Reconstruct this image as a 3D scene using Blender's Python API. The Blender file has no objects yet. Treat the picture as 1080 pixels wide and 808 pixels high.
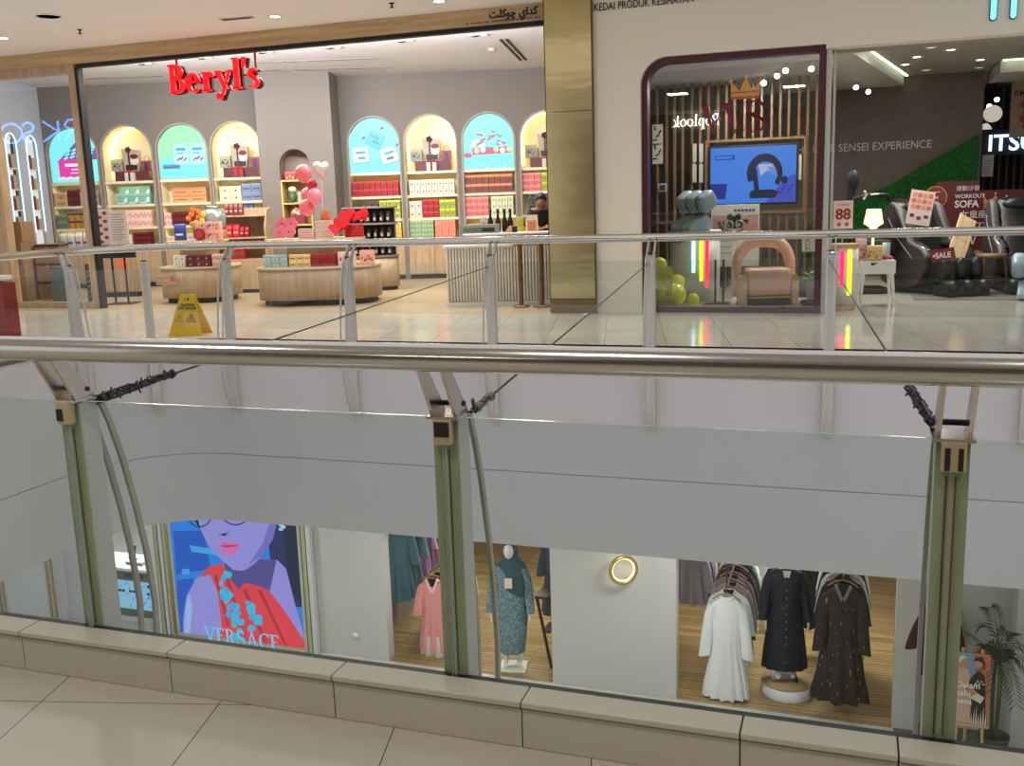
import bpy, bmesh, math, random
from mathutils import Vector, Matrix, noise
rnd = random.Random(7)
S = bpy.context.scene
COL = S.collection
rad = math.radians
PI = math.pi

# ------------------------------------------------------------------ camera, view, world
# world axes: x along the shop fronts, y across the atrium, z up; metres; the near floor is z = 0
CAMR = ((0.946208, 0.029258, -0.322235), (0.322004, -0.182705, 0.928941), (-0.031695, -0.982732, -0.182298))
CAMP = Vector((0.0, 0.0, 1.52))
FPX = 1035.28


def _ortho(m):
    x = Vector(m[0]).normalized()
    z = Vector(m[2]); z = (z - x * z.dot(x)).normalized()
    y = z.cross(x)
    return x, y, z


_ax, _ay, _az = _ortho(CAMR)
cam_data = bpy.data.cameras.new('camera')
cam = bpy.data.objects.new('camera', cam_data)
COL.objects.link(cam)
cam_data.sensor_width = 36.0
cam_data.lens = 36.0 * FPX / 1080.0
cam_data.clip_start = 0.05
cam_data.clip_end = 200
cam.matrix_world = Matrix(((_ax[0], -_ax[1], -_ax[2], CAMP.x), (_ay[0], -_ay[1], -_ay[2], CAMP.y),
                           (_az[0], -_az[1], -_az[2], CAMP.z), (0, 0, 0, 1)))
S.camera = cam
S.view_settings.view_transform = 'Standard'
S.view_settings.look = 'None'
S.view_settings.gamma = 1.0
S.view_settings.use_curve_mapping = False
S.view_settings.exposure = 0.0
S.cycles.use_denoising = True
S.cycles.max_bounces = 10
S.cycles.transparent_max_bounces = 24
S.cycles.sample_clamp_indirect = 6.0
S.cycles.caustics_reflective = False
S.cycles.caustics_refractive = False

w = bpy.data.worlds.new('world'); S.world = w; w.use_nodes = True
w.node_tree.nodes['Background'].inputs[0].default_value = (1.0, 0.98, 0.965, 1)
w.node_tree.nodes['Background'].inputs[1].default_value = 0.82


def lamp(name, kind, loc, power, color=(1, 1, 1), size=1.0, size_y=None, target=None, spot=None, blend=.6):
    d = bpy.data.lights.new(name, kind)
    d.energy = power; d.color = color
    if kind == 'AREA':
        d.size = size
        if size_y:
            d.shape = 'RECTANGLE'; d.size_y = size_y
    else:
        d.shadow_soft_size = size
    if kind == 'SPOT':
        d.spot_size = rad(spot or 90); d.spot_blend = blend
    o = bpy.data.objects.new(name, d); COL.objects.link(o); o.location = loc
    if target is not None:
        o.rotation_euler = (Vector(target) - Vector(loc)).to_track_quat('-Z', 'Y').to_euler()
    return o


WARM = (1.0, .90, .76); NEUT = (1.0, .965, .92); COOL = (.86, .93, 1.0)
# unseen area lamps added over the near walkway (above and behind the photographer)
for lx in (-4.2, -1.4, 1.4):
    lamp('near_fill_light', 'AREA', (lx, .6, 4.02), 36, NEUT, .5, .5)
# unseen area lamps added just behind the chocolate shop's header, over its floor
for lx, ly in ((-11.6, 14.3), (-9.2, 14.3), (-6.8, 14.3), (-4.6, 14.6)):
    lamp('shop_fill_light', 'AREA', (lx, ly, 4.02), 62, WARM, 1.2, .5)
for lx, ly in ((-11.5, 15.6), (-8.5, 16.4), (-5.6, 16.6)):
    lamp('shop_rear_fill', 'AREA', (lx, ly, 4.03), 26, NEUT, .8, .3)  # added fill lamps facing down over the rear of the shop
# fill lamps added out of sight behind the header to brighten the shop ceiling
for lx in (-11.0, -8.4, -5.8):
    lamp('shop_ceiling_fill', 'AREA', (lx, 13.34, 3.86), 165, (.92, .95, 1.0), 2.2, .08, target=(lx, 15.2, 4.3))
# lights of the shops on the lower floor
for lx, ly in ((-5.2, 14.6), (-.7, 14.6), (1.6, 14.0)):
    lamp('lower_shop_light', 'AREA', (lx, ly, -2.5), 100, NEUT, 1.6, .8)
lamp('optician_light', 'AREA', (-12.2, 14.0, -2.5), 85, COOL, 2.0, 1.2)
for lx in (-9, -5.5, -2):
    lamp('lower_walkway_light', 'AREA', (lx, 11.2, -2.40), 34, NEUT, .5, .5)


# ------------------------------------------------------------------ pixel helpers (turn a photo point into a world point on a real plane)
def ray(px, py):
    a, b = px - 540.0, py - 404.0
    return Vector((_ax[0] * a + _ax[1] * b + _ax[2] * FPX, _ay[0] * a + _ay[1] * b + _ay[2] * FPX,
                   _az[0] * a + _az[1] * b + _az[2] * FPX))


def aty(px, py, y):
    r = ray(px, py); return CAMP + r * (y / r.y)


def atz(px, py, z):
    r = ray(px, py); return CAMP + r * ((z - CAMP.z) / r.z)


# the chocolate shop is turned: u runs along its back wall, v comes out of that wall towards us
AO = Vector((-5.83, 19.40, 0)); AR = rad(16.4)
AU = Vector((math.cos(AR), math.sin(AR), 0)); AV = Vector((math.sin(AR), -math.cos(AR), 0))


def A(u, v, z=0.0):
    return AO + AU * u + AV * v + Vector((0, 0, z))


def auz(px, py, v):
    r = ray(px, py); p0 = AO + AV * v
    t = (p0 - CAMP).dot(AV) / r.dot(AV)
    p = CAMP + r * t
    return (p - AO).dot(AU), p.z


# ------------------------------------------------------------------ materials
def lin(c):
    out = []
    for v in c[:3]:
        v /= 255.0
        out.append(v / 12.92 if v <= .04045 else ((v + .055) / 1.055) ** 2.4)
    return (*out, 1.0)


MATS = {}


def mat(name, col=(200, 200, 200), rough=.5, metal=0.0, emit=None, es=1.0, nz=.06, ns=18.0, coat=0.0, alpha=None, spec=.5):
    if name in MATS:
        return MATS[name]
    m = bpy.data.materials.new(name); m.use_nodes = True
    nt = m.node_tree; b = nt.nodes['Principled BSDF']
    c = lin(col)
    b.inputs['Base Color'].default_value = c
    b.inputs['Roughness'].default_value = rough
    b.inputs['Metallic'].default_value = metal
    b.inputs['Specular IOR Level'].default_value = spec
    if coat:
        b.inputs['Coat Weight'].default_value = coat
    if nz:
        tc = nt.nodes.new('ShaderNodeTexCoord'); n = nt.nodes.new('ShaderNodeTexNoise')
        n.inputs['Scale'].default_value = ns; n.inputs['Detail'].default_value = 3
        nt.links.new(tc.outputs['Object'], n.inputs['Vector'])
        mx = nt.nodes.new('ShaderNodeMix'); mx.data_type = 'RGBA'
        nt.links.new(n.outputs['Fac'], mx.inputs[0])
        mx.inputs[6].default_value = tuple(v * (1 - nz) for v in c[:3]) + (1,)
        mx.inputs[7].default_value = tuple(min(1, v * (1 + nz)) for v in c[:3]) + (1,)
        nt.links.new(mx.outputs[2], b.inputs['Base Color'])
    if emit:
        b.inputs['Emission Color'].default_value = lin(emit)
        b.inputs['Emission Strength'].default_value = es
    if alpha is not None:
        b.inputs['Alpha'].default_value = alpha
    MATS[name] = m
    return m


def glass(name, tint, ior=1.45, rough=0.0):
    m = bpy.data.materials.new(name); m.use_nodes = True; nt = m.node_tree
    nt.nodes.clear()
    o = nt.nodes.new('ShaderNodeOutputMaterial'); mx = nt.nodes.new('ShaderNodeMixShader')
    t = nt.nodes.new('ShaderNodeBsdfTransparent'); t.inputs[0].default_value = (*tint, 1)
    g = nt.nodes.new('ShaderNodeBsdfGlossy'); g.inputs['Roughness'].default_value = rough
    lw = nt.nodes.new('ShaderNodeLayerWeight'); pw = nt.nodes.new('ShaderNodeMath'); pw.operation = 'POWER'; pw.inputs[1].default_value = 5
    f = nt.nodes.new('ShaderNodeMapRange'); f0 = ((ior - 1) / (ior + 1)) ** 2
    f.inputs['To Min'].default_value = f0; f.inputs['To Max'].default_value = 1.0
    nt.links.new(lw.outputs['Facing'], pw.inputs[0]); nt.links.new(pw.outputs[0], f.inputs['Value'])
    nt.links.new(f.outputs[0], mx.inputs[0]); nt.links.new(t.outputs[0], mx.inputs[1]); nt.links.new(g.outputs[0], mx.inputs[2])
    nt.links.new(mx.outputs[0], o.inputs[0])
    MATS[name] = m
    return m


def tiles(name, col, joint, size, rot, off, rough=.2, jw=.003, var=.04, marble=.05, size_y=None, stagger=0.0):
    """square floor tiles: brick texture on world coordinates"""
    m = bpy.data.materials.new(name); m.use_nodes = True; nt = m.node_tree; b = nt.nodes['Principled BSDF']
    tc = nt.nodes.new('ShaderNodeTexCoord'); mp = nt.nodes.new('ShaderNodeMapping')
    mp.vector_type = 'TEXTURE'
    mp.inputs['Location'].default_value = (*off, 0); mp.inputs['Rotation'].default_value = (0, 0, rot)
    br = nt.nodes.new('ShaderNodeTexBrick')
    br.offset = stagger; br.inputs['Scale'].default_value = 1.0
    br.inputs['Brick Width'].default_value = size; br.inputs['Row Height'].default_value = size_y or size
    br.inputs['Mortar Size'].default_value = jw; br.inputs['Mortar Smooth'].default_value = 0.1
    c = lin(col)
    br.inputs['Color1'].default_value = tuple(v * (1 - var) for v in c[:3]) + (1,)
    br.inputs['Color2'].default_value = tuple(v * (1 + var) for v in c[:3]) + (1,)
    br.inputs['Mortar'].default_value = lin(joint)
    nt.links.new(tc.outputs['Object'], mp.inputs['Vector']); nt.links.new(mp.outputs[0], br.inputs['Vector'])
    n = nt.nodes.new('ShaderNodeTexNoise'); n.inputs['Scale'].default_value = 3.5; n.inputs['Detail'].default_value = 6
    nt.links.new(mp.outputs[0], n.inputs['Vector'])
    mx = nt.nodes.new('ShaderNodeMix'); mx.data_type = 'RGBA'; mx.blend_type = 'MULTIPLY'
    mx.inputs[0].default_value = 1.0
    rp = nt.nodes.new('ShaderNodeMapRange'); rp.inputs['To Min'].default_value = 1 - marble; rp.inputs['To Max'].default_value = 1 + marble
    nt.links.new(n.outputs['Fac'], rp.inputs['Value'])
    nt.links.new(br.outputs['Color'], mx.inputs[6]); nt.links.new(rp.outputs[0], mx.inputs[7])
    nt.links.new(mx.outputs[2], b.inputs['Base Color'])
    b.inputs['Roughness'].default_value = rough
    MATS[name] = m
    return m


def wood(name, c1, c2, axis='z', scale=6.0, rough=.45, planks=None):
    """grain runs along the named axis"""
    m = bpy.data.materials.new(name); m.use_nodes = True; nt = m.node_tree; b = nt.nodes['Principled BSDF']
    tc = nt.nodes.new('ShaderNodeTexCoord'); mp = nt.nodes.new('ShaderNodeMapping')
    sc = [scale, scale, scale]; sc['xyz'.index(axis)] = scale * .06
    mp.inputs['Scale'].default_value = sc
    n = nt.nodes.new('ShaderNodeTexNoise'); n.inputs['Scale'].default_value = 3.0; n.inputs['Detail'].default_value = 5
    cr = nt.nodes.new('ShaderNodeMix'); cr.data_type = 'RGBA'
    cr.inputs[6].default_value = lin(c1); cr.inputs[7].default_value = lin(c2)
    rp = nt.nodes.new('ShaderNodeMapRange'); rp.inputs['From Min'].default_value = .3; rp.inputs['From Max'].default_value = .7
    nt.links.new(tc.outputs['Object'], mp.inputs[0]); nt.links.new(mp.outputs[0], n.inputs['Vector'])
    nt.links.new(n.outputs['Fac'], rp.inputs['Value']); nt.links.new(rp.outputs[0], cr.inputs[0])
    out = cr.outputs[2]
    if planks:
        br = nt.nodes.new('ShaderNodeTexBrick'); br.inputs['Scale'].default_value = 1.0
        br.inputs['Brick Width'].default_value = planks[0]; br.inputs['Row Height'].default_value = planks[1]
        br.inputs['Mortar Size'].default_value = planks[2]; br.offset = .37
        br.inputs['Color1'].default_value = (1.12, 1.1, 1.08, 1); br.inputs['Color2'].default_value = (.8, .78, .74, 1)
        br.inputs['Mortar'].default_value = (.42, .36, .3, 1)
        nt.links.new(tc.outputs['Object'], br.inputs['Vector'])
        mx = nt.nodes.new('ShaderNodeMix'); mx.data_type = 'RGBA'; mx.blend_type = 'MULTIPLY'; mx.inputs[0].default_value = 1
        nt.links.new(out, mx.inputs[6]); nt.links.new(br.outputs['Color'], mx.inputs[7]); out = mx.outputs[2]
    nt.links.new(out, b.inputs['Base Color'])
    b.inputs['Roughness'].default_value = rough
    MATS[name] = m
    return m


def flat(r, g, b, e=0.0):
    """a plain coloured print (or a lit one, e > 0)"""
    k = 'print_%d_%d_%d_%d' % (r, g, b, int(e * 100))
    if e > 0:
        return mat(k, (20, 20, 20), .4, emit=(r, g, b), es=e, nz=0)
    return mat(k, (r, g, b), .45, nz=.03)


# ------------------------------------------------------------------ mesh builder
class MB:
    def __init__(s, T=None):
        s.v = []; s.f = []; s.fm = []; s.fs = []; s.mi = 0; s.sm = False
        s.T = T or Matrix()

    def at(s, T):
        s.T = T; return s

    def m(s, i, smooth=None):
        s.mi = i
        if smooth is not None:
            s.sm = smooth
        return s

    def add(s, vs, fs):
        b = len(s.v)
        s.v += [s.T @ Vector(p) for p in vs]
        flip = s.T.determinant() < 0
        for f in fs:
            f = [b + i for i in f]
            s.f.append(f[::-1] if flip else f); s.fm.append(s.mi); s.fs.append(s.sm)
        return s

    def box(s, x0, y0, z0, x1, y1, z1, bev=0.0):
        if x1 < x0: x0, x1 = x1, x0
        if y1 < y0: y0, y1 = y1, y0
        if z1 < z0: z0, z1 = z1, z0
        if bev <= 0:
            vs = [(x, y, z) for z in (z0, z1) for y in (y0, y1) for x in (x0, x1)]
            return s.add(vs, [(0, 2, 3, 1), (4, 5, 7, 6), (0, 1, 5, 4), (2, 6, 7, 3), (0, 4, 6, 2), (1, 3, 7, 5)])
        b = min(bev, (x1 - x0) * .45, (y1 - y0) * .45, (z1 - z0) * .45)
        bm = bmesh.new()
        bmesh.ops.create_cube(bm, size=1)
        for v in bm.verts:
            v.co = Vector((x0 + (v.co.x + .5) * (x1 - x0), y0 + (v.co.y + .5) * (y1 - y0), z0 + (v.co.z + .5) * (z1 - z0)))
        bmesh.ops.bevel(bm, geom=bm.edges[:], offset=b, segments=2, profile=.6, affect='EDGES')
        bm.verts.index_update()
        s.add([v.co.copy() for v in bm.verts], [[v.index for v in f.verts] for f in bm.faces])
        bm.free()
        return s

    def quad(s, a, b, c, d):
        return s.add([a, b, c, d], [(0, 1, 2, 3)])

    def prism(s, pts, a, b, ax='y'):
        """pts 2-D outline extruded from a to b along ax; ax y: pts are (x,z); z: (x,y); x: (y,z)"""
        def P(p, t):
            return (p[0], t, p[1]) if ax == 'y' else ((p[0], p[1], t) if ax == 'z' else (t, p[0], p[1]))
        n = len(pts)
        ar = sum(pts[i][0] * pts[(i + 1) % n][1] - pts[(i + 1) % n][0] * pts[i][1] for i in range(n))
        if (ar < 0) != (ax == 'y'):
            pts = pts[::-1]
        lo, hi = min(a, b), max(a, b)
        vs = [P(p, lo) for p in pts] + [P(p, hi) for p in pts]
        fs = [list(range(n))[::-1], [n + i for i in range(n)]]
        fs += [(i, (i + 1) % n, n + (i + 1) % n, n + i) for i in range(n)]
        return s.add(vs, fs)

    def cyl(s, p0, p1, r0, r1=None, seg=14):
        return s.tube([p0, p1], [r0, r0 if r1 is None else r1], seg)

    def tube(s, pts, r, seg=8, flat=None, cap=True, closed=False):
        pts = [Vector(p) for p in pts]; n = len(pts)
        rs = r if isinstance(r, (list, tuple)) else [r] * n
        vs = []; up = None
        for i in range(n):
            if closed:
                t = (pts[(i + 1) % n] - pts[i - 1])
            else:
                t = (pts[min(i + 1, n - 1)] - pts[max(i - 1, 0)])
            t.normalize()
            if up is None:
                up = Vector((0, 0, 1)) if abs(t.z) < .9 else Vector((0, 1, 0))
            x = t.cross(up)
            if x.length < 1e-5:
                x = t.orthogonal()
            x.normalize(); y = x.cross(t).normalized(); up = y
            for k in range(seg):
                a = 2 * PI * k / seg
                vs.append(pts[i] + x * math.cos(a) * rs[i] * (flat or 1) + y * math.sin(a) * rs[i])
        fs = []
        for i in range(n if closed else n - 1):
            j = (i + 1) % n
            for k in range(seg):
                l = (k + 1) % seg
                fs.append((i * seg + k, i * seg + l, j * seg + l, j * seg + k))
        sm = s.sm; s.sm = True
        b0 = len(s.v)
        s.add(vs, [f[::-1] for f in fs])
        s.sm = False
        if cap and not closed:
            vv = vs[:seg] + vs[-seg:]
            s.add(vv, [list(range(seg)), [seg + k for k in range(seg)][::-1]])
        s.sm = sm
        return s

    def lathe(s, prof, c=(0, 0, 0), seg=24, sx=1.0, sy=1.0, smooth=True):
        vs = []; fs = []; n = len(prof)
        for r, z in prof:
            for k in range(seg):
                a = 2 * PI * k / seg
                vs.append((c[0] + r * sx * math.cos(a), c[1] + r * sy * math.sin(a), c[2] + z))
        for i in range(n - 1):
            for k in range(seg):
                l = (k + 1) % seg
                fs.append((i * seg + k, i * seg + l, (i + 1) * seg + l, (i + 1) * seg + k))
        if prof[0][0] > 1e-4: fs.append(list(range(seg))[::-1])
        if prof[-1][0] > 1e-4: fs.append([(n - 1) * seg + k for k in range(seg)])
        sm = s.sm; s.sm = smooth; s.add(vs, fs); s.sm = sm
        return s

    def ell(s, c, r, seg=16, rings=10, fn=None, T=None):
        vs = []; fs = []
        c = Vector(c)
        for i in range(rings + 1):
            t = PI * i / rings
            for k in range(seg):
                a = 2 * PI * k / seg
                d = Vector((math.sin(t) * math.cos(a), math.sin(t) * math.sin(a), -math.cos(t)))
                if fn: d = fn(d)
                p = Vector((d.x * r[0], d.y * r[1], d.z * r[2]))
                if T: p = T @ p
                vs.append(c + p)
        for i in range(rings):
            for k in range(seg):
                l = (k + 1) % seg
                fs.append((i * seg + k, i * seg + l, (i + 1) * seg + l, (i + 1) * seg + k))
        sm = s.sm; s.sm = True; s.add(vs, fs); s.sm = sm
        return s

    def loft(s, rows, closed=True, cap0=False, cap1=False, smooth=True):
        n = len(rows[0]); vs = [p for r in rows for p in r]; fs = []
        for i in range(len(rows) - 1):
            for k in range(n if closed else n - 1):
                l = (k + 1) % n
                fs.append((i * n + k, i * n + l, (i + 1) * n + l, (i + 1) * n + k))
        if cap0: fs.append(list(range(n))[::-1])
        if cap1: fs.append([(len(rows) - 1) * n + k for k in range(n)])
        sm = s.sm; s.sm = smooth; s.add(vs, fs); s.sm = sm
        return s

    def text(s, body, size, T, depth=0.0, align='LEFT', bold=0.0, shear=0.0, sx=1.0):
        c = bpy.data.curves.new('lettering', 'FONT'); c.body = body; c.size = size; c.extrude = depth
        c.align_x = align; c.offset = bold; c.shear = shear; c.resolution_u = 3
        o = bpy.data.objects.new('lettering', c)
        me = bpy.data.meshes.new_from_object(o)
        old = s.T; s.T = old @ T @ Matrix.Diagonal((sx, 1, 1, 1))
        s.add([v.co.copy() for v in me.vertices], [list(p.vertices) for p in me.polygons])
        s.T = old
        bpy.data.objects.remove(o); bpy.data.curves.remove(c); bpy.data.meshes.remove(me)
        return s

    def build(s, name, mats, parent=None, loc=None, rz=0.0, rot=None, weld=False):
        me = bpy.data.meshes.new(name)
        me.from_pydata([tuple(v) for v in s.v], [], s.f)
        if not isinstance(mats, (list, tuple)): mats = [mats]
        for m in mats: me.materials.append(m)
        me.polygons.foreach_set('material_index', [min(i, len(mats) - 1) for i in s.fm])
        me.polygons.foreach_set('use_smooth', s.fs)
        if weld:
            bm = bmesh.new(); bm.from_mesh(me)
            bmesh.ops.remove_doubles(bm, verts=bm.verts[:], dist=1e-5)
            bmesh.ops.recalc_face_normals(bm, faces=bm.faces[:]); bm.to_mesh(me); bm.free()
        me.update()
        o = bpy.data.objects.new(name, me); COL.objects.link(o)
        if parent is not None: o.parent = parent
        if loc is not None: o.location = loc
        if rot is not None: o.rotation_euler = rot
        elif rz: o.rotation_euler = (0, 0, rz)
        return o


def tag(o, label=None, cat=None, group=None, kind=None):
    if label: o['label'] = label
    if cat: o['category'] = cat
    if group: o['group'] = group
    if kind: o['kind'] = kind
    return o


def thing(name, label, cat, loc=(0, 0, 0), rz=0.0, group=None):
    o = bpy.data.objects.new(name, None); COL.objects.link(o)
    o.empty_display_size = .1
    o.location = loc; o.rotation_euler = (0, 0, rz)
    return tag(o, label, cat, group)


def struct(o):
    o['kind'] = 'structure'; return o


CH = {}


def dup(root, loc, rz=None, label=None, group=None):
    """a copy of a thing with copies of its parts and sub-parts"""
    r = root.copy(); COL.objects.link(r); r.location = loc
    if rz is not None: r.rotation_euler = (0, 0, rz)
    if label: r['label'] = label
    if group: r['group'] = group
    kids = [o for o in COL.objects if o.parent == root]
    for ch in kids:
        c = ch.copy(); COL.objects.link(c); c.parent = r
        for g in [o for o in COL.objects if o.parent == ch]:
            d = g.copy(); COL.objects.link(d); d.parent = c
    return r


def front(x, y, z):
    """lettering frame: reads left to right along x, upright, facing -y"""
    return Matrix(((1, 0, 0, x), (0, 0, -1, y), (0, 1, 0, z), (0, 0, 0, 1)))


ORD = ['first', 'second', 'third', 'fourth', 'fifth', 'sixth', 'seventh', 'eighth', 'ninth', 'tenth', 'eleventh', 'twelfth']


# ------------------------------------------------------------------ serif lettering made of strokes (units: cap height 1)
def _ring(cx, cy, rx, ry, wx, wy, a0, a1, n=16):
    o = []; i_ = []
    for k in range(n + 1):
        a = rad(a0 + (a1 - a0) * k / n)
        o.append((cx + rx * math.cos(a), cy + ry * math.sin(a)))
        i_.append((cx + (rx - wx) * math.cos(a), cy + (ry - wy) * math.sin(a)))
    return [[o[k], o[k + 1], i_[k + 1], i_[k]] for k in range(n)]


def _r(x0, y0, x1, y1):
    return [[(x0, y0), (x1, y0), (x1, y1), (x0, y1)]]


def _l(x0, y0, w0, x1, y1, w1):
    return [[(x0 - w0 / 2, y0), (x0 + w0 / 2, y0), (x1 + w1 / 2, y1), (x1 - w1 / 2, y1)]]


def glyph(ch, b=.16, t=.06):
    """b: thick stem, t: thin stroke and serif"""
    s2 = b * .55
    if ch == 'B': return (_r(.07, 0, .07 + b, 1) + _r(0, 0, .3, t) + _r(0, 1 - t, .3, 1) + _ring(.28, .76, .30, .24, b, t, -90, 90) + _ring(.28, .28, .36, .28, b, t, -90, 90) + _r(.2, .5, .32, .5 + t), .68)
    if ch == 'e': return (_ring(.29, .33, .29, .34, b, t, 0, 320) + _r(.06, .33, .58, .33 + t), .62)
    if ch == 'r': return (_r(.08, 0, .08 + b, .66) + _r(0, 0, .34, t) + _r(0, .62, .1, .66) + _ring(.34, .46, .2, .2, b * .8, b * .9, 20, 150), .52)
    if ch == 'y': return (_l(.42, .02, b * .9, .12, .66, b) + _l(.22, -.24, t, .58, .66, t) + _r(0, .62, .28, .66) + _r(.46, .62, .7, .66) + _ring(.14, -.2, .12, .12, .1, .1, 0, 360), .68)
    if ch == 'l': return (_r(.08, 0, .08 + b, 1.05) + _r(0, 0, .34, t) + _r(0, 1.0, .12, 1.05), .36)
    if ch == "'": return (_l(.08, .72, .05, .1, 1.05, .15), .2)
    if ch == 's': return (_ring(.22, .49, .2, .18, b * .8, t, 30, 270) + _ring(.22, .18, .22, .19, b * .8, t, -150, 90) + _l(.31, .24, b, .13, .44, b), .5)
    if ch == 'S': return (_ring(.3, .73, .26, .27, s2, t, 20, 270) + _ring(.3, .25, .29, .26, s2, t, -150, 90) + _l(.44, .36, b * 1.1, .17, .62, b * 1.1) + _r(.5, .74, .54, .98) + _r(.02, .02, .06, .28), .66)
    if ch == 'V': return (_l(.42, 0, t, .14, 1, b) + _l(.42, 0, t, .72, 1, t) + _r(0, 1 - t * .7, .34, 1) + _r(.56, 1 - t * .7, .88, 1), .84)
    if ch == 'A': return (_l(.12, 0, t, .4, 1, t) + _l(.68, 0, b, .4, 1, t) + _r(.2, .3, .62, .3 + t) + _r(0, 0, .26, t * .7) + _r(.52, 0, .84, t * .7), .84)
    if ch == 'E': return (_r(.07, 0, .07 + b, 1) + _r(0, 0, .56, t) + _r(0, 1 - t, .54, 1) + _r(.1, .48, .42, .48 + t) + _r(.52, 0, .56, .22) + _r(.5, .8, .54, 1), .6)
    if ch == 'R': return (_r(.07, 0, .07 + b, 1) + _r(0, 0, .3, t) + _r(0, 1 - t, .3, 1) + _ring(.28, .74, .3, .26, b, t, -90, 90) + _l(.62, 0, b, .34, .5, b) + _r(.54, 0, .76, t), .74)
    if ch == 'C': return (_ring(.42, .5, .42, .52, b, t, 45, 315) + _r(.68, .72, .72, 1), .76)
    if ch == 'P': return (_r(.07, 0, .07 + b, 1) + _r(0, 0, .32, t) + _r(0, 1 - t, .3, 1) + _ring(.28, .72, .32, .28, b, t, -90, 90), .64)
    if ch == 'o': return (_ring(.3, .33, .3, .35, b, t, 0, 360), .63)
    if ch == 'p': return (_r(.08, -.3, .08 + b, .66) + _r(0, -.3, .32, -.26) + _ring(.3, .33, .28, .35, b, t, -120, 120), .64)
    if ch == 'k': return (_r(.08, 0, .08 + b, 1.02) + _r(0, 0, .3, t) + _l(.46, 0, b, .24, .36, b) + _l(.22, .28, t, .48, .64, t) + _r(.36, .62, .6, .66) + _r(.38, 0, .64, t), .64)
    return ([], .35)


def serif(mb, body, size, T, depth, b=.16, t=.06, sp=.02):
    """adds the lettering to a builder; T maps (x, y) of the line to the surface, thickness along its z"""
    x = 0.0; old = mb.T; mb.T = old @ T
    for ch in body:
        g, adv = glyph(ch, b, t)
        for q in g:
            mb.prism([((x + p[0]) * size, p[1] * size) for p in q], 0, depth, 'z')
        x += adv + sp
    mb.T = old
    return x * size
# ------------------------------------------------------------------ shared materials
M_steel = mat('brushed_steel', (200, 192, 180), .24, 1.0, nz=.04, ns=40)
M_rail = mat('polished_rail_steel', (198, 194, 188), .17, 1.0, nz=.03, ns=30)
M_paint = mat('grey_painted_steel', (194, 190, 184), .45, .2)
M_fin = mat('beige_grey_painted_steel', (172, 164, 150), .45, .2)
M_olive = mat('olive_backing', (176, 176, 140), .5, nz=.16, ns=9)  # olive with uneven tone, for the strip on the near posts
M_clip = mat('dull_brass_clip', (190, 170, 135), .4, .6)
M_black = mat('matt_black', (16, 16, 17), .6)
M_dark = mat('dark_grey', (48, 47, 48), .6)
M_white = mat('white_paint', (232, 230, 226), .55)
M_cream = mat('cream_laminate', (226, 214, 190), .4)
M_glass_near = glass('guard_glass_near', (.885, .925, .912), 1.3)
M_glass_far = glass('guard_glass_far', (.93, .955, .945), 1.5)
M_glass_shop = glass('shop_glass', (.95, .96, .95), 1.6)
M_gedge = mat('polished_glass_edge', (190, 205, 200), .15, 0, nz=.02, spec=.8)
M_fascia = mat('fascia_paint', (196, 194, 197), .6, nz=.03, ns=2)
M_ceil = mat('ceiling_paint', (232, 228, 226), .7, nz=.02)
M_wood = wood('oak_laminate', (158, 132, 102), (188, 160, 126), 'z', 9)
M_woodx = wood('oak_header', (170, 138, 98), (200, 170, 126), 'x', 6)
M_brass = mat('brushed_brass', (200, 182, 134), .17, 1.0, nz=.06, ns=5)
nt = M_brass.node_tree; b_ = nt.nodes['Principled BSDF']
tc_ = nt.nodes.new('ShaderNodeTexCoord'); mp_ = nt.nodes.new('ShaderNodeMapping'); mp_.inputs['Scale'].default_value = (.5, .5, 2.6)
n_ = nt.nodes.new('ShaderNodeTexNoise'); n_.inputs['Scale'].default_value = 1.6; n_.inputs['Detail'].default_value = 2
bp_ = nt.nodes.new('ShaderNodeBump'); bp_.inputs['Strength'].default_value = .06; bp_.inputs['Distance'].default_value = .08
nt.links.new(tc_.outputs['Object'], mp_.inputs[0]); nt.links.new(mp_.outputs[0], n_.inputs['Vector']); nt.links.new(n_.outputs['Fac'], bp_.inputs['Height']); nt.links.new(bp_.outputs[0], b_.inputs['Normal'])
M_brown = mat('bronze_base', (120, 92, 50), .4, .3)
M_tile_near = tiles('near_floor_tile', (182, 174, 157), (70, 62, 54), .583, rad(13.7), (-1.83, 2.375), .16, .0018)
M_tile_far = tiles('far_floor_tile', (224, 220, 208), (140, 132, 120), .65, rad(12.4), (-1.70, 12.73), .12, .003)
M_kerb = mat('kerb_tile', (184, 176, 160), .22, nz=.03, ns=6)
M_maroon = mat('maroon_powder_coat', (74, 14, 32), .4)

# ------------------------------------------------------------------ near floor, kerb
mb = MB(); mb.box(-9, -6, -.4, 6, 2.41, 0)
struct(mb.build('floor', M_tile_near))
mb = MB(); mb.m(1).box(-6, 2.41, -.4, 4, 2.488, .128)
jx = [-5.62, -5.02, -4.42, -3.82, -3.22, -2.62, -2.02, -1.43, -.835, -.235, .15, .75, 1.35, 1.95, 2.55]
mb.m(0)
for a, b in zip(jx[:-1], jx[1:]):
    mb.box(a + .0018, 2.398, .001, b - .0018, 2.42, .119, .002)
    mb.box(a + .0018, 2.388, .126, b - .0018, 2.484, .144, .004)
o = struct(mb.build('kerb', [M_kerb, M_dark]))
mb = MB(); mb.box(-6, 2.488, -.4, 4, 2.63, .03)
struct(mb.build('slab', M_fascia))

# ------------------------------------------------------------------ guard rails


def plate(mb, pts, x0, x1):
    """flat bar lying in a plane of constant x: outline in (y, z)"""
    return mb.prism(pts, x0, x1, 'x')


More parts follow.
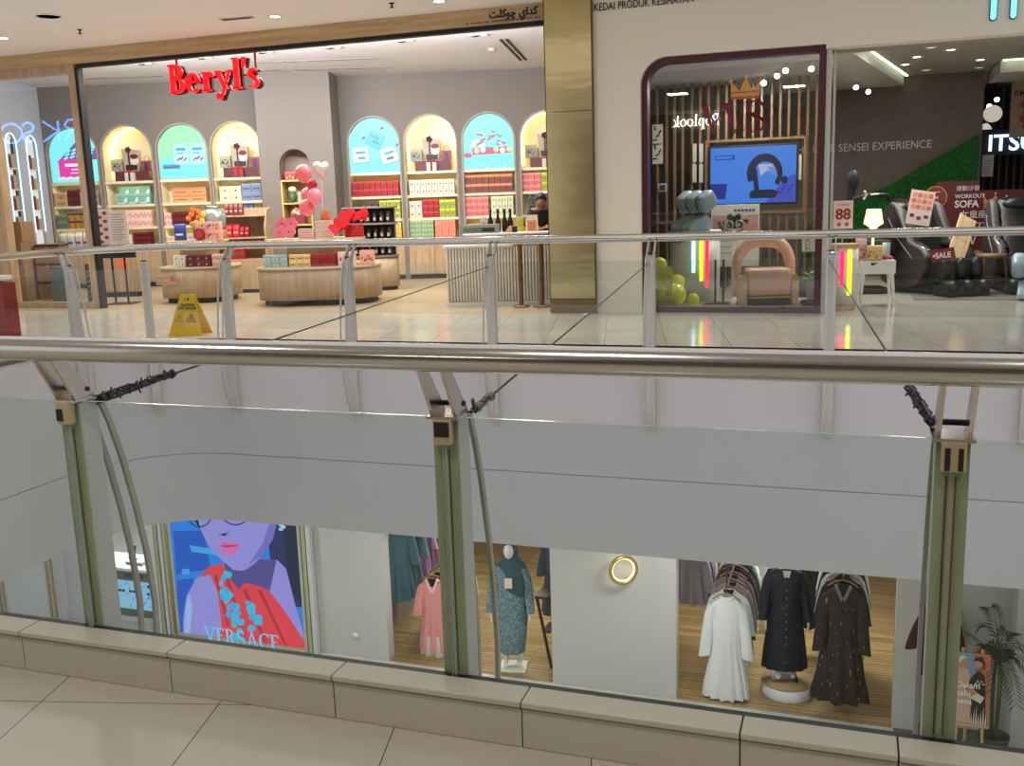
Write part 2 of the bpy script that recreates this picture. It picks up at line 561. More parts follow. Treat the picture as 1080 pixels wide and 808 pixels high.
def ribbon(path, wdt):
    """outline around a (y, z) path"""
    L = []; Rr = []
    for i, p in enumerate(path):
        q0 = Vector(path[max(i - 1, 0)]); q1 = Vector(path[min(i + 1, len(path) - 1)])
        t = (q1 - q0).normalized(); n = Vector((-t.y, t.x)) * wdt / 2
        L.append((p[0] + n.x, p[1] + n.y)); Rr.append((p[0] - n.x, p[1] - n.y))
    return L, Rr


def curved_bar(mb, path, wdt, x0, x1):
    L, Rr = ribbon(path, wdt)
    for i in range(len(path) - 1):
        mb.prism([L[i], L[i + 1], Rr[i + 1], Rr[i]], x0, x1, 'x')
    return mb


FIN = [(.11, .92), (.15, .83), (.195, .68), (.235, .5), (.265, .32), (.282, .12), (.27, -.1), (.225, -.3), (.12, -.45)]


def make_post(parent, z_low, olive, slots, pw=.073):
    """post in local axes: walkway side is -y, void side +y; y = 0 at the glass"""
    mb = MB(); mb.box(-pw / 2, .022, z_low, pw / 2, .105, .915, .004)
    post = mb.build('post', M_paint, parent)
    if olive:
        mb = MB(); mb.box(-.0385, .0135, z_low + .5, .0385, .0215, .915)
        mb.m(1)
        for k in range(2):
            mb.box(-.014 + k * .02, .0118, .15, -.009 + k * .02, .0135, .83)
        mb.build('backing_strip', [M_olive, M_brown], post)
    mb = MB()
    for sx in (-1, 1):
        plate(mb, [(.005, .925), (.095, .925), (-.035, 1.085), (-.085, 1.085)], sx * .035 - .0055, sx * .035 + .0055)
    mb.box(-.048, -.012, .921, .048, .10, .929)
    mb.m(1).cyl((-.045, .06, .955), (.045, .06, .955), .008, seg=8)
    mb.cyl((-.043, -.06, 1.078), (-.027, -.06, 1.078), .012, seg=8)
    mb.cyl((.027, -.06, 1.078), (.043, -.06, 1.078), .012, seg=8)
    mb.build('bracket', [M_paint if not olive else M_steel, M_dark], post)
    mb = MB(); mb.box(-.028, -.016, .848, .028, .012, .922, .004)
    mb.m(1)
    for x0, x1, z0, z1 in slots:
        mb.box(x0, -.0185, z0, x1, -.0155, z1)
    mb.build('glass_clip', [M_clip, M_black], post)
    mb = MB()
    for sx in (-1, 1):
        fin = FIN if z_low > -.6 else [(y, .9 + (z - .92) * 1.28) for y, z in FIN]
        curved_bar(mb, fin, .022, sx * .034 - .006, sx * .034 + .006)
    mb.build('curved_stay', M_fin if olive else M_paint, post)
    return post


def make_panel(parent, x0, x1, z0, z1, m, y=0.0):
    mb = MB()
    mb.quad((x0, y - .006, z0), (x1, y - .006, z0), (x1, y - .006, z1), (x0, y - .006, z1))
    mb.quad((x1, y + .006, z0), (x0, y + .006, z0), (x0, y + .006, z1), (x1, y + .006, z1))
    mb.m(1)
    mb.quad((x0, y - .006, z1), (x1, y - .006, z1), (x1, y + .006, z1), (x0, y + .006, z1))
    mb.quad((x0, y - .006, z0), (x0, y - .006, z1), (x0, y + .006, z1), (x0, y + .006, z0))
    mb.quad((x1, y - .006, z0), (x1, y + .006, z0), (x1, y + .006, z1), (x1, y - .006, z1))
    return mb.build('glass_panel', [m, M_gedge], parent)


GY = 2.495
gr = thing('guard_rail', 'steel and glass guard rail on the tiled kerb in the foreground', 'railing', (0, GY, 0), group=None)
mb = MB(); mb.tube([(-6, -.065, 1.107), (4, -.065, 1.107)], .039, 28)
for x in (-.515, -3.4):
    mb.tube([(x - .002, -.065, 1.107), (x + .002, -.065, 1.107)], .0396, 28)
mb.build('handrail', M_rail, gr)
NP = [-2.41, -1.075, .248]
SL = [[(-.026, -.002, .86, .9)], [(-.022, .022, .872, .914)], [(-.02, -.008, .852, .908), (.01, .021, .852, .908)]]
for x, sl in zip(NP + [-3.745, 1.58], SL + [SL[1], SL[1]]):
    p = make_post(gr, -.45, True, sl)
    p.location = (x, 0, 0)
xs = [-5.08, -3.745] + NP + [1.58, 2.9]
for a, b in zip(xs[:-1], xs[1:]):
    make_panel(gr, a + .005, b - .005, .138, .928, M_glass_near)
mb = MB(); mb.box(-5.6, -.009, .126, 2.9, .018, .1395)
mb.build('base_channel', mat('dark_green_sealant', (26, 34, 30), .35), gr)

# far guard rail follows the rounded corner of the opening
CX, CY = -7.2, 8.7


def path_far(r, n=14, y_end=2.5):
    """from the right along the straight edge, round the corner and back towards us on the left"""
    P = [Vector((7, CY + r, 0)), Vector((CX, CY + r, 0))]
    for k in range(1, n + 1):
        a = PI / 2 + PI / 2 * k / n
        P.append(Vector((CX + r * math.cos(a), CY + r * math.sin(a), 0)))
    P.append(Vector((CX - r, y_end, 0)))
    return P


fr = thing('guard_rail', 'steel and glass guard rail along the far edge of the atrium, before the shops', 'railing', (0, 0, 0))
mb = MB(); pr = path_far(1.47, 20)
pts = [Vector((7 - k * (14.2 / 8), CY + 1.47, 1.103)) for k in range(8)] + [p + Vector((0, 0, 1.103)) for p in pr[1:]]
mb.tube(pts, .043, 20)
mb.build('handrail', M_rail, fr)
FP = [(5.1, 10.05, 0), (3.35, 10.05, 0), (1.59, 10.05, 0), (-.17, 10.05, 0), (-1.93, 10.05, 0), (-3.67, 10.05, 0), (-5.39, 10.05, 0), (-7.02, 10.05, 0)]
for a in (53, 15):
    FP.append((CX - 1.35 * math.cos(rad(a)) if a > 0 else CX - 1.35, CY + 1.35 * math.sin(rad(a)), 90 - a if a > 0 else 90))
FP.append((CX - 1.35, 7.1, 90))
for x, y, a in FP:
    p = make_post(fr, -.88, False, [(-.02, .02, .86, .9)], .1)
    p.location = (x, y, 0); p.rotation_euler = (0, 0, PI + rad(a))
for (x0, y0, _), (x1, y1, _) in zip(FP[:-1], FP[1:]):
    d = Vector((x1 - x0, y1 - y0, 0)); L = d.length
    g = make_panel(fr, .006, L - .006, .12, .872, M_glass_far)
    g.location = (x0, y0, 0); g.rotation_euler = (0, 0, math.atan2(d.y, d.x))

# ------------------------------------------------------------------ wire ropes across the atrium, tied off at the near posts


def wire(a, b, label, ties, name='wire_rope', seed=1):
    rr = random.Random(seed)
    a = Vector(a); b = Vector(b); d = (b - a).normalized()
    t = thing(name, label, 'wire', a, group=None)
    mb = MB(); mb.tube([Vector((0, 0, 0)), (b - a) * .5 + Vector((0, 0, -.004)), b - a], .0045, 6)
    mb.build('rope', mat('dark_steel_wire', (58, 52, 50), .4, .8), t)
    side = d.cross(Vector((0, 0, 1))).normalized(); up = side.cross(d)
    mb = MB()
    if ties == 'turnbuckle':
        mb.tube([d * .05, d * .075, d * .10], [.012, .016, .012], 8)
        pl = [d * .12 + up * .008, d * .16 + up * .014, d * .20 + up * .008]
        mb.tube(pl, .005, 6); mb.tube([p - up * .024 if i == 1 else p - up * .016 for i, p in enumerate(pl)], .005, 6)
        mb.tube([d * .22, d * .245, d * .27], [.008, .017, .008], 8)
        for k in range(5):
            q = d * (.05 + .014 * k)
            mb.tube([q + up * .012, q + side * .013, q - up * .012, q - side * .013], .004, 5, closed=True)
        mb.tube([d * .04, d * .02 + up * .035], .006, 6)
        mb.build('turnbuckle', mat('grey_turnbuckle', (104, 96, 92), .4, .7), t)
    else:
        n = ties
        for k in range(n):
            q = d * (.03 + .52 * k / n + rr.uniform(-.01, .01)); r_ = rr.uniform(.008, .016)
            mb.tube([q + up * r_, q + side * r_, q - up * r_, q - side * r_], .0045, 5, closed=True)
            e = (up * rr.uniform(-1, 1) + side * rr.uniform(-.6, .6) + d * rr.uniform(-.5, .5)).normalized()
            mb.tube([q, q + e * rr.uniform(.012, .03)], [.005, .003], 5)
        mb.tube([d * .0 + up * .012, d * .2 + up * .016, d * .34 - up * .01, d * .55], .004, 5)
        mb.tube([d * .0 - up * .014, d * .25 - up * .012, d * .4 + up * .014, d * .55], .004, 5)
        mb.build('cable_ties', mat('dusty_black_plastic', (44, 42, 42), .55), t)
    return t


wire((-2.355, 2.575, .915), (-3.69, 9.95, .83), 'dark wire rope with many black cable ties, tied at the leftmost near post', 34, seed=3)
wire((-1.02, 2.575, .925), (-1.95, 9.95, .85), 'dark wire rope with a turnbuckle, tied at the middle near post', 'turnbuckle', seed=4)
wire((.205, 2.575, .945), (-.19, 9.95, .86), 'dark wire rope with ragged grey ties, tied at the rightmost near post', 14, seed=5)

# ------------------------------------------------------------------ far slab, fascia, far floor
P0 = path_far(1.30, 40)


def off_path(off, z):
    return [p + Vector((0, 0, z)) + (Vector((0, off, 0)) if i < 2 else (Vector((-off, 0, 0)) if i == len(P0) - 1 else (p - Vector((CX, CY, 0))).normalized() * off)) for i, p in enumerate(P0)]


mb = MB()
mb.loft([off_path(o_, z) for o_, z in ((0, -.001), (0, -1.44), (.016, -1.44), (.016, -1.450), (.0, -1.450), (.0, -2.31), (.4, -2.31))], closed=False, smooth=False)
struct(mb.build('fascia', M_fascia))
mb = MB()
q0 = [Vector((CX - 1.285, y, 0)) for y in (8.6, 2.5)]
mb.loft([[p + Vector((0, 0, -.035)) for p in q0], [p + Vector((0, 0, .003)) for p in q0], [p + Vector((-.11, 0, .003)) for p in q0]], closed=False, smooth=False)
struct(mb.build('trim_1', mat('brown_edge_trim', (104, 82, 74), .5)))
mb = MB()
ring = [(p.x, p.y) for p in path_far(1.30, 40)]
mb.prism(ring + [(-18, 2.5), (-18, 12.64), (7, 12.64)], -.02, 0, 'z')
struct(mb.build('floor_walkway', M_tile_far))
mb = MB(); mb.box(-18, 9.6, 4.06, 7, 13.2, 4.2)
struct(mb.build('ceiling', M_ceil))
mb = MB(); mb.box(-18, 10.4, -2.36, 7, 12.6, -2.26)
struct(mb.build('ceiling_lower', M_ceil))

# ------------------------------------------------------------------ mall parts around the photographer (they light and show up in the reflections)
mb = MB(); mb.box(-9, -6, 4.06, 6, 2.9, 4.3)
struct(mb.build('ceiling_near', M_ceil))
mb = MB(); mb.box(-9, -6.2, 0, 6, -6, 4.06)
struct(mb.build('wall_near', mat('near_shop_wall', (120, 108, 96), .6)))
# lit signs of the shops behind the photographer; the shop windows opposite mirror them
mb = MB(); serif(mb, 'Poplook', .34, Matrix(((-1, 0, 0, -4.0), (0, 0, 1, -5.99), (0, 1, 0, 3.66), (0, 0, 0, 1))), .04, .14, .06)
tag(mb.build('shop_sign', mat('lit_white_letters', (240, 240, 240), .4, emit=(255, 250, 240), es=16, nz=0)), 'white lit shop name mirrored in the maroon framed window', 'sign')

mb = MB(); mb.box(-38, -6.2, 0, -20, -6, 9)
struct(mb.build('wall_near_left', mat('near_left_shop_wall', (60, 56, 54), .6)))
mb = MB()
# blue neon lettering on that wall; it reads R K S O there
nx = lambda x, z: (-28.6 - x * 1.33, -5.94, 4.45 + z * .75)
ng = [[(0, 0), (0, 1), (.45, 1), (.6, .76), (.45, .5), (0, .5)], [(.3, .5), (.62, 0)],
      [(.84, 0), (.84, 1)], [(1.40, 1), (.86, .45), (1.42, 0)],
      [(1.98 + .2 * math.cos(a), .75 + .25 * math.sin(a)) for a in [rad(20 + 25 * k) for k in range(11)]] + [(1.98 + .2 * math.cos(a), .25 + .25 * math.sin(a)) for a in [rad(90 - 25 * k) for k in range(11)]],
      [(2.64 + .42 * math.cos(2 * PI * k / 24), .5 + .5 * math.sin(2 * PI * k / 24)) for k in range(25)]]
for st in ng: mb.tube([nx(*p) for p in st], .045, 6)
tag(mb.build('neon_sign', mat('blue_neon', (90, 150, 255), .4, emit=(80, 140, 255), es=26, nz=0)), 'blue neon letters mirrored in the left side window of the chocolate shop', 'sign')

# ceiling fittings over the far walkway
def downlight(px, py, lit, r=.075, lab=''):
    p = atz(px, py, 4.06)
    t = thing('downlight', lab, 'ceiling light', (p.x, p.y, 4.06), group=None)
    mb = MB(); mb.lathe([(r + .025, 0), (r + .025, -.008), (r, -.012), (r * .85, .0), (r * .85, .0)], seg=24)
    mb.build('trim_ring', M_white, t)
    mb = MB(); mb.lathe([(0.0, -.006), (r * .9, -.006)], seg=24)
    mb.f = [f[::-1] for f in mb.f]
    mb.build('lens', mat('lit_lens', (255, 255, 255), .4, emit=(255, 246, 230), es=9, nz=0) if lit else mat('dull_lens', (214, 212, 208), .5), t)
    if lit:
        lamp('downlight_beam', 'SPOT', (p.x, p.y, 4.03), 110, NEUT, .06, target=(p.x, p.y, 0), spot=120, blend=.8)
    return t


downlight(3, 40, True, lab='lit downlight at the far left of the walkway ceiling')
downlight(290, 17, True, lab='lit downlight in the ceiling above the red hanging shop name')
downlight(463, 1, True, lab='lit downlight in the ceiling nearest the brass column')
downlight(51, 17, False, .16, 'large unlit round speaker grille in the walkway ceiling at left')
for px, py, lab in ((84, 31, 'small black sprinkler head in the ceiling above the left glass pane'), (413, 3, 'small black sprinkler head in the ceiling near the brass column')):
    p = atz(px, py, 4.06)
    mb = MB(); mb.lathe([(.035, 0), (.035, -.01), (.012, -.015), (.012, -.05), (.03, -.055), (.03, -.06), (0.0, -.062)], seg=14)
    tag(mb.build('sprinkler', M_black, loc=(p.x, p.y, 4.06)), lab, 'sprinkler')
p = atz(250, 19, 4.06)
t = thing('ceiling_vent', 'flat rectangular slot vent in the walkway ceiling above the red sign', 'vent', (p.x, p.y, 4.06), rad(5))
mb = MB(); mb.box(-.24, -.05, -.012, .24, .05, 0, .004); mb.build('frame', mat('vent_grey', (170, 164, 160), .5), t)
mb = MB()
for k in range(4): mb.box(-.21, -.035 + k * .02, -.016, .21, -.027 + k * .02, -.011)
mb.build('louvre', M_dark, t)
# ================================================================== the chocolate shop
M_wallA = mat('taupe_wall', (116, 108, 101), .8, nz=.03)
M_floorA = tiles('beige_plank_tile', (200, 178, 148), (158, 138, 112), 1.1, AR, (-9, 13), .28, .003, .05, .05, size_y=.2, stagger=.4)
M_niche = mat('cream_niche_lining', (242, 234, 196), .6, nz=.02)
M_shelf = mat('cream_shelf', (236, 226, 204), .5)
M_led = mat('warm_led_strip', (255, 230, 170), .4, emit=(255, 238, 160), es=8, nz=0)
M_ledlo = mat('warm_led_strip_low', (255, 230, 170), .4, emit=(255, 234, 176), es=8, nz=0)
M_niche_frame = mat('niche_rim', (150, 140, 128), .6)
WT = 4.08

mb = MB(); mb.prism([(-18, 12.64), (-3.4, 12.64), (-3.4, 22), (-18, 22)], -.02, .001, 'z')
struct(mb.build('floor_shop', M_floorA))
mb = MB(); mb.box(-18, 13.2, WT, -3.3, 22, WT + .1)
struct(mb.build('ceiling_shop', mat('shop_ceiling_paint', (222, 223, 228), .7)))
mb = MB(); mb.box(-3.62, 13.25, 0, -3.3, 22, WT)
struct(mb.build('wall_shop_right', M_wallA))
# header over the shop front, with its shutter slot
mb = MB(); mb.box(-14, 12.96, 3.845, -3.85, 13.24, 4.06)
hd = struct(mb.build('header', M_woodx))
mb = MB(); mb.box(-11.56, 13.0, 3.79, -3.85, 13.12, 3.846)
struct(mb.build('shutter_slot', M_black))
mb = MB()
mb.text('\uFE96\uFEE0\uFEDB\uFEEE\uFB7C \uFEF1\uFE8D\uFEAA\uFEDB', .135, front(0, 0, 0), .006, bold=.004)
wd = max(v.x for v in mb.v); kx = .68 / wd
mb.v = [Vector((v.x * kx, v.y, v.z)) for v in mb.v]
tag(mb.build('shop_name', M_black, loc=(-4.65, 12.953, 3.925)), 'dark arabic script lettering on the wooden header by the brass column', 'sign')
mb = MB()
mb.m(1).box(0, .0, .006, 1.03, .003, .022); mb.m(0)
x = 0.0; rr = random.Random(2)
while x < 1.02:
    w_ = rr.uniform(.012, .03)
    mb.box(x, -.002, .005, x + w_, .002, rr.uniform(.016, .022)); x += w_ + (.035 if rr.random() < .12 else .006)
tag(mb.build('licence_line', [M_dark, M_woodx], loc=(-4.98, 12.953, 3.868)), 'thin line of tiny dark marks under the arabic script on the header', 'sign')

# side window of the shop (glass pane in a wooden frame) at the left
wf = MB(); wf.box(-11.73, 12.98, 0, -11.61, 13.14, 3.845, .004); wf.box(-13.5, 12.98, 0, -13.35, 13.14, 3.845, .004)
wf.box(-13.35, 12.98, 3.72, -11.73, 13.14, 3.845); wf.box(-13.35, 12.98, 0, -11.73, 13.14, .10)
wf.m(1).box(-11.61, 13.0, 0, -11.555, 13.12, 3.8)
o = struct(wf.build('window_1', [M_wood, M_black]))
mb = MB(); mb.quad((-13.35, 13.06, .1), (-11.73, 13.06, .1), (-11.73, 13.06, 3.72), (-13.35, 13.06, 3.72))
struct(mb.build('window_1_glass', M_glass_shop))
mb = MB(); mb.box(-18, 12.98, 0, -13.5, 13.2, 4.06)
struct(mb.build('wall_shop_left', M_wood))

# walls with arched openings ---------------------------------------------------


def arch_pts(cx, hw, zt, n=14):
    zs = zt - hw
    return [(cx + hw * math.cos(PI * k / n), zs + hw * math.sin(PI * k / n)) for k in range(n + 1)]   # right to left


def arch_wall(mb, x0, x1, ops, y0, y1, zt=WT):
    """wall of thickness y0..y1 from x0 to x1 with arched openings (cx, hw, top, sill)"""
    x = x0
    for cx, hw, top, sill in sorted(ops):
        mb.prism([(x, 0), (cx - hw, 0), (cx - hw, zt), (x, zt)], y0, y1)
        if sill > 0:
            mb.prism([(cx - hw, 0), (cx + hw, 0), (cx + hw, sill), (cx - hw, sill)], y0, y1)
        ap = arch_pts(cx, hw, top)
        for a, b in zip(ap[:-1], ap[1:]):
            mb.prism([a, (a[0], zt), (b[0], zt), b], y0, y1)
        x = cx + hw
    mb.prism([(x, 0), (x1, 0), (x1, zt), (x, zt)], y0, y1)
    return mb


TA = Matrix.Translation(AO) @ Matrix.Rotation(AR, 4, 'Z')
NC = {0: -9.70, 1: -8.57, 2: -7.42, 3: -6.30, 5: -3.49, 6: -2.34, 7: -1.17, 8: 0.0}
HW = .525; NT = 3.27
mb = MB(); arch_wall(mb, -10.3, 2.4, [(c, HW, NT, 0) for c in NC.values()], -.06, .02)
o = struct(mb.build('wall_back', M_wallA)); o.matrix_world = TA
PLACE = {0: 'the cyan arch behind the side glass', 1: 'the leftmost yellow arch', 2: 'the green-cyan arch', 3: 'the yellow arch at the pillar',
         5: 'the cyan arch by the pillar', 6: 'the middle yellow arch', 7: 'the cyan arch of sweets', 8: 'the yellow arch by the brass column'}
SH = [2.17, 1.70, 1.24, .82]


def print_poly(mb, pts, mi, lift=.002):
    """a flat printed patch on a picture facing -y; pts in (x, z)"""
    mb.m(mi)
    ar = sum(pts[i][0] * pts[(i + 1) % len(pts)][1] - pts[(i + 1) % len(pts)][0] * pts[i][1] for i in range(len(pts)))
    if ar < 0: pts = pts[::-1]
    mb.add([(p[0], -lift, p[1]) for p in pts], [list(range(len(pts)))])


def rect(cx, cz, w_, h_, a=0.0):
    c, s_ = math.cos(rad(a)), math.sin(rad(a))
    return [(cx + x * c - z * s_, cz + x * s_ + z * c) for x, z in ((-w_ / 2, -h_ / 2), (w_ / 2, -h_ / 2), (w_ / 2, h_ / 2), (-w_ / 2, h_ / 2))]


def disc(cx, cz, rx, rz_=None, n=14):
    return [(cx + rx * math.cos(2 * PI * k / n), cz + (rz_ or rx) * math.sin(2 * PI * k / n)) for k in range(n)]


def lightbox_art(i):
    """picture in local (x, z): x from the niche centre, z above the niche floor (1.1 high)"""
    E = 1.0
    L = []
    ap = [(x, z - 2.17) for x, z in arch_pts(0, .5, NT - .02)] + [(-.5, 0.02), (.5, 0.02)]
    mb = MB()
    cols = [(136, 246, 250), (90, 215, 232), (236, 250, 250), (84, 178, 206), (236, 60, 170), (250, 240, 245), (126, 92, 164), (212, 88, 108), (90, 180, 120), (240, 220, 160), (170, 244, 196)]
    if i == 2: cols[2] = (196, 242, 250)
    ms = [flat(*c, e=1.05) for c in cols]
    print_poly(mb, ap, 10 if i == 2 else 0, .0)
    if i == 2:
        print_poly(mb, [(-.5, .02), (.5, .02), (.5, .42), (-.5, .42)], 0, .002)
        for cx in (-.04, .3):
            print_poly(mb, rect(cx, .5, .3, .42, 3 if cx < 0 else -4), 2, .004)
            print_poly(mb, rect(cx, .6, .2, .05), 3, .006); print_poly(mb, rect(cx - .02, .52, .14, .03), 1, .006)
            for k in range(3):
                print_poly(mb, rect(cx - .06 + .07 * k, .4 + .02 * (k % 2), .09, .03, 40), 6 if k % 2 else 7, .006)
        print_poly(mb, rect(-.26, .26, .36, .09), 3, .004)
        print_poly(mb, rect(-.26, .25, .3, .03, 4), 6, .006)
    elif i == 5:
        for cx, cz, a, c in ((.02, .66, -28, 1), (-.28, .36, 3, 2), (.3, .34, 14, 2)):
            print_poly(mb, rect(cx + .01, cz - .015, .32, .3, a), 3, .003)
            print_poly(mb, rect(cx, cz, .32, .3, a), c, .005)
            print_poly(mb, rect(cx, cz + .05, .2, .05, a), 3, .007); print_poly(mb, rect(cx + .02, cz - .06, .14, .05, a), 6 if cx > .1 else 8, .007)
        for cx, cz in ((-.22, .68), (.16, .86), (.46, .52)):
            print_poly(mb, rect(cx, cz, .07, .04, 40), 3, .005); print_poly(mb, rect(cx + .03, cz + .02, .05, .05, 10), 6, .006)
    elif i == 7:
        q = random.Random(5)
        for k in range(26):
            cx = q.uniform(-.34, .34); cz = .42 + q.random() ** 1.5 * .4 * (1 - abs(cx) / .55)
            print_poly(mb, rect(cx, cz, q.uniform(.04, .13), q.uniform(.03, .06), q.uniform(-30, 30)), q.choice([2, 3, 7, 8, 7, 2]), .003 + k * .0004)
        print_poly(mb, rect(.06, .36, .78, .13, 2), 7, .016)
        for k in range(6):
            print_poly(mb, disc(-.24 + .13 * k, .36 + (k % 2) * .02, .055), [9, 2, 7, 9, 2, 9][k], .018)
        print_poly(mb, disc(-.42, .28, .08, .05), 7, .016)
        for k in range(14):
            print_poly(mb, rect(q.uniform(-.4, .4), q.uniform(.06, .24), .05, .02, q.uniform(0, 90)), 1, .004)
    else:
        print_poly(mb, [(-.36, .42), (.1, .84), (.5, .66), (.5, .46)], 6, .003)
        for k in range(5):
            for j in range(3):
                print_poly(mb, rect(-.16 + .13 * k + .03 * j, .5 + .07 * j + .02 * k, .1, .045, 22), 0, .005)
        print_poly(mb, rect(.0, .28, .66, .38, 1), 4, .007)
        print_poly(mb, rect(-.05, .36, .3, .06), 5, .009); print_poly(mb, rect(.02, .27, .18, .025), 5, .009); print_poly(mb, rect(.02, .2, .24, .02), 5, .009)
        print_poly(mb, rect(.26, .32, .14, .06, 20), 3, .009)
        for k in range(3): print_poly(mb, rect(-.3 + .16 * k, .1, .16, .04, 10), 2, .009)
    return mb, ms


for i, c in NC.items():
    lit = i in (0, 2, 5, 7)
    t = thing('display_niche', 'arched %s niche with shelves, %s' % ('cyan lightbox' if lit else 'yellow lit', {
        0: 'behind the side glass', 1: 'leftmost of the yellow ones', 2: 'between the two yellow arches left of the pillar', 3: 'partly hidden by the pillar',
        5: 'just right of the pillar', 6: 'between two cyan arches right of the pillar', 7: 'showing colourful sweets', 8: 'cut off by the brass column'}[i]), 'display niche', A(c, 0), AR, 'arched niches along the shop back wall')
    mb = MB()
    ap = [(HW, .82)] + arch_pts(0, HW, NT) + [(-HW, .82)]
    D = .42
    for a, b in zip(ap[:-1], ap[1:]):
        mb.add([(a[0], -.03, a[1]), (b[0], -.03, b[1]), (b[0], D, b[1]), (a[0], D, a[1])], [(0, 1, 2, 3)])
    mb.build('lining', M_niche, t)
    mb = MB(); mb.prism([(HW, .82)] + arch_pts(0, HW, NT) + [(-HW, .82)], D, D + .02)
    mb.build('back_panel', M_niche, t)
    mb = MB()
    r0, r1 = HW - .012, HW + .022
    o_ = [(r1, .82)] + [(r1 * math.cos(PI * k / 16), NT - HW + r1 * math.sin(PI * k / 16)) for k in range(17)] + [(-r1, .82)]
    n_ = [(r0, .82)] + [(r0 * math.cos(PI * k / 16), NT - HW + r0 * math.sin(PI * k / 16)) for k in range(17)] + [(-r0, .82)]
    for k in range(len(o_) - 1):
        mb.prism([o_[k], o_[k + 1], n_[k + 1], n_[k]], -.075, -.05)
    mb.build('rim', M_niche_frame, t)
    for z in SH[:3]:
        mb = MB(); mb.box(-HW + .004, -.03, z - .03, HW - .004, D, z, .003); mb.m(1).box(-HW + .004, -.034, z - .05, HW - .004, -.0295, z)
        s_ = mb.build('shelf', [M_shelf, M_cream], t)
        mb = MB(); mb.box(-HW + .03, -.02, z - .042, HW - .03, -.006, z - .031)
        mb.build('light_strip', M_ledlo, s_)
    if lit:
        mb, ms = lightbox_art(i)
        p_ = mb.build('lightbox_picture', ms, t, loc=(0, .0, 2.17))
        mb = MB(); mb.box(-HW + .004, .03, 2.17, HW - .004, .06, NT - .3); mb.build('lightbox_case', M_white, t)
    else:
        mb = MB()
        mb.tube([(x, D - .04, z) for x, z in [(.505, 2.25)] + arch_pts(0, .505, NT - .02) + [(-.505, 2.25)]], .011, 6)
        mb.build('arch_light', M_led, t)
    mb = MB(); mb.box(-HW - .01, -.05, .09, HW + .01, .4, .82, .003)
    cb = mb.build('cabinet', M_wood, t)
    for sx in (-1, 1):
        mb = MB(); mb.box(sx * .006 if sx > 0 else -HW, -.066, .11, HW if sx > 0 else -.006, -.051, .79, .003); mb.build('door', M_wood, cb)
    mb = MB(); mb.box(-HW, -.02, 0, HW, .35, .09); mb.build('plinth', M_black, cb)

# the pillar with its own small niche
PU = -4.885
mb = MB(); arch_wall(mb, -5.62, -4.15, [(-4.93, .30, 2.65, .9)], -.80, -.74)
mb.box(-5.62, -.74, 0, -5.60, .0, WT); mb.box(-4.17, -.74, 0, -4.15, 0, WT)
o = struct(mb.build('pillar', M_wallA)); o.matrix_world = TA
t = thing('display_niche', 'small arched niche with gold framed shelves in the grey pillar', 'display niche', A(-4.93, .8), AR)
mb = MB(); ap = [(.30, .9)] + arch_pts(0, .30, 2.65) + [(-.30, .9)]
for a, b in zip(ap[:-1], ap[1:]):
    mb.add([(a[0], 0.0, a[1]), (b[0], 0.0, b[1]), (b[0], .4, b[1]), (a[0], .4, a[1])], [(0, 1, 2, 3)])
mb.prism(ap, .4, .42)
mb.build('lining', mat('brown_grey_lining', (150, 128, 116), .6), t)
M_gold = mat('pale_gold_frame', (214, 190, 120), .35, .3)
for z in (2.06, 1.62, 1.2):
    mb = MB(); mb.box(-.298, -.02, z - .03, .298, .4, z, .003); s_ = mb.build('shelf', M_gold, t)
mb = MB()
for sx in (-1, 1): mb.box(sx * .298, -.022, .9, sx * .27, .38, 2.03)
mb.build('side_frame', M_gold, t)
mb = MB(); mb.box(-.26, .385, 1.2, .26, .398, 2.03); mb.build('back_panel', mat('gold_back', (206, 178, 116), .5), t)

# side wall at the far left with two slim lit arches
TS = Matrix.Translation(A(-10.28, 0)) @ Matrix.Rotation(AR - PI / 2 + PI, 4, 'Z')
mb = MB(); arch_wall(mb, -3.4, 0.05, [(-.55, .19, 3.1, .9), (-1.3, .19, 3.1, .9)], .0, .06)
o = struct(mb.build('wall_side', mat('pale_blue_grey_wall', (186, 190, 198), .7))); o.matrix_world = TS
for k, cx in enumerate((-.55, -1.3)):
    t = thing('display_niche', 'slim arched niche with bright edge on the side wall, %s' % ('nearer the back corner' if k == 0 else 'nearer the street window'), 'display niche', TS @ Vector((cx, 0, 0)), AR + PI / 2)
    mb = MB(); mb.prism([(.19, .9)] + arch_pts(0, .19, 3.1) + [(-.19, .9)], .3, .32); mb.build('back_panel', mat('dark_glass_back', (70, 66, 60), .3), t)
    mb = MB(); mb.tube([(x, -.005, z) for x, z in [(.19, 1.2)] + arch_pts(0, .19, 3.1) + [(-.19, 1.2)]], .014, 6); mb.build('edge_light', mat('cool_edge_light', (220, 250, 255), .4, emit=(170, 225, 255), es=1.3, nz=0), t)
    for z in (1.25, 1.65, 2.05, 2.45):
        mb = MB(); mb.box(-.185, .01, z - .02, .185, .3, z); mb.build('shelf', M_shelf, t)
        mb = MB()
        for q in range(3):
            mb.m(q).box(-.17 + .115 * q, .05, z, -.065 + .115 * q, .25, z + .22 + .05 * ((q + k) % 2))
        tag(mb.build('product_cartons', [mat('choc_brown', (84, 52, 40), .5), mat('wine_red', (120, 30, 44), .5), mat('tan_card', (190, 160, 120), .6)], loc=(0, 0, 0)), 'dim cartons on the %s shelf of the slim arch %s' % ({1.25: 'lowest', 1.65: 'second', 2.05: 'third', 2.45: 'top'}[z], 'by the corner' if k == 0 else 'by the window'), 'cartons', 'cartons in the slim arches')
        COL.objects[-1].matrix_world = TS @ Matrix.Translation((cx, 0, .002))

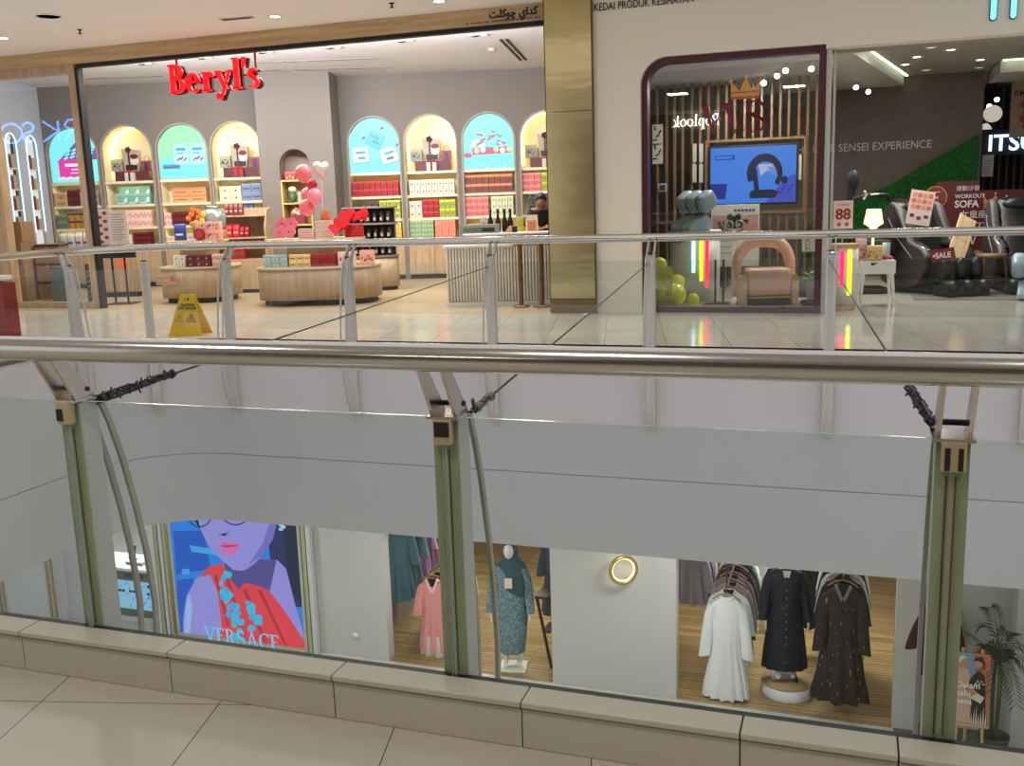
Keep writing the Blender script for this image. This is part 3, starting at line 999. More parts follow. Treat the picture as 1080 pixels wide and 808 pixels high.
# ceiling fittings of the shop
for n_, (px, py) in enumerate(((160, 93), (220, 88), (280, 55), (150, 67), (345, 63), (430, 57))):
    pass
for k, (p0, p1) in enumerate((((268, 66), (400, 61)), ((268, 74), (410, 71)), ((90, 83), (170, 80)))):
    a = atz(*p0, WT - .002); b = atz(*p1, WT - .002); d = (b - a).normalized(); q = Vector((-d.y, d.x, 0)) * .035
    mb = MB(); mb.prism([((a + q).x, (a + q).y), ((a - q).x, (a - q).y), ((b - q).x, (b - q).y), ((b + q).x, (b + q).y)], WT - .012, WT - .001, 'z')
    tag(mb.build('linear_slot', mat('slot_grey', (120, 116, 116), .5)), 'thin grey linear slot in the shop ceiling, %s' % ('front one right of the sign' if k == 0 else 'rear one right of the sign' if k == 1 else 'left one behind the sign'), 'ceiling slot')
a = atz(531, 41, WT); b = atz(552, 63, WT); d = (b - a).normalized(); q = Vector((-d.y, d.x, 0))
t = thing('air_slot', 'double black air slot in the shop ceiling near the brass column', 'vent', a)
for s_ in (-1, 1):
    mb = MB(); o0 = q * (.05 * s_)
    mb.prism([((o0 + q * .022).x, (o0 + q * .022).y), ((o0 - q * .022).x, (o0 - q * .022).y), ((b - a + o0 - q * .022).x, (b - a + o0 - q * .022).y), ((b - a + o0 + q * .022).x, (b - a + o0 + q * .022).y)], -.015, -.001, 'z')
    mb.build('slot', M_black, t)
p = atz(519, 51, WT)
mb = MB(); mb.lathe([(.07, 0), (.07, -.03), (.045, -.05), (0, -.052)], seg=18)
tag(mb.build('smoke_detector', mat('pinkish_plastic', (190, 164, 156), .5), loc=p), 'small round smoke detector on the shop ceiling near the brass column', 'smoke detector')
for n_, (px, py) in enumerate(((153, 67), (216, 61), (280, 55), (352, 50), (428, 43), (506, 37))):
    p = atz(px, py, WT)
    t = thing('twin_spotlight', 'small recessed twin spotlight behind the header, %s from left' % ORD[n_], 'spotlight', p, 0, 'twin spotlights behind the header')
    mb = MB(); mb.box(-.16, -.07, -.008, .16, .07, -.001, .003); mb.build('plate', mat('spot_plate', (180, 170, 164), .5), t)
    for sx in (-1, 1):
        mb = MB(); mb.cyl((sx * .075, 0, -.02), (sx * .075, 0, -.006), .05, seg=14); mb.build('lens', M_dark if sx < 0 else mat('spot_white', (230, 225, 220), .3), t)

# the hanging red sign
t = thing('shop_sign', 'glowing red shop name hanging from the header on two rods', 'sign', (-9.80, 12.95, 3.13))
mb = MB()
mred = mat('lit_red_letters', (250, 20, 30), .35, emit=(255, 14, 28), es=.9, nz=0)
shear = Matrix(((1, 0, 0, 0), (0, 1, 0, 0), (0, 0, 1, 0), (0, 0, 0, 1)))
wl = serif(mb, "Beryl's", .42, Matrix(((1, 0, 0, 0), (0, 0, -1, 0), (0, 1, 0, .14), (0, 0, 0, 1))), .05, .18, .06, .02)
k = 1.60 / wl
mb.v = [Vector((v.x * k, v.y, v.z)) for v in mb.v]
mb.build('letters', mred, t)
mb2 = MB(); mb2.v = [Vector((v.x + .014, v.y + .085, v.z - .008)) for v in mb.v]; mb2.f = list(mb.f); mb2.fm = list(mb.fm); mb2.fs = list(mb.fs)
mb2.build('letter_backs', mat('dark_letter_returns', (60, 14, 18), .5), t)
mb = MB(); mb.box(.1, .05, .33, 1.5, .07, .35); mb.build('cross_bar', M_dark, t)
for x in (.10, 1.47):
    mb = MB(); mb.cyl((x, .06, .34), (x, .06, .662), .018); mb.build('rod', mat('bronze_rod', (120, 96, 74), .4, .6), t)

# brass column between the two shops
mb = MB(); mb.box(-3.83, 12.77, .2, -3.215, 13.6, 2.64); mb.box(-3.83, 12.77, 2.648, -3.215, 13.6, 4.3)
mb.m(1).box(-3.84, 12.765, 0, -3.205, 13.6, .19)
mb.m(2).box(-3.845, 12.775, .19, -3.829, 12.83, 4.3); mb.box(-3.216, 12.775, .19, -3.20, 12.83, 4.3)
o = struct(mb.build('column', [M_brass, M_brown, mat('bronze_edge', (110, 80, 50), .4, .5)]))
# ================================================================== goods of the chocolate shop
BOXM = {}


def box_mesh(w_, d, h, style):
    """a carton: body, lid and printed motif; origin at the middle of its base, front faces -y"""
    key = (round(w_, 3), round(d, 3), round(h, 3), style)
    if key in BOXM: return BOXM[key]
    body, lid, motif, kind = style
    mb = MB(); lz = h * (.72 if kind != 'bag' else .99)
    ms = [flat(*body), flat(*lid), flat(*motif)]
    if kind == 'bag':
        n = 8; rows = []
        for k in range(7):
            t = k / 6; sq = 1 - .75 * max(0, t - .72) / .28; sw = 1 - .06 * math.sin(PI * t)
            rows.append([(w_ / 2 * sw * math.copysign(abs(math.cos(a)) ** .35, math.cos(a)), d / 2 * sq * math.copysign(abs(math.sin(a)) ** .35, math.sin(a)), h * t) for a in [2 * PI * (j + .5) / 12 for j in range(12)]])
        mb.loft(rows, cap0=True, cap1=True)
        mb.m(2).box(-w_ * .3, -d / 2 - .004, h * .3, w_ * .3, -d / 2 + .01, h * .42)
        mb.m(1).box(-w_ * .47, -.012, h * .9, w_ * .47, .012, h * 1.0, .004)
    else:
        mb.box(-w_ / 2 + .002, -d / 2, 0, w_ / 2 - .002, d / 2, lz, .003)
        mb.m(1).box(-w_ / 2 + .0005, -d / 2 - .003, lz + .001, w_ / 2 - .0005, d / 2 + .002, h - .001, .004)
        y = -d / 2 - .0015
        mb.m(2)
        if kind == 'dot':
            print_T(mb, disc(0, h * .42, min(w_, h) * .16, min(w_, h) * .11), y)
        elif kind == 'band':
            print_T(mb, rect(0, h * .4, w_ * .72, h * .14), y)
        elif kind == 'dots':
            for q in range(3):
                print_T(mb, disc(-w_ * .3 + w_ * .3 * q, h * (.3 + .2 * (q % 2)), min(w_, h) * .1), y)
        elif kind == 'pattern':
            q_ = random.Random(int(w_ * 1000))
            for q in range(9):
                print_T(mb, rect(q_.uniform(-.38, .38) * w_, q_.uniform(.1, .65) * h, w_ * .13, h * .1, q_.uniform(0, 90)), y - .0002 * q)
        elif kind == 'corner':
            print_T(mb, [(w_ * .1, h * .2), (w_ * .46, h * .2), (w_ * .46, h * .65), (w_ * .3, h * .62)], y)
            print_T(mb, rect(-w_ * .1, h * .12, w_ * .6, h * .08), y)
    o = mb.build('carton_source', ms)
    me = o.data; bpy.data.objects.remove(o)
    BOXM[key] = me
    return me


def print_T(mb, pts, y):
    ar = sum(pts[i][0] * pts[(i + 1) % len(pts)][1] - pts[(i + 1) % len(pts)][0] * pts[i][1] for i in range(len(pts)))
    if ar < 0: pts = pts[::-1]
    mb.add([(p[0], y, p[1]) for p in pts], [list(range(len(pts)))])


def one(me, name, label, cat, loc, rz=AR, group=None):
    o = bpy.data.objects.new(name, me); COL.objects.link(o); o.location = loc; o.rotation_euler = (0, 0, rz)
    return tag(o, label, cat, group)


LAY = {1: [''], 2: ['bottom layer', 'top layer'], 3: ['bottom layer', 'middle layer', 'top layer'], 4: ['lowest layer', 'second layer', 'third layer', 'top layer']}


def row(x0, x1, zb, zt, nc, nr, v, d, style, what, place, name='chocolate_box', step=0.0, ym=None, rz=AR, gap=.002):
    """cartons in nc columns and nr layers between photo columns x0..x1, standing at height zb, their fronts at v"""
    ym = ym or (215 - (zb - 1.6) * 50)
    u0 = auz(x0, ym, v)[0]; u1 = auz(x1, ym, v)[0]
    for c_ in NC.values():
        if v < .1 and abs((u0 + u1) / 2 - c_) < .62: u0 = max(u0, c_ - .515); u1 = min(u1, c_ + .515)
    w_ = (u1 - u0) / nc; h = (zt - zb) / nr
    me = box_mesh(w_ - gap, d, h - .001, style)
    for r in range(nr):
        for c in range(nc):
            lab = what + (', %s from left' % ORD[c] if nc > 1 else '') + (', ' + LAY[nr][r] if nr > 1 else '') + ', ' + place
            one(me, name, lab, 'box' if style[3] != 'bag' else 'bag', A(u0 + w_ * (c + .5), v - d / 2 - step * r, zb + .0015 + h * r), rz, '%s, %s' % (what + 's', place))
    return u0, u1


RED = ((150, 22, 34), (214, 44, 38), (118, 12, 24), 'dot')
WHT = ((206, 198, 186), (226, 210, 180), (40, 34, 34), 'dot')
LIM = ((150, 160, 62), (196, 204, 66), (60, 70, 30), 'dot')
GRN = ((140, 164, 128), (160, 196, 140), (58, 66, 50), 'dot')
SAL = ((222, 132, 112), (240, 140, 112), (120, 50, 50), 'dot')
BRN = ((118, 62, 52), (222, 140, 96), (70, 30, 28), 'dot')
PNK = ((216, 112, 112), (236, 150, 136), (110, 44, 54), 'dots')
YEL = ((206, 176, 70), (226, 198, 90), (120, 60, 40), 'dot')
TEAL = ((120, 180, 160), (142, 196, 176), (232, 236, 226), 'corner')
MAR = ((92, 20, 30), (110, 28, 36), (60, 10, 18), 'band')
TAN = ((206, 160, 104), (222, 130, 96), (150, 90, 60), 'band')
CRM = ((224, 208, 176), (232, 220, 190), (120, 60, 50), 'dot')
SKY = ((128, 142, 176), (140, 154, 186), (70, 60, 80), 'band')
LPK = ((232, 190, 176), (238, 206, 190), (140, 60, 60), 'dots')
DGN = ((30, 44, 34), (40, 56, 44), (150, 170, 140), 'dots')
SIL = ((190, 190, 192), (206, 206, 208), (130, 30, 40), 'bag')
BLU = ((36, 66, 140), (50, 84, 160), (220, 220, 230), 'bag')

z1, z2, z3 = SH[1], SH[2], SH[3]
P = {k: 'in ' + v for k, v in PLACE.items()}
# niche 5 (cyan, right of the pillar)
row(372, 421, z1, z1 + .30, 8, 2, .0, .18, RED, 'red chocolate box', P[5])
row(373, 400, z2, z2 + .32, 4, 3, -.02, .16, ((52, 42, 38), (70, 60, 52), (180, 170, 150), 'band'), 'dark chocolate bar box', P[5])
row(401, 423, z2, z2 + .37, 3, 3, .0, .16, LIM, 'lime green box', P[5])
row(401, 424, z3, z3 + .34, 4, 4, .0, .16, YEL, 'yellow box', P[5])
# niche 6
row(432, 480, z1, z1 + .30, 8, 2, .0, .18, WHT, 'white box', P[6])
row(432, 446, z2, z2 + .34, 2, 2, .0, .18, WHT, 'white carton', P[6])
row(446.5, 463.5, z2, z2 + .36, 3, 3, .01, .18, RED, 'red carton', P[6])
row(464, 481, z2, z2 + .35, 3, 2, .0, .18, LIM, 'lime carton', P[6])
row(432, 458, z3, z3 + .36, 4, 4, .0, .18, GRN, 'pale green box', P[6])
row(459.5, 481, z3, z3 + .36, 3, 4, .0, .18, SAL, 'salmon box', P[6])
# niche 7
row(491, 541, z1, z1 + .36, 8, 2, .0, .18, BRN, 'brown orange-topped box', P[7])
row(491, 516, z2, z2 + .38, 4, 3, .0, .18, PNK, 'pink box', P[7])
row(518.5, 542, z2, z2 + .38, 4, 3, .0, .18, ((196, 204, 164), (206, 214, 176), (90, 100, 70), 'dot'), 'pale green tea box', P[7])
row(493, 507, z3, z3 + .26, 2, 3, .0, .16, ((230, 140, 40), (240, 170, 60), (150, 60, 30), 'dots'), 'orange box', P[7])
# niche 8
row(550, 571, z1, z1 + .36, 3, 3, .0, .18, PNK, 'pink flowered box', P[8])
row(571.5, 590, z1, z1 + .36, 3, 2, .0, .18, LIM, 'lime box', P[8])
row(557.5, 580, z2, z2 + .42, 4, 3, .0, .18, DGN, 'dark green box', P[8])
# niche 3
row(232, 255, z1, z1 + .30, 2, 2, .0, .2, CRM, 'cream carton', P[3])
row(255.5, 276, z1, z1 + .34, 2, 2, .0, .2, SKY, 'grey-blue gift box', P[3])
row(252, 268, z2, z2 + .40, 3, 1, .0, .14, BLU, 'blue foil bag', P[3], name='chocolate_bag')
row(268.5, 278, z2, z2 + .20, 1, 1, .02, .16, MAR, 'small dark red box', P[3])
# niche 2
row(182, 218, z1, z1 + .30, 2, 2, .0, .24, TAN, 'tan carton', P[2])
row(182, 206, z2, z2 + .28, 1, 2, .0, .2, MAR, 'maroon gift box', P[2])
row(173, 181, z2, z2 + .26, 1, 2, .0, .2, LPK, 'pale pink box', P[2])
row(174, 186, z3, z3 + .2, 1, 2, .0, .2, WHT, 'white flat box', P[2])
# niche 1
row(123, 158, z1, z1 + .22, 3, 1, .02, .16, TEAL, 'teal box in front', P[1])
row(126, 159, z1, z1 + .37, 3, 2, -.16, .14, TEAL, 'teal box at the back', P[1])
row(127, 160, z2, z2 + .34, 5, 2, .0, .18, LPK, 'pale pink patterned box', P[1])
row(141, 159, z3, z3 + .3, 1, 3, .0, .2, MAR, 'maroon flat box', P[1])
row(127, 139.5, z3, z3 + .26, 1, 2, .0, .2, CRM, 'cream flat box', P[1])
# niche 0, seen through the side window
row(56, 71, z1, z1 + .28, 1, 2, .0, .2, ((200, 160, 110), (214, 176, 126), (120, 70, 50), 'pattern'), 'tan patterned box', P[0])
row(71.5, 84, z1, z1 + .33, 2, 2, .0, .2, MAR, 'maroon box', P[0])
row(84.5, 104, z1, z1 + .27, 2, 2, .0, .2, ((176, 164, 158), (190, 180, 172), (70, 50, 50), 'pattern'), 'grey patterned box', P[0])
row(56, 71, z2, z2 + .30, 2, 2, .0, .2, ((110, 130, 104), (130, 150, 110), (50, 60, 60), 'pattern'), 'green patterned box', P[0])
row(71.5, 84, z2, z2 + .32, 2, 2, .0, .2, ((206, 140, 50), (80, 60, 84), (120, 60, 30), 'pattern'), 'orange purple box', P[0])
row(84.5, 104, z2, z2 + .30, 3, 2, .0, .2, ((190, 150, 50), (60, 90, 60), (40, 50, 40), 'pattern'), 'yellow green box', P[0])
row(57, 103, z3, z3 + .36, 5, 1, .0, .2, SIL, 'silver foil bag', P[0], name='chocolate_bag')

# hampers on their pedestal in the yellow arches
for i in (1, 3, 6, 8):
    c = NC[i]; pl = PLACE[i]
    mb = MB(); mb.box(-.36, -.14, 0, .36, .14, .2, .008)
    tag(mb.build('pedestal_box', flat(96, 44, 44), loc=A(c + .02, -.2, 2.172), rz=AR), 'maroon pedestal box carrying the hamper in ' + pl, 'pedestal', 'maroon pedestals in the yellow arches')
    t = thing('gift_hamper', 'gift hamper with dark ribbon in ' + pl, 'hamper', A(c, -.2, 2.374), AR, 'hampers in the yellow arches')
    mb = MB(); mb.prism([(-.13, .0), (.13, .0), (.17, .2), (.17, .42), (-.19, .46), (-.16, .2)], -.06, .06)
    mb.m(1).box(-.12, -.065, .02, .12, -.06, .13); mb.m(2).prism(disc(.07, .22, .085, .1), -.068, -.06); mb.m(3).prism(disc(.07, .29, .085, .05), -.07, -.061)
    mb.build('wrapped_bag', [flat(176, 160, 140), flat(40, 26, 28), flat(214, 204, 196), flat(110, 30, 40)], t)
    mb = MB(); mb.box(-.055, -.075, .0, -.025, -.062, .45)
    for a in range(5): mb.ell((-.04 + .04 * math.cos(a * 1.257), -.075, .43 + .04 * math.sin(a * 1.257)), (.028, .02, .028), 8, 6)
    mb.build('ribbon_bow', flat(74, 26, 30), t)
    me = box_mesh(.24, .1, .25, ((150, 152, 138), (186, 170, 132), (84, 40, 44), 'pattern'))
    one(me, 'gift_carton', 'grey green gift carton left of the hamper in ' + pl, 'box', A(c - .32, -.2, 2.374), AR, 'gift cartons beside the hampers')
    if i != 8:
        t = thing('gift_bag', 'red blue gift bag right of the hamper in ' + pl, 'bag', A(c + .3, -.2, 2.374), AR, 'small gift bags beside the hampers')
        mb = MB(); mb.box(-.1, -.05, 0, .1, .05, .2, .006); mb.m(1).box(-.04, -.054, .0, .04, -.05, .16); mb.build('bag', [flat(150, 60, 64), flat(56, 50, 92)], t)
        mb = MB(); mb.tube([(-.05, 0, .19), (-.05, 0, .27), (0, 0, .3), (.05, 0, .27), (.05, 0, .19)], .008, 6); mb.build('handle', flat(200, 110, 90), t)
    t = thing('ribboned_box', 'small ribboned box standing before the pedestal in ' + pl, 'box', A(c - .0, -.015, 2.172), AR, 'small ribboned boxes in the yellow arches')
    mb = MB(); mb.box(-.1, -.04, 0, .1, .04, .17, .004); mb.m(1).box(-.02, -.043, 0, .02, .043, .172); mb.build('carton', [flat(166, 26, 32) if i == 3 else flat(206, 190, 180), flat(60, 40, 42)], t)
    mb = MB(); mb.ell((-.04, -.02, .19), (.045, .03, .03), 10, 6); mb.ell((.04, -.02, .19), (.045, .03, .03), 10, 6); mb.build('bow', flat(180, 40, 46) if i != 3 else flat(196, 30, 34), t)

# things in the pillar niche
pl = 'in the small pillar niche'
one(box_mesh(.2, .12, .16, ((206, 60, 50), (226, 90, 70), (240, 210, 200), 'dots')), 'gift_box', 'red box on the top shelf ' + pl, 'box', A(-5.06, .66, 2.062))
mb = MB(); mb.box(-.1, -.05, 0, .1, .05, .22, .02); mb.m(1).box(-.07, -.054, .1, .05, -.048, .15)
mb.m(1).ell((.02, -.04, .22), (.06, .04, .04), 10, 6)
tag(mb.build('gift_bag', [flat(214, 204, 204), flat(70, 50, 60)], loc=A(-4.84, .66, 2.062), rz=AR), 'white gift bag with dark bow on the top shelf ' + pl, 'bag')
one(box_mesh(.22, .12, .2, ((140, 176, 150), (190, 200, 150), (60, 90, 70), 'pattern')), 'gift_box', 'green gift box on the middle shelf ' + pl, 'box', A(-4.82, .66, 1.622))
mb = MB(); mb.lathe([(.05, 0), (.08, .1), (.05, .2), (.02, .22)], seg=12); mb.m(1).ell((0, 0, .26), (.09, .06, .06), 10, 8)
tag(mb.build('gift_jar', [flat(70, 90, 60), flat(226, 214, 170)], loc=A(-5.04, .68, 1.622)), 'dark jar with cream top on the middle shelf ' + pl, 'jar')
mb = MB(); mb.box(-.13, -.06, 0, .13, .06, .18, .01)
for a in range(7): mb.m(1 + a % 2).ell((-.1 + .035 * a, -.04, .22 + .03 * (a % 3)), (.05, .04, .05), 8, 6)
tag(mb.build('gift_basket', [flat(120, 40, 50), flat(220, 120, 110), flat(240, 210, 190)], loc=A(-4.95, .66, 1.202), rz=AR), 'maroon basket heaped with pink sweets ' + pl, 'basket')


# ---------------------------------------------------------------- display tables
def oval(a, b, n=40, e=3.0):
    return [(a * math.copysign(abs(math.cos(2 * PI * k / n)) ** (2 / e), math.cos(2 * PI * k / n)), b * math.copysign(abs(math.sin(2 * PI * k / n)) ** (2 / e), math.sin(2 * PI * k / n))) for k in range(n)]


def table(u, v, a, b, label, up):
    t = thing('display_table', label, 'display table', A(u, v), AR)
    mb = MB(); mb.prism(oval(a - .08, b - .08), 0, .09, 'z'); mb.build('plinth', M_black, t)
    mb = MB(); mb.prism(oval(a, b, 48), .09, .575, 'z'); mb.fs = [len(f) == 4 for f in mb.f]; mb.build('body', M_wood, t)
    mb = MB(); mb.prism(oval(a + .015, b + .015, 48), .575, .605, 'z'); mb.build('top', mat('pale_oak_top', (222, 200, 164), .4), t)
    ua, ub, ux = up
    mb = MB(); mb.prism(oval(ua * .62, ub * .7, 24), .605, 1.0, 'z'); mb.build('riser', M_wood, t)
    mb = MB(); mb.at(Matrix.Translation((ux, 0, 0))).prism(oval(ua, ub, 40), 1.0, 1.035, 'z'); mb.build('upper_shelf', mat('pale_oak_top', (222, 200, 164), .4), t)
    return t


table(-3.69, 4.42, .97, .66, 'curved oak display table carrying pink and red boxes, beside the balloons', (.80, .42, -.05))
table(-5.98, 3.50, .62, .60, 'curved oak display table behind the yellow caution board', (.50, .42, -.02))
# small printed notice on the second table
t = thing('printed_notice', 'tiny red printed notice on the front of the table behind the caution board', 'notice', A(-6.37, 4.135, .42), AR)
mb = MB()
mb.box(-.16, -.004, -.09, .18, .0, .09)
for k in range(2): mb.m(1).box(-.15, -.006, -.06 + .08 * k, .06, -.004, -.048 + .08 * k)
mb.m(1).prism(disc(.12, 0, .05), -.006, -.004); mb.m(0).prism(disc(.12, 0, .035), -.0068, -.0058); mb.m(1).box(.10, -.0075, -.03, .14, -.0065, .03)
mb.build('sheet', [mat('oak_notice_ground', (190, 158, 116), .45), flat(170, 70, 60)], t)

# lower tier of the right table
T2 = 'on the lower tier of the balloon table'
row(277, 303, .606, .80, 3, 2, 4.86, .16, ((150, 184, 186), (164, 198, 198), (226, 226, 214), 'pattern'), 'pale blue box', T2, ym=270)
row(304.5, 327, .606, .80, 3, 2, 4.92, .16, ((232, 196, 130), (240, 212, 150), (60, 24, 24), 'band'), 'cream chocolate box', T2, ym=270)
row(328.5, 354, .606, .80, 3, 1, 4.95, .16, ((140, 18, 26), (160, 24, 32), (96, 8, 14), 'dots'), 'deep red box', T2, ym=270)
row(356, 374, .606, .82, 1, 1, 4.92, .12, ((236, 206, 200), (240, 214, 208), (170, 70, 80), 'pattern'), 'blush pink box', T2, ym=270)
row(379, 394, .606, .83, 1, 1, 4.80, .12, ((240, 176, 156), (244, 190, 170), (110, 40, 50), 'pattern'), 'salmon pink box', T2, ym=270)
# upper tier
T3 = 'on the upper tier beside the balloons'
for k, (px, py, r_) in enumerate(((296, 234, .1), (307, 234, .1), (296, 243, .1), (307, 243, .1))):
    u, z = auz(px, py, 4.66)
    t = thing('flower_tin', 'pink flower shaped tin, %s, left end of the balloon table' % ['upper left', 'upper right', 'lower left', 'lower right'][k], 'tin', A(u, 4.78 - .07 * (3 - k), 1.13 if k > 1 else 1.26), AR, 'pink flower tins')
    mb = MB(); fl = [((r_ * (.8 + .2 * abs(math.cos(2.5 * a)))) * math.cos(a), (r_ * (.8 + .2 * abs(math.cos(2.5 * a)))) * math.sin(a) + .02) for a in [2 * PI * j / 40 for j in range(40)]]
    mb.prism(fl, -.03, .03); mb.build('tin', flat(236, 128, 148), t)
    mb = MB(); mb.prism(disc(0, .02, .012), -.034, -.029); mb.build('eye', flat(90, 20, 40), t)
row(314, 331, 1.036, 1.19, 1, 4, 4.68, .16, ((238, 190, 190), (244, 226, 222), (210, 110, 130), 'band'), 'pink white box', T3, ym=243)
row(332, 349.5, 1.036, 1.31, 2, 4, 4.66, .16, ((240, 222, 206), (240, 200, 196), (190, 90, 90), 'band'), 'white rose box', T3, ym=240)
u, z = auz(372, 240, 4.6)
for k in range(4):
    t = thing('red_tin', 'red round tin, %s of the stack on the balloon table' % ['lowest', 'second', 'third', 'top'][k], 'tin', A(u, 4.5, 1.036 + .05 * k), AR, 'stacked red tins')
    mb = MB(); mb.lathe([(.145, 0), (.15, .005), (.15, .034), (0, .034)], seg=24); mb.build('tin', flat(178, 14, 26), t)
    mb = MB(); mb.lathe([(.154, .033), (.154, .046), (.14, .049), (0, .049)], seg=24); mb.build('lid', flat(206, 26, 38), t)


def heart_pts(r):
    o = []
    for k in range(30):
        a = 2 * PI * k / 30
        o.append((r * 16 * math.sin(a) ** 3 / 16, r * (13 * math.cos(a) - 5 * math.cos(2 * a) - 2 * math.cos(3 * a) - math.cos(4 * a)) / 16))
    return o


for k, (px, py, r_, tl) in enumerate(((355, 244, .10, 0), (360, 236, .12, 12), (366, 228, .12, -15), (374, 226, .11, 20), (381, 227, .11, -35))):
    u, z = auz(px, py, 4.72 - .05 * k)
    zz = 1.17 if k == 0 else (1.24 if k == 1 else 1.37)
    t = thing('heart_box', 'glossy red heart box, %s in the heap on the balloon table' % ['lowest at left', 'second from left', 'middle one', 'second from right', 'rightmost'][k], 'box', A(u, 4.80 - .09 * k, zz), AR + rad(tl * .4), 'red heart boxes')
    Tm = Matrix.Rotation(rad(-18), 4, 'X') @ Matrix.Rotation(rad(tl), 4, 'Y')
    mb = MB(Tm); mb.prism(heart_pts(r_), -.02, .035); mb.build('box', mat('glossy_red', (204, 10, 32), .2, coat=.6), t)
    mb = MB(Tm); mb.prism(heart_pts(r_ * 1.04), -.034, -.018); mb.build('lid', mat('glossy_red_lid', (222, 18, 40), .18, coat=.6), t)
row(338, 347, 1.036, 1.46, 1, 1, 4.3, .12, ((196, 100, 60), (206, 120, 80), (150, 60, 40), 'pattern'), 'tall orange brown box', T3, ym=228)

# balloons over the balloon table
BAL = [(320, 183, 9.2, (238, 110, 120), 'pink balloon, highest of the bunch'), (329, 195, 6.0, (196, 24, 40), 'small red balloon in the middle of the bunch'),
       (325, 206, 8.2, (238, 116, 126), 'pink balloon half behind the pale one'), (332, 207, 8.0, (240, 140, 160), 'pale glossy pink balloon, right side of bunch'), (324, 219, 8.6, (238, 110, 122), 'pink balloon, lowest of the bunch')]
for k, (px, py, r_, c, lab) in enumerate(BAL):
    vv = [4.57, 4.33, 4.24, 4.62, 4.47][k]
    u, z = auz(px, py, vv)
    rr_ = r_ * .0146
    t = thing('balloon', lab, 'balloon', A(u, vv, z), AR)
    mb = MB(); mb.ell((0, 0, 0), (rr_, rr_, rr_ * 1.12), 20, 14, fn=lambda d: Vector((d.x * (1 - .12 * max(0, -d.z)), d.y * (1 - .12 * max(0, -d.z)), d.z)))
    mb.build('skin', mat('balloon_%d_%d' % (c[1], c[2]), c, .22, coat=.5, nz=0), t)
    mb = MB(); mb.lathe([(.003, -rr_ * 1.1), (.014, -rr_ * 1.1 - .022)], seg=8); mb.build('knot', mat('balloon_%d_%d' % (c[1], c[2]), c), t)
u, z = auz(339, 178, 4.4)
t = thing('heart_balloon', 'silver white foil heart balloon at top right of the balloon bunch', 'balloon', A(u, 4.4, z), AR + rad(48))
mb = MB()
hp = heart_pts(.155); rows = []
for q in range(9):
    s_ = math.sin(PI * q / 8); y = -.075 * math.cos(PI * q / 8)
    rows.append([(x * (.15 + .85 * s_), y, zz * (.15 + .85 * s_)) for x, zz in hp])
mb.loft(rows[::-1], cap0=True, cap1=True); mb.build('foil', mat('silver_foil', (222, 212, 206), .18, .55, nz=.12, ns=25), t)
mb = MB(); mb.tube([(0, 0, -.15), (-.02, 0, -.5), (-.03, .02, z * 0 - .72)], .004, 5); mb.build('string', M_white, t)

# goods on the left table
T1 = 'on the table behind the caution board'
row(182, 195, .606, .80, 2, 2, 4.0, .16, ((226, 222, 200), (206, 222, 206), (100, 40, 44), 'dot'), 'white dotted box', T1, ym=270)
row(196, 221.5, .606, .80, 3, 2, 4.04, .16, ((92, 22, 32), (104, 30, 40), (206, 180, 160), 'dot'), 'maroon dotted box', T1, ym=270)
row(223, 236, .606, .80, 2, 2, 4.02, .16, ((226, 186, 170), (232, 200, 186), (100, 36, 44), 'dots'), 'pink dotted box', T1, ym=270)
T1u = 'on the upper shelf behind the caution board'
row(209, 232, 1.036, 1.34, 1, 2, 3.8, .14, ((236, 180, 164), (240, 196, 180), (176, 30, 60), 'pattern'), 'pink and red patterned box', T1u, ym=241)
mb = MB(); mb.cyl((0, -.01, .1), (0, .01, .1), .1, seg=24); mb.m(1).cyl((0, -.013, .1), (0, -.0105, .1), .06, seg=20); mb.m(0).box(-.05, -.02, 0, .05, .02, .02)
u, z = auz(210, 246, 3.9)
tag(mb.build('round_box', [flat(150, 24, 34), flat(190, 60, 60)], loc=A(u, 3.89, 1.036), rz=AR), 'round red box leaning before the pink patterned box', 'box')
u, z = auz(200, 246, 3.88)
one(box_mesh(.17, .05, .12, ((226, 226, 226), (232, 232, 230), (150, 160, 176), 'band')), 'price_card', 'white card box at the left of the upper shelf behind the caution board', 'card', A(u, 3.78, 1.037))
u, z = auz(187, 246, 3.7)
one(box_mesh(.2, .1, .28, BLU), 'gift_bag', 'dark blue bag at the left end of the table behind the caution board', 'bag', A(u, 3.56, 1.036))
u, z = auz(221, 222, 3.35)
t = thing('candy_jar', 'big glass candy jar on a wooden foot, before the green-cyan arch', 'jar', A(u, 3.2, 1.036), AR)
mb = MB(); mb.lathe([(.2, 0), (.22, .02), (.22, .14), (.2, .16), (0, .16)], seg=24); mb.build('foot', mat('brown_wood_foot', (170, 120, 84), .5), t)
mb = MB(); mb.lathe([(.14, .17), (.2, .2), (.22, .32), (.21, .44), (.15, .5), (.12, .52)], seg=24); mb.build('glass_body', mat('silver_glass', (176, 190, 186), .12, .6, nz=.1, ns=12), t)
mb = MB(); mb.lathe([(.13, .52), (.13, .56), (0, .57)], seg=20); mb.build('lid', M_steel, t)
mb = MB()
for k in range(7): mb.m(k % 2).ell((.14 * math.cos(.9 * k - 2.6), -.205 + .02 * (k % 2), .24 + .03 * (k % 3)), (.035, .02, .035), 8, 6)
mb.build('sweets', [flat(190, 60, 70), flat(230, 220, 210)], t)
u, z = auz(205, 215, 3.6)
t = thing('flower_bunch', 'bunch of orange and yellow flowers left of the candy jar', 'flowers', A(u - .04, 3.47, 1.037), AR)
mb = MB(); mb.lathe([(.06, 0), (.075, .1), (.06, .22)], seg=14); mb.build('pot', flat(110, 60, 66), t)
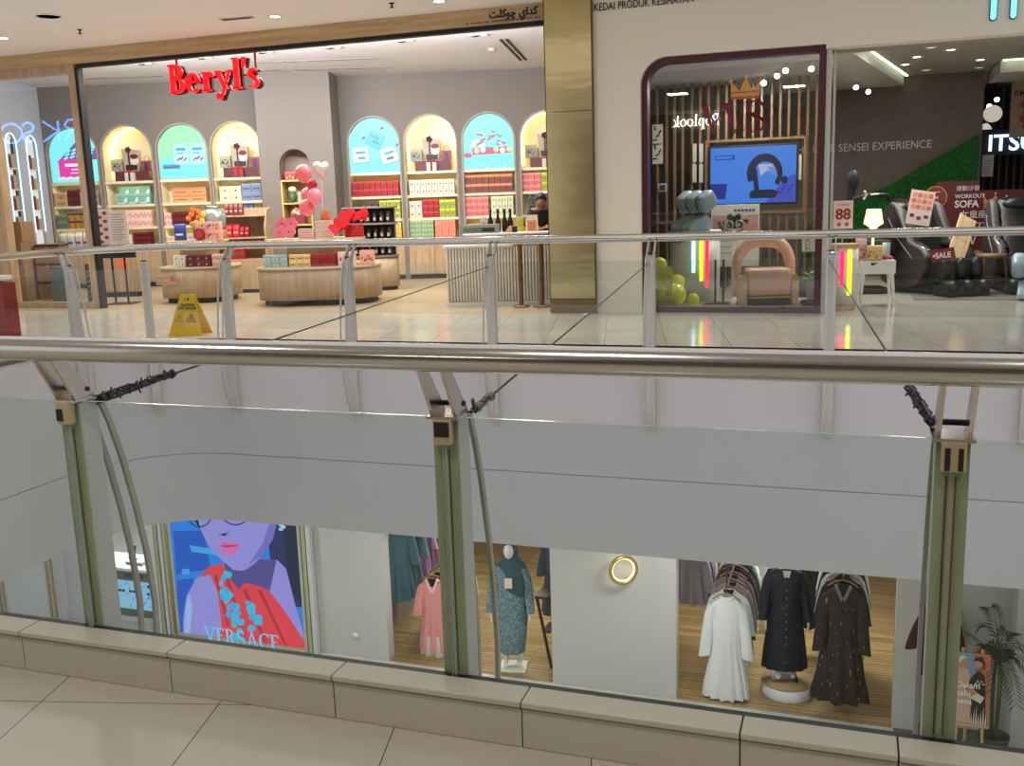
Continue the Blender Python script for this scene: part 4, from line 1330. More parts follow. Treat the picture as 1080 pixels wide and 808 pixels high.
for k in range(9):
    a = k * 2.4; r_ = .05 + .035 * math.sqrt(k)
    mb = MB(); cx, cz = r_ * math.cos(a), .38 + r_ * .9 * math.sin(a)
    for q in range(6): mb.ell((cx + .025 * math.cos(q * PI / 3), -.03 - .005 * (q % 2), cz + .025 * math.sin(q * PI / 3)), (.026, .018, .026), 8, 6)
    mb.m(1).ell((cx, -.05, cz), (.014, .01, .014), 6, 5); mb.m(2).tube([(cx, -.02, cz), (cx * .4, 0, .2)], .004, 5)
    mb.build('flower', [flat(*[(238, 110, 40), (240, 130, 60), (236, 200, 80)][k % 3]), flat(200, 160, 60), flat(60, 90, 50)], t)

# gondola shelf with red gift bags behind the left table
t = thing('gondola_shelf', 'small oak gondola shelf with red gift bags, against the pillar', 'shelf', A(-5.72, 2.05), AR)
mb = MB(); mb.box(-.5, -.22, 0, .5, .22, .07); mb.build('plinth', M_black, t)
mb = MB(); mb.box(-.52, -.25, .07, .52, .25, .62, .004); mb.build('cabinet', M_wood, t)
mb = MB(); mb.box(-.52, .2, .62, .52, .24, 1.55); mb.build('back_board', M_wood, t)
for z in (1.02, 1.42):
    mb = MB(); mb.box(-.52, -.2, z - .03, .52, .2, z, .003); mb.build('shelf', M_wood, t)
for sx in (-1, 1):
    mb = MB(); mb.prism([(-.22, .62), (.22, .62), (.22, 1.55), (-.05, 1.5), (-.2, 1.2)], sx * .52, sx * .545, 'x'); mb.build('side_board', M_wood, t)
pg = 'on the gondola by the pillar'
row(237, 252, 1.02, 1.26, 2, 1, 2.2, .14, ((196, 30, 36), (220, 60, 50), (240, 190, 180), 'bag'), 'bright red gift bag', pg, ym=241, name='gift_bag')
row(252, 262, 1.02, 1.22, 2, 1, 2.18, .14, ((150, 20, 34), (170, 30, 40), (220, 150, 150), 'bag'), 'dark red gift bag', pg, ym=241, name='gift_bag')
row(236, 256, 1.42, 1.64, 4, 1, 2.18, .12, ((120, 56, 48), (210, 180, 150), (226, 180, 160), 'bag'), 'brown sweets bag', 'on the top of the gondola by the pillar', ym=222, name='gift_bag')
row(244, 258, .625, .85, 2, 1, 2.2, .16, ((150, 24, 34), (160, 30, 40), (60, 100, 60), 'band'), 'red and green box', pg, ym=268)

# dark jar gondola right of the balloon table
t = thing('jar_gondola', 'rounded grey gondola with three tiers of dark jars, right of the hearts', 'shelf', A(-3.22, 2.35), AR)
M_greyshelf = mat('grey_shelf_metal', (132, 124, 116), .4, .2)
mb = MB(); mb.prism(oval(.44, .24), 0, .07, 'z'); mb.build('plinth', M_black, t)
mb = MB(); mb.prism(oval(.48, .28), .07, .6, 'z'); mb.fs = [len(f) == 4 for f in mb.f]; mb.build('cabinet', M_wood, t)
for z in (.6, .9, 1.18, 1.47):
    mb = MB(); mb.prism(oval(.5, .3, 40), z, z + .03, 'z'); mb.build('tier', M_greyshelf, t)
mb = MB()
mb.box(-.44, .1, .63, .44, .13, 1.47); mb.build('back_board', M_dark, t)
for sx in (-1, 1):
    mb = MB(); mb.tube([(sx * .47, -.1, .6), (sx * .47, -.1, 1.48)], .014, 8); mb.build('post', M_greyshelf, t)
src = None
for zi, z in enumerate((.63, .93, 1.21)):
    for k in range(7):
        lab = 'dark chocolate jar, %s from left on the %s tier of the jar gondola' % (ORD[k], ['lowest', 'middle', 'top'][zi])
        loc = A(-3.22 - .36 + .12 * k, 2.35 + .16, z + .002)
        if src is None:
            src = thing('chocolate_jar', lab, 'jar', loc, AR, 'dark jars on the gondola')
            mb = MB(); mb.lathe([(.045, 0), (.048, .01), (.048, .13), (.04, .15), (.036, .16)], seg=14); mb.m(1).box(-.022, -.05, .04, .022, -.044, .1); mb.build('jar', [mat('dark_jar', (30, 22, 22), .2), flat(150, 140, 140)], src)
            mb = MB(); mb.lathe([(.041, .16), (.041, .195), (0, .197)], seg=14); mb.build('lid', flat(40, 36, 38), src)
        else:
            dup(src, loc, AR, lab)
row(395, 410, .635, .8, 3, 1, 2.62, .02, ((60, 66, 60), (80, 86, 80), (180, 180, 160), 'dot'), 'small green tin', 'on the jar gondola front', ym=270) if False else None

# cash counter -------------------------------------------------------------------
M_flute = mat('white_fluted_panel', (232, 226, 210), .5, nz=.02)
t = thing('cash_counter', 'white fluted cash counter beside the brass column', 'counter', A(-.45, 5.3), AR)
mb = MB(); mb.box(-1.02, -.40, .0, 1.0, .3, .86)
mb.build('core', mat('counter_groove', (150, 140, 124), .6), t)
mb = MB()
for k in range(45):
    x = -1.03 + k * .0453
    mb.cyl((x, -.405, .07), (x, -.405, .86), .017, seg=8)
for k in range(14):
    mb.cyl((-1.025, -.38 + k * .045, .07), (-1.025, -.38 + k * .045, .86), .017, seg=8)
mb.build('fluted_front', M_flute, t)
mb = MB(); mb.box(-1.06, -.44, 0, 1.0, .3, .06, .006); mb.build('base_strip', M_white, t)
mb = MB(); mb.box(-1.08, -.46, .86, -.05, .3, .9, .012); mb.build('low_top', M_white, t)
mb = MB(); mb.box(-.75, -.30, .86, 1.0, .3, 1.03, .004); mb.build('upper_counter', mat('grey_counter', (176, 174, 168), .4), t)
mb = MB(); mb.box(-.80, -.34, 1.03, 1.0, .32, 1.055, .006); mb.build('upper_top', M_white, t)
u, z = auz(505, 248, 5.45)
t = thing('display_unit', 'grey display case with a green window on the cash counter', 'display case', A(u, 5.2, 1.055), AR)
mb = MB(); mb.box(-.30, -.12, 0, .30, .12, .13, .008); mb.build('case', mat('grey_case', (142, 142, 136), .4), t)
mb = MB(); mb.box(-.24, -.124, .02, .24, -.119, .085); mb.m(1).box(.04, -.126, .025, .22, -.1235, .075); mb.build('window', [mat('greenish_window', (96, 116, 92), .2), M_black], t)
for k, px in enumerate((517, 525, 532, 538)):
    u, z = auz(px, 230, 5.0)
    hh = .30 - .0 * k
    t = thing('dark_bottle', 'tall dark bottle on the cash counter, %s of four from left' % ORD[k], 'bottle', A(u, 4.98, 1.055), AR, 'dark bottles on the counter')
    mb = MB(); mb.lathe([(.041, 0), (.043, .02), (.043, .16), (.026, .21), (.02, .24), (.02, hh)], seg=14); mb.build('bottle', mat('navy_black_glass', (14, 16, 24), .15), t)
    mb = MB(); mb.lathe([(.023, hh), (.023, hh + .05), (0, hh + .05)], seg=12); mb.build('cap', M_black, t)
u, z = auz(512, 233, 5.1)
one(box_mesh(.1, .03, .24, ((226, 214, 206), (232, 222, 214), (170, 90, 90), 'pattern')), 'leaflet_stand', 'white leaflet stand left of the dark bottles on the counter', 'leaflet stand', A(u - .03, 5.12, 1.057))
u, z = auz(549, 233, 5.0)
one(box_mesh(.09, .08, .22, ((186, 170, 40), (200, 184, 60), (120, 110, 30), 'dot')), 'yellow_carton', 'yellow carton right of the dark bottles on the counter', 'box', A(u, 5.0, 1.055))
u, z = auz(561, 238, 5.2)
t = thing('menu_stand', 'cream and salmon menu card standing on the counter before the cashier', 'menu card', A(u, 5.25, 1.055), AR)
mb = MB(); mb.box(-.09, -.006, 0, .09, .006, .25); mb.m(1).box(-.07, -.009, .01, .07, -.006, .17); mb.m(2)
for k in range(4): mb.box(-.06, -.011, .03 + .03 * k, .05, -.009, .04 + .03 * k)
mb.build('card', [flat(240, 226, 180), flat(226, 150, 110), flat(170, 90, 70)], t)
mb = MB(); mb.box(-.07, -.03, 0, .07, .03, .012); mb.build('foot', M_cream, t)
u, z = auz(536, 244, 5.3)
t = thing('card_reader', 'salmon and black card holder on the counter left of the menu card', 'card holder', A(u, 5.35, 1.055), AR)
mb = MB(); mb.prism([(-.05, 0), (.06, 0), (.06, .1), (.02, .1)], -.03, .03); mb.build('card', flat(220, 150, 120), t)
mb = MB(); mb.box(.062, -.03, 0, .14, .03, .09, .01); mb.build('reader', M_black, t)

# cashier behind the counter: dark clothes, leaning over, half hidden by the column


def skin_body(name, verts, edges, radii, m, parent=None, sub=2, root=0):
    me = bpy.data.meshes.new(name); me.from_pydata([tuple(v) for v in verts], edges, [])
    o = bpy.data.objects.new(name, me); COL.objects.link(o)
    md = o.modifiers.new('skin', 'SKIN')
    lay = me.skin_vertices[0].data if me.skin_vertices else None
    if lay is None:
        bm = bmesh.new(); bm.from_mesh(me); bm.verts.layers.skin.verify(); bm.to_mesh(me); bm.free()
        lay = me.skin_vertices[0].data
    for i, r in enumerate(radii):
        lay[i].radius = r if isinstance(r, tuple) else (r, r); lay[i].use_root = (i == root)
    md.use_smooth_shade = True
    ms_ = o.modifiers.new('sub', 'SUBSURF'); ms_.levels = sub; ms_.render_levels = sub
    dg = bpy.context.evaluated_depsgraph_get(); dg.update()
    m2 = bpy.data.meshes.new_from_object(o.evaluated_get(dg))
    o.modifiers.clear(); o.data = m2; bpy.data.meshes.remove(me)
    m2.materials.clear(); m2.materials.append(m)
    for p in m2.polygons: p.use_smooth = True
    if parent: o.parent = parent
    return o


M_skin = mat('brown_skin', (150, 98, 72), .5, nz=.03)
u, z = auz(567, 219, 4.45)
pe = thing('person', 'person in dark clothes leaning over the cash counter, half hidden by the brass column', 'person', A(u + .06, 4.45), AR)
V_ = [(0, 0, .95), (0, 0, 1.1), (0, -.04, 1.28), (0, -.10, 1.38), (-.0, -.16, 1.44), (0, -.19, 1.52),
      (.17, -.08, 1.34), (.26, -.18, 1.12), (.12, -.40, 1.12), (.06, -.48, 1.11), (-.17, -.08, 1.34), (-.25, -.2, 1.14), (-.08, -.42, 1.1), (-.02, -.5, 1.09),
      (.09, 0, .88), (.1, -.02, .48), (.1, .02, .08), (.1, -.12, .04), (-.09, 0, .88), (-.1, -.02, .48), (-.1, .02, .08), (-.1, -.12, .04)]
E_ = [(0, 1), (1, 2), (2, 3), (3, 4), (4, 5), (2, 6), (6, 7), (7, 8), (8, 9), (2, 10), (10, 11), (11, 12), (12, 13), (0, 14), (14, 15), (15, 16), (16, 17), (0, 18), (18, 19), (19, 20), (20, 21)]
R_ = [(.15, .11), (.14, .1), (.15, .1), .055, .07, .07, .06, .042, .032, .03, .06, .042, .032, .03, .085, .06, .04, .035, .085, .06, .04, .035]
body = skin_body('body', V_, E_, R_, M_skin, pe)
mb = MB(Matrix.Translation((0, -.2, 1.49)) @ Matrix.Rotation(rad(52), 4, 'X'))
mb.ell((0, 0, 0), (.078, .095, .115), 18, 14)
mb.ell((0, -.098, -.012), (.014, .022, .022), 8, 6)
mb.m(1).ell((-.03, -.088, .012), (.014, .008, .007), 8, 6).ell((.03, -.088, .012), (.014, .008, .007), 8, 6)
mb.m(2).ell((0, -.088, -.055), (.026, .01, .009), 8, 6)
for sx in (-1, 1): mb.m(0).ell((sx * .08, .0, 0), (.012, .022, .03), 8, 6)
mb.build('head', [M_skin, M_black, mat('lip_brown', (130, 66, 58), .5)], pe)
mb = MB(Matrix.Translation((0, -.195, 1.5)) @ Matrix.Rotation(rad(52), 4, 'X'))
mb.ell((0, .02, .025), (.092, .1, .118), 18, 14, fn=lambda d: Vector((d.x, d.y if d.y > -.55 else -.55, max(d.z, -.5) if d.y < 0 else d.z)))
mb.build('hair', mat('black_hair', (14, 12, 12), .5), pe)
V2 = [V_[0], V_[1], V_[2], (0, -.07, 1.33), V_[6], V_[7], (.19, -.29, 1.12), V_[10], V_[11], (-.17, -.30, 1.12), (0, 0, .8)]
skin_body('shirt', V2, [(0, 1), (1, 2), (2, 3), (2, 4), (4, 5), (5, 6), (2, 7), (7, 8), (8, 9), (0, 10)], [(.17, .125), (.16, .12), (.17, .115), .075, .075, .056, .05, .075, .056, .05, (.17, .125)], mat('black_shirt', (22, 22, 26), .8), pe)
V3 = [(0, 0, .9), V_[14], V_[15], (.1, .02, .1), V_[18], V_[19], (-.1, .02, .1)]
skin_body('trousers', V3, [(0, 1), (1, 2), (2, 3), (0, 4), (4, 5), (5, 6)], [(.16, .12), .1, .075, .06, .1, .075, .06], mat('black_trousers', (26, 26, 30), .8), pe)
for sx in (-1, 1):   # fingers of the two hands
    bx, by, bz = (.06, -.5, 1.105) if sx > 0 else (-.02, -.52, 1.085)
    mb = MB(); mb.ell((bx, by - .02, bz), (.038, .045, .016), 12, 8)
    for k, ln in enumerate((.06, .072, .078, .066)):
        x = bx - .028 + .019 * k
        mb.tube([(x, by - .05, bz), (x, by - .05 - ln * .55, bz + .006), (x, by - .05 - ln, bz - .012)], [.0095, .009, .007], 7)
    mb.tube([(bx - sx * .03, by - .01, bz), (bx - sx * .055, by - .04, bz), (bx - sx * .052, by - .065, bz - .008)], [.011, .01, .008], 7)
    mb.build('hand', M_skin, body)

# queue posts
for k, px in enumerate((550, 576)):
    p = atz(px, 324, 0)
    if k == 1: p = p + Vector((-.06, -.0, 0))
    t = thing('queue_post', 'bronze queue post before the cash counter, %s' % ('left one' if k == 0 else 'right one against the brass column'), 'queue post', (p.x, p.y, 0), 0, 'queue posts')
    mb = MB(); mb.lathe([(.125, 0), (.13, .012), (.12, .028), (.03, .04)], seg=24); mb.build('base', mat('bronze_metal', (126, 88, 44), .35, .7), t)
    mb = MB(); mb.cyl((0, 0, .035), (0, 0, .95), .034); mb.build('pole', mat('bronze_metal', (126, 88, 44), .35, .7), t)
    mb = MB(); mb.lathe([(.04, .95), (.04, 1.0), (.02, 1.02), (0, 1.02)], seg=16); mb.build('cap', mat('bronze_metal', (126, 88, 44), .35, .7), t)

# left end of the shop: cardboard cartons and a low cabinet behind the window, notice board at the entrance
q = random.Random(9)
M_card = mat('cardboard', (150, 118, 84), .8, nz=.08); M_tape = mat('carton_tape', (186, 160, 120), .4)


def carton(u, v, z, w_, d, h, lab, lid=None):
    t = thing('cardboard_carton', lab, 'carton', A(u, v, z), AR + rad(q.uniform(-4, 4)), 'cardboard cartons behind the side window')
    mb = MB(); mb.box(-w_ / 2, -d / 2, 0, w_ / 2, d / 2, h, .004); mb.build('box', M_card, t)
    mb = MB(); mb.box(-.025, -d / 2 - .002, h - .08, .025, -d / 2, h); mb.box(-.025, -d / 2 - .002, h, .025, d / 2, h + .002); mb.build('tape', M_tape, t)
    if lid:
        mb = MB(); mb.box(-w_ / 2 - .004, -d / 2 - .004, h - .05, w_ / 2 + .004, d / 2 + .004, h - .012); mb.build('black_band', M_dark, t)
    return t


for k in range(4):
    carton(-9.70, 2.6, .0 + .36 * k, .5, .5, .355, 'brown cardboard carton, %s of the tall stack by the slim arches' % ['lowest', 'second', 'third', 'topmost'][k])
for k in range(3):
    carton(-9.17, 2.35, .0 + .34 * k, .44, .42, .335, 'cardboard carton with black band, %s of the stack before the silver bags' % ['lowest', 'middle', 'topmost'][k], True)
t = thing('grey_cabinet', 'teal grey slatted cabinet beside the window frame', 'cabinet', A(-8.72, 2.9), AR)
mb = MB(); mb.box(-.16, -.16, .0, .16, .16, .62, .006); mb.build('body', mat('teal_grey', (86, 104, 104), .5), t)
for k in range(8):
    mb = MB(); mb.box(-.15 + k * .0375, -.168, .04, -.128 + k * .0375, -.161, .58); mb.build('slat', mat('teal_grey_light', (110, 128, 128), .5), t)
t = thing('notice_stand', 'black notice stand with white and red panel at the shop entrance', 'notice stand', A(-7.32, 3.75), AR)
mb = MB(); mb.box(-.20, -.18, 0, .26, .18, .015, .004); mb.build('base_plate', M_dark, t)
for x in (-.1, .12):
    mb = MB(); mb.cyl((x, 0, .015), (x, 0, .95), .017); mb.build('pole', M_black, t)
mb = MB(); mb.box(-.3, -.03, .78, .32, .03, 1.0, .006); mb.build('tray', M_black, t)
mb = MB(); mb.box(-.08, -.012, 1.0, .24, .012, 1.58, .004); mb.m(1)
for k in range(11): mb.box(-.05, -.015, 1.08 + .042 * k, .18 - .05 * (k % 3 == 0), -.012, 1.092 + .042 * k)
mb.build('panel', [flat(226, 216, 208), flat(150, 140, 140)], t)
mb = MB(); mb.box(-.30, -.01, 1.0, -.08, .014, 1.6, .004); mb.m(1)
for k in range(8): mb.prism(disc(-.23 + .09 * (k % 2), 1.06 + .068 * k, .04, .03), -.013, -.01)
mb.build('pattern_panel', [flat(206, 196, 186), flat(150, 40, 50)], t)
t = thing('grille_panel', 'dark grille panel with curled pattern leaning at the shop entrance', 'panel', A(-7.55, 4.25), AR)
mb = MB(); mb.box(-.1, -.02, .0, .1, .02, .72, .004); mb.build('frame', M_dark, t)
for k in range(7):
    mb = MB(); mb.tube([(-.08, -.024, .08 + .085 * k), (0, -.03, .12 + .085 * k), (.08, -.024, .08 + .085 * k)], .01, 6); mb.build('curl', mat('grey_curl', (150, 144, 140), .4, .3), t)
t = thing('wooden_cabinet', 'low oak cabinet with black plinth, behind the notice stand', 'cabinet', A(-8.0, 2.2), AR)
mb = MB(); mb.box(-.42, -.2, 0, .42, .2, .09); mb.build('plinth', M_black, t)
mb = MB(); mb.box(-.44, -.22, .09, .44, .22, .82, .004); mb.build('body', M_wood, t)
for sx in (-1, 1):
    mb = MB(); mb.box(sx * .01 if sx > 0 else -.42, -.232, .11, .42 if sx > 0 else -.01, -.221, .8, .003); mb.build('door', M_wood, t)
mb = MB(); mb.prism(disc(.16, .62, .13, .09), -.236, -.2325); mb.build('orange_sticker', flat(226, 120, 80), t)

# caution board on the walkway
p = Vector((-7.83, 10.3, 0))
t = thing('caution_board', 'yellow folding wet floor board standing on the walkway behind the far railing', 'caution sign', p, rad(8))
M_yel = mat('caution_yellow', (232, 190, 24), .4, nz=.03)
HB = .50
for s_, nm in ((-1, 'front_panel'), (1, 'rear_panel')):
    Tm = Matrix.Translation((0, s_ * .012, HB)) @ Matrix.Rotation(rad(s_ * 14), 4, 'X')
    mb = MB(Tm)
    o_ = [(-.225, -HB / .97), (.225, -HB / .97), (.085, 0), (-.085, 0)]
    a, b = (-.01, .0) if s_ < 0 else (0, .01)
    xL = lambda z: -.085 + (.14) * (z / (HB / .97))
    # panel with a hand hole
    H = HB / .97; h0, h1 = -.035, -.085
    mb.prism([(-.225, -H), (.225, -H), (.085 + .14 * .085 / H, h1), (-.085 - .14 * .085 / H, h1)], a, b)
    mb.prism([(-.085 - .14 * .085 / H, h1), (-.035, h1), (-.035, h0), (-.085 - .14 * .035 / H, h0)], a, b)
    mb.prism([(.035, h1), (.085 + .14 * .085 / H, h1), (.085 + .14 * .035 / H, h0), (.035, h0)], a, b)
    mb.prism([(-.085 - .14 * .035 / H, h0), (.085 + .14 * .035 / H, h0), (.085, 0), (-.085, 0)], a, b)
    pn = mb.build(nm, M_yel, t)
    if s_ < 0:
        for k, ln in enumerate(('CAUTION', 'WET FLOOR')):
            mb = MB(Tm); mb.text(ln, .044, front(.012, -.0115, -.15 - .04 * k), .0008, 'CENTER', .002)
            mb.build('lettering', M_dark, pn)
        mb = MB(Tm)
        for cx, m_ in ((.075, 0), (-.085, 1)):
            mb.m(m_)
            tri = [(cx - .07, -.35), (cx + .07, -.35), (cx, -.235)]
            inn = [(cx - .052, -.34), (cx + .052, -.34), (cx, -.258)]
            for i in range(3):
                j = (i + 1) % 3
                mb.prism([tri[i], tri[j], inn[j], inn[i]], -.0125, -.0102)
            mb.prism(disc(cx - .005, -.275, .008), -.0125, -.0102)
            for pts in ([(cx - .012, -.285), (cx + .01, -.29), (cx + .006, -.315), (cx - .012, -.31)], [(cx, -.31), (cx + .03, -.33), (cx + .024, -.336), (cx - .008, -.32)], [(cx - .012, -.31), (cx - .02, -.335), (cx - .028, -.333), (cx - .016, -.305)], [(cx + .005, -.29), (cx + .03, -.3), (cx + .028, -.306), (cx + .004, -.3)]):
                mb.prism(pts, -.0125, -.0102)
        mb.build('warning_triangle', [flat(176, 40, 24), flat(214, 150, 30)], pn)
# red post at the left end of the walkway
p = atz(8, 357, .05)
t = thing('red_stand', 'dark red stand with white label at the left edge of the walkway', 'stand', (-9.32, 8.9, 0))
mb = MB(); mb.box(-.16, -.1, 0, .1, .1, .78, .01); mb.build('body', mat('deep_red_panel', (136, 12, 26), .4), t)
mb = MB(); mb.box(-.13, -.09, .80, .08, .09, .86, .02); mb.build('white_cap', M_white, t)
mb = MB(); mb.cyl((-.03, 0, .77), (-.03, 0, .81), .03); mb.build('neck', M_dark, t)
# ================================================================== the massage chair shop
M_wallB = mat('cream_front_wall', (234, 225, 207), .55, nz=.02)
M_conc = mat('dark_taupe_plaster', (112, 101, 92), .8, nz=.18, ns=7)
M_slat = wood('walnut_slat', (98, 74, 52), (130, 100, 70), 'z', 9)
M_darkwall = mat('dark_back_wall', (52, 47, 44), .8, nz=.1)
M_floorB = tiles('pale_shop_tile', (196, 188, 172), (150, 142, 128), .65, rad(12.4), (-1.70, 12.73), .14, .002)

WX0, WX1, WZ = -2.60, -.345, 3.25
mb = MB()
mb.box(-3.215, 12.85, 0, WX0, 13.1, 4.4)
mb.prism([(WX0, WZ), (WX1, WZ), (WX1, 4.4), (WX0, 4.4)], 12.85, 13.1)
rc = .34
cor = [(WX0 + rc + rc * math.cos(PI / 2 + PI / 2 * k / 8), WZ - rc + rc * math.sin(PI / 2 + PI / 2 * k / 8)) for k in range(9)]
for a, b in zip(cor[:-1], cor[1:]):
    mb.prism([a, (WX0, WZ), b], 12.85, 13.1)
mb.prism([(WX1, 3.2), (8, 3.2), (8, 4.4), (WX1, 4.4)], 12.85, 13.1)
struct(mb.build('wall_front', M_wallB))
mb = MB(); mb.box(WX1, 13.1, 3.17, 8, 13.25, 3.26)
struct(mb.build('trim_2', mat('grey_soffit', (150, 142, 132), .6)))
mb = MB()
out = [(WX0, .0)] + [(WX0, WZ - rc)] + cor[::-1] + [(WX1, WZ), (WX1, 0)]
t_ = .075
inn = [(WX0 + t_, t_)] + [(WX0 + t_, WZ - rc)] + [(WX0 + rc + (rc - t_) * math.cos(PI / 2 + PI / 2 * k / 8), WZ - rc + (rc - t_) * math.sin(PI / 2 + PI / 2 * k / 8)) for k in range(9)][::-1] + [(WX1 - t_, WZ - t_), (WX1 - t_, t_)]
for k in range(len(out)):
    j = (k + 1) % len(out)
    mb.prism([out[k], out[j], inn[j], inn[k]], 12.93, 13.12)
struct(mb.build('window_2', M_maroon))
mb = MB()
mb.prism(inn, 13.045, 13.055)
struct(mb.build('window_2_glass', glass('shop_front_glass', (.90, .92, .90), 1.62)))
mb = MB(); mb.box(WX1 + .005, 12.96, 0, WX1 + .07, 13.1, 3.2, .004); mb.box(WX1 + .09, 13.06, .06, WX1 + .12, 13.12, 3.18)
struct(mb.build('door_1_track', mat('pale_door_track', (196, 194, 186), .4)))
mb = MB(); mb.box(-3.3, 12.62, -.02, 8, 22, .0015)
struct(mb.build('floor_massage', M_floorB))
mb = MB(); mb.box(-3.3, 13.1, 3.4, 8, 22, 3.5)
struct(mb.build('ceiling_massage', mat('massage_ceiling', (170, 164, 156), .7)))
mb = MB(); mb.prism([(-3.3, 13.3), (-.15, 13.3), (.02, 14.2), (.78, 18.64), (-3.3, 18.64)], 3.24, 3.4, 'z')
struct(mb.build('soffit', mat('massage_soffit', (196, 190, 182), .7)))
mb = MB(); mb.box(2.1, 17.3, 3.22, 5, 18.9, 3.395)
struct(mb.build('soffit_right', mat('massage_soffit', (196, 190, 182), .7)))
mb = MB(); mb.box(-3.3, 18.65, 0, 2.04, 18.85, 3.4)
struct(mb.build('wall_massage', M_conc))
mb = MB(); mb.box(-3.3, 22, 0, 8, 22.2, 3.4)
struct(mb.build('wall_behind', M_darkwall))
mb = MB(); mb.box(-3.3, 13.6, 0, -3.25, 18.65, 3.4); mb.box(7.9, 13.1, 0, 8, 22, 3.4)
struct(mb.build('wall_massage_sides', M_darkwall))
# lights of this shop: cove strips and downlights
mb = MB(); mb.prism([(.06, 14.3), (.09, 14.3), (.84, 18.55), (.80, 18.55)], 3.385, 3.399, 'z')
tag(mb.build('cove_light', mat('greenish_cove', (200, 220, 190), .4, emit=(206, 226, 188), es=4, nz=0)), 'greenish cove strip beside the lowered ceiling over the dark wall', 'ceiling light')
mb = MB(); mb.box(2.12, 17.2, 3.385, 5, 17.26, 3.399)
tag(mb.build('cove_light', mat('greenish_cove', (200, 220, 190), .4)), 'greenish cove strip at the right end of the massage shop ceiling', 'ceiling light')
for k, (px, py, lit, zz) in enumerate(((1003, 52, 1, 3.4), (967, 59.5, 1, 3.4), (955, 67.5, 1, 3.4), (1034, 62.5, 1, 3.4), (960, 47, 0, 3.4), (982, 49.5, 0, 3.4), (977, 73.5, 0, 3.4), (1033, 71, 0, 3.4))):
    p = atz(px, py, zz)
    t = thing('downlight', 'small %s downlight in the massage shop ceiling, %s of its kind from left' % (('bright', ORD[[1, 2, 0, 3].index(k) if False else {2: 0, 1: 1, 0: 2, 3: 3}[k]]) if lit else ('dim', ORD[{4: 0, 6: 1, 5: 2, 7: 3}[k]])), 'ceiling light', p, 0, 'downlights of the massage shop')
    mb = MB(); mb.lathe([(.085, 0), (.085, -.01), (.06, -.014), (.06, -.004)], seg=18); mb.build('trim_ring', M_white, t)
    mb = MB(); mb.lathe([(0, -.008), (.06, -.008)], seg=18); mb.f = [f[::-1] for f in mb.f]
    mb.build('lens', mat('lit_lens', (255, 255, 255), .4) if lit else mat('dim_lens', (200, 200, 180), .4, emit=(230, 225, 200), es=.8, nz=0), t)
    if lit:
        lamp('massage_spot', 'SPOT', (p.x, p.y, 3.37), 110, NEUT, .05, target=(p.x, p.y - .6, 0), spot=110, blend=.7)
for k, (px, py) in enumerate(((903, 89), (916, 94), (829, 70), (820, 76), (806, 84), (856, 68))):
    p = atz(px, py - 4, 3.24)
    t = thing('track_spot', 'white cylindrical spotlight under the lowered ceiling, %s from left' % ORD[[4, 5, 2, 1, 0, 3][k]], 'spotlight', p, 0, 'white spotlights under the lowered ceiling')
    mb = MB(); mb.cyl((0, 0, 0), (0, 0, -.05), .012); mb.build('stem', M_white, t)
    mb = MB(); mb.cyl((0, .05, -.06), (0, -.05, -.11), .04, .045, 16); mb.build('barrel', M_white, t)
    mb = MB(); mb.cyl((0, -.052, -.111), (0, -.056, -.113), .036); mb.build('lens', mat('lit_lens', (255, 255, 255), .4), t)
for lx, ly in ((-1.5, 15.2), (.9, 14.6)):
    lamp('massage_ceiling_light', 'AREA', (lx, ly, 3.2 if lx < 0 else 3.36), 90 if lx < 0 else 44, NEUT, .6, .4)

# lettering on the front wall
mb = MB(); mb.text('KEDAI PRODUK KESIHATAN', .135, front(0, 0, 0), .006)
kx = 1.27 / max(v.x for v in mb.v); mb.v = [Vector((v.x * kx, v.y, v.z)) for v in mb.v]
tag(mb.build('shop_lettering', M_dark, loc=(-3.19, 12.843, 3.865)), 'black capital lettering on the cream wall beside the brass column', 'sign')
t = thing('lit_sign', 'two blue white lit strokes of a sign on the cream wall at top right', 'sign', (1.45, 12.85, 3.36))
for k, x in enumerate((.0, .205)):
    mb = MB(); pts = [(x + .03 * math.cos(PI + PI * i / 8), .03 + .03 * math.sin(PI + PI * i / 8)) for i in range(9)] + [(x + .03, .7), (x - .03, .7)]
    mb.prism(pts, -.05, -.03); mb.build('lit_face', mat('lit_blue_face', (120, 200, 255), .4, emit=(110, 190, 255), es=1.6, nz=0), t)
    mb = MB(); mb.prism([(p[0] + (p[0] - x) * .25, p[1] - (.01 if p[1] < .1 else 0)) for p in pts], -.03, 0); mb.build('letter_return', M_dark, t)

# prints on the window
t = thing('window_lettering', 'large maroon serif letters on the maroon framed window', 'window lettering', (-1.86, 13.04, 2.27))
mb = MB()
for ch, x, s_ in (('V', 0.0, .38), ('V', .27, .38), ('S', .57, .40)):
    serif(mb.at(Matrix.Translation((x, 0, 0))), ch, s_, Matrix(((1, 0, 0, 0), (0, 0, -1, 0), (0, 1, 0, 0), (0, 0, 0, 1))), .003, .19, .04)
mb.build('letters', mat('maroon_film', (128, 24, 42), .6), t)
mb = MB(); mb.text('U S M', .10, front(-.0, 0, .50), .001, sx=1.2); mb.build('small_letters', mat('maroon_film_dim', (120, 50, 60), .6), t)


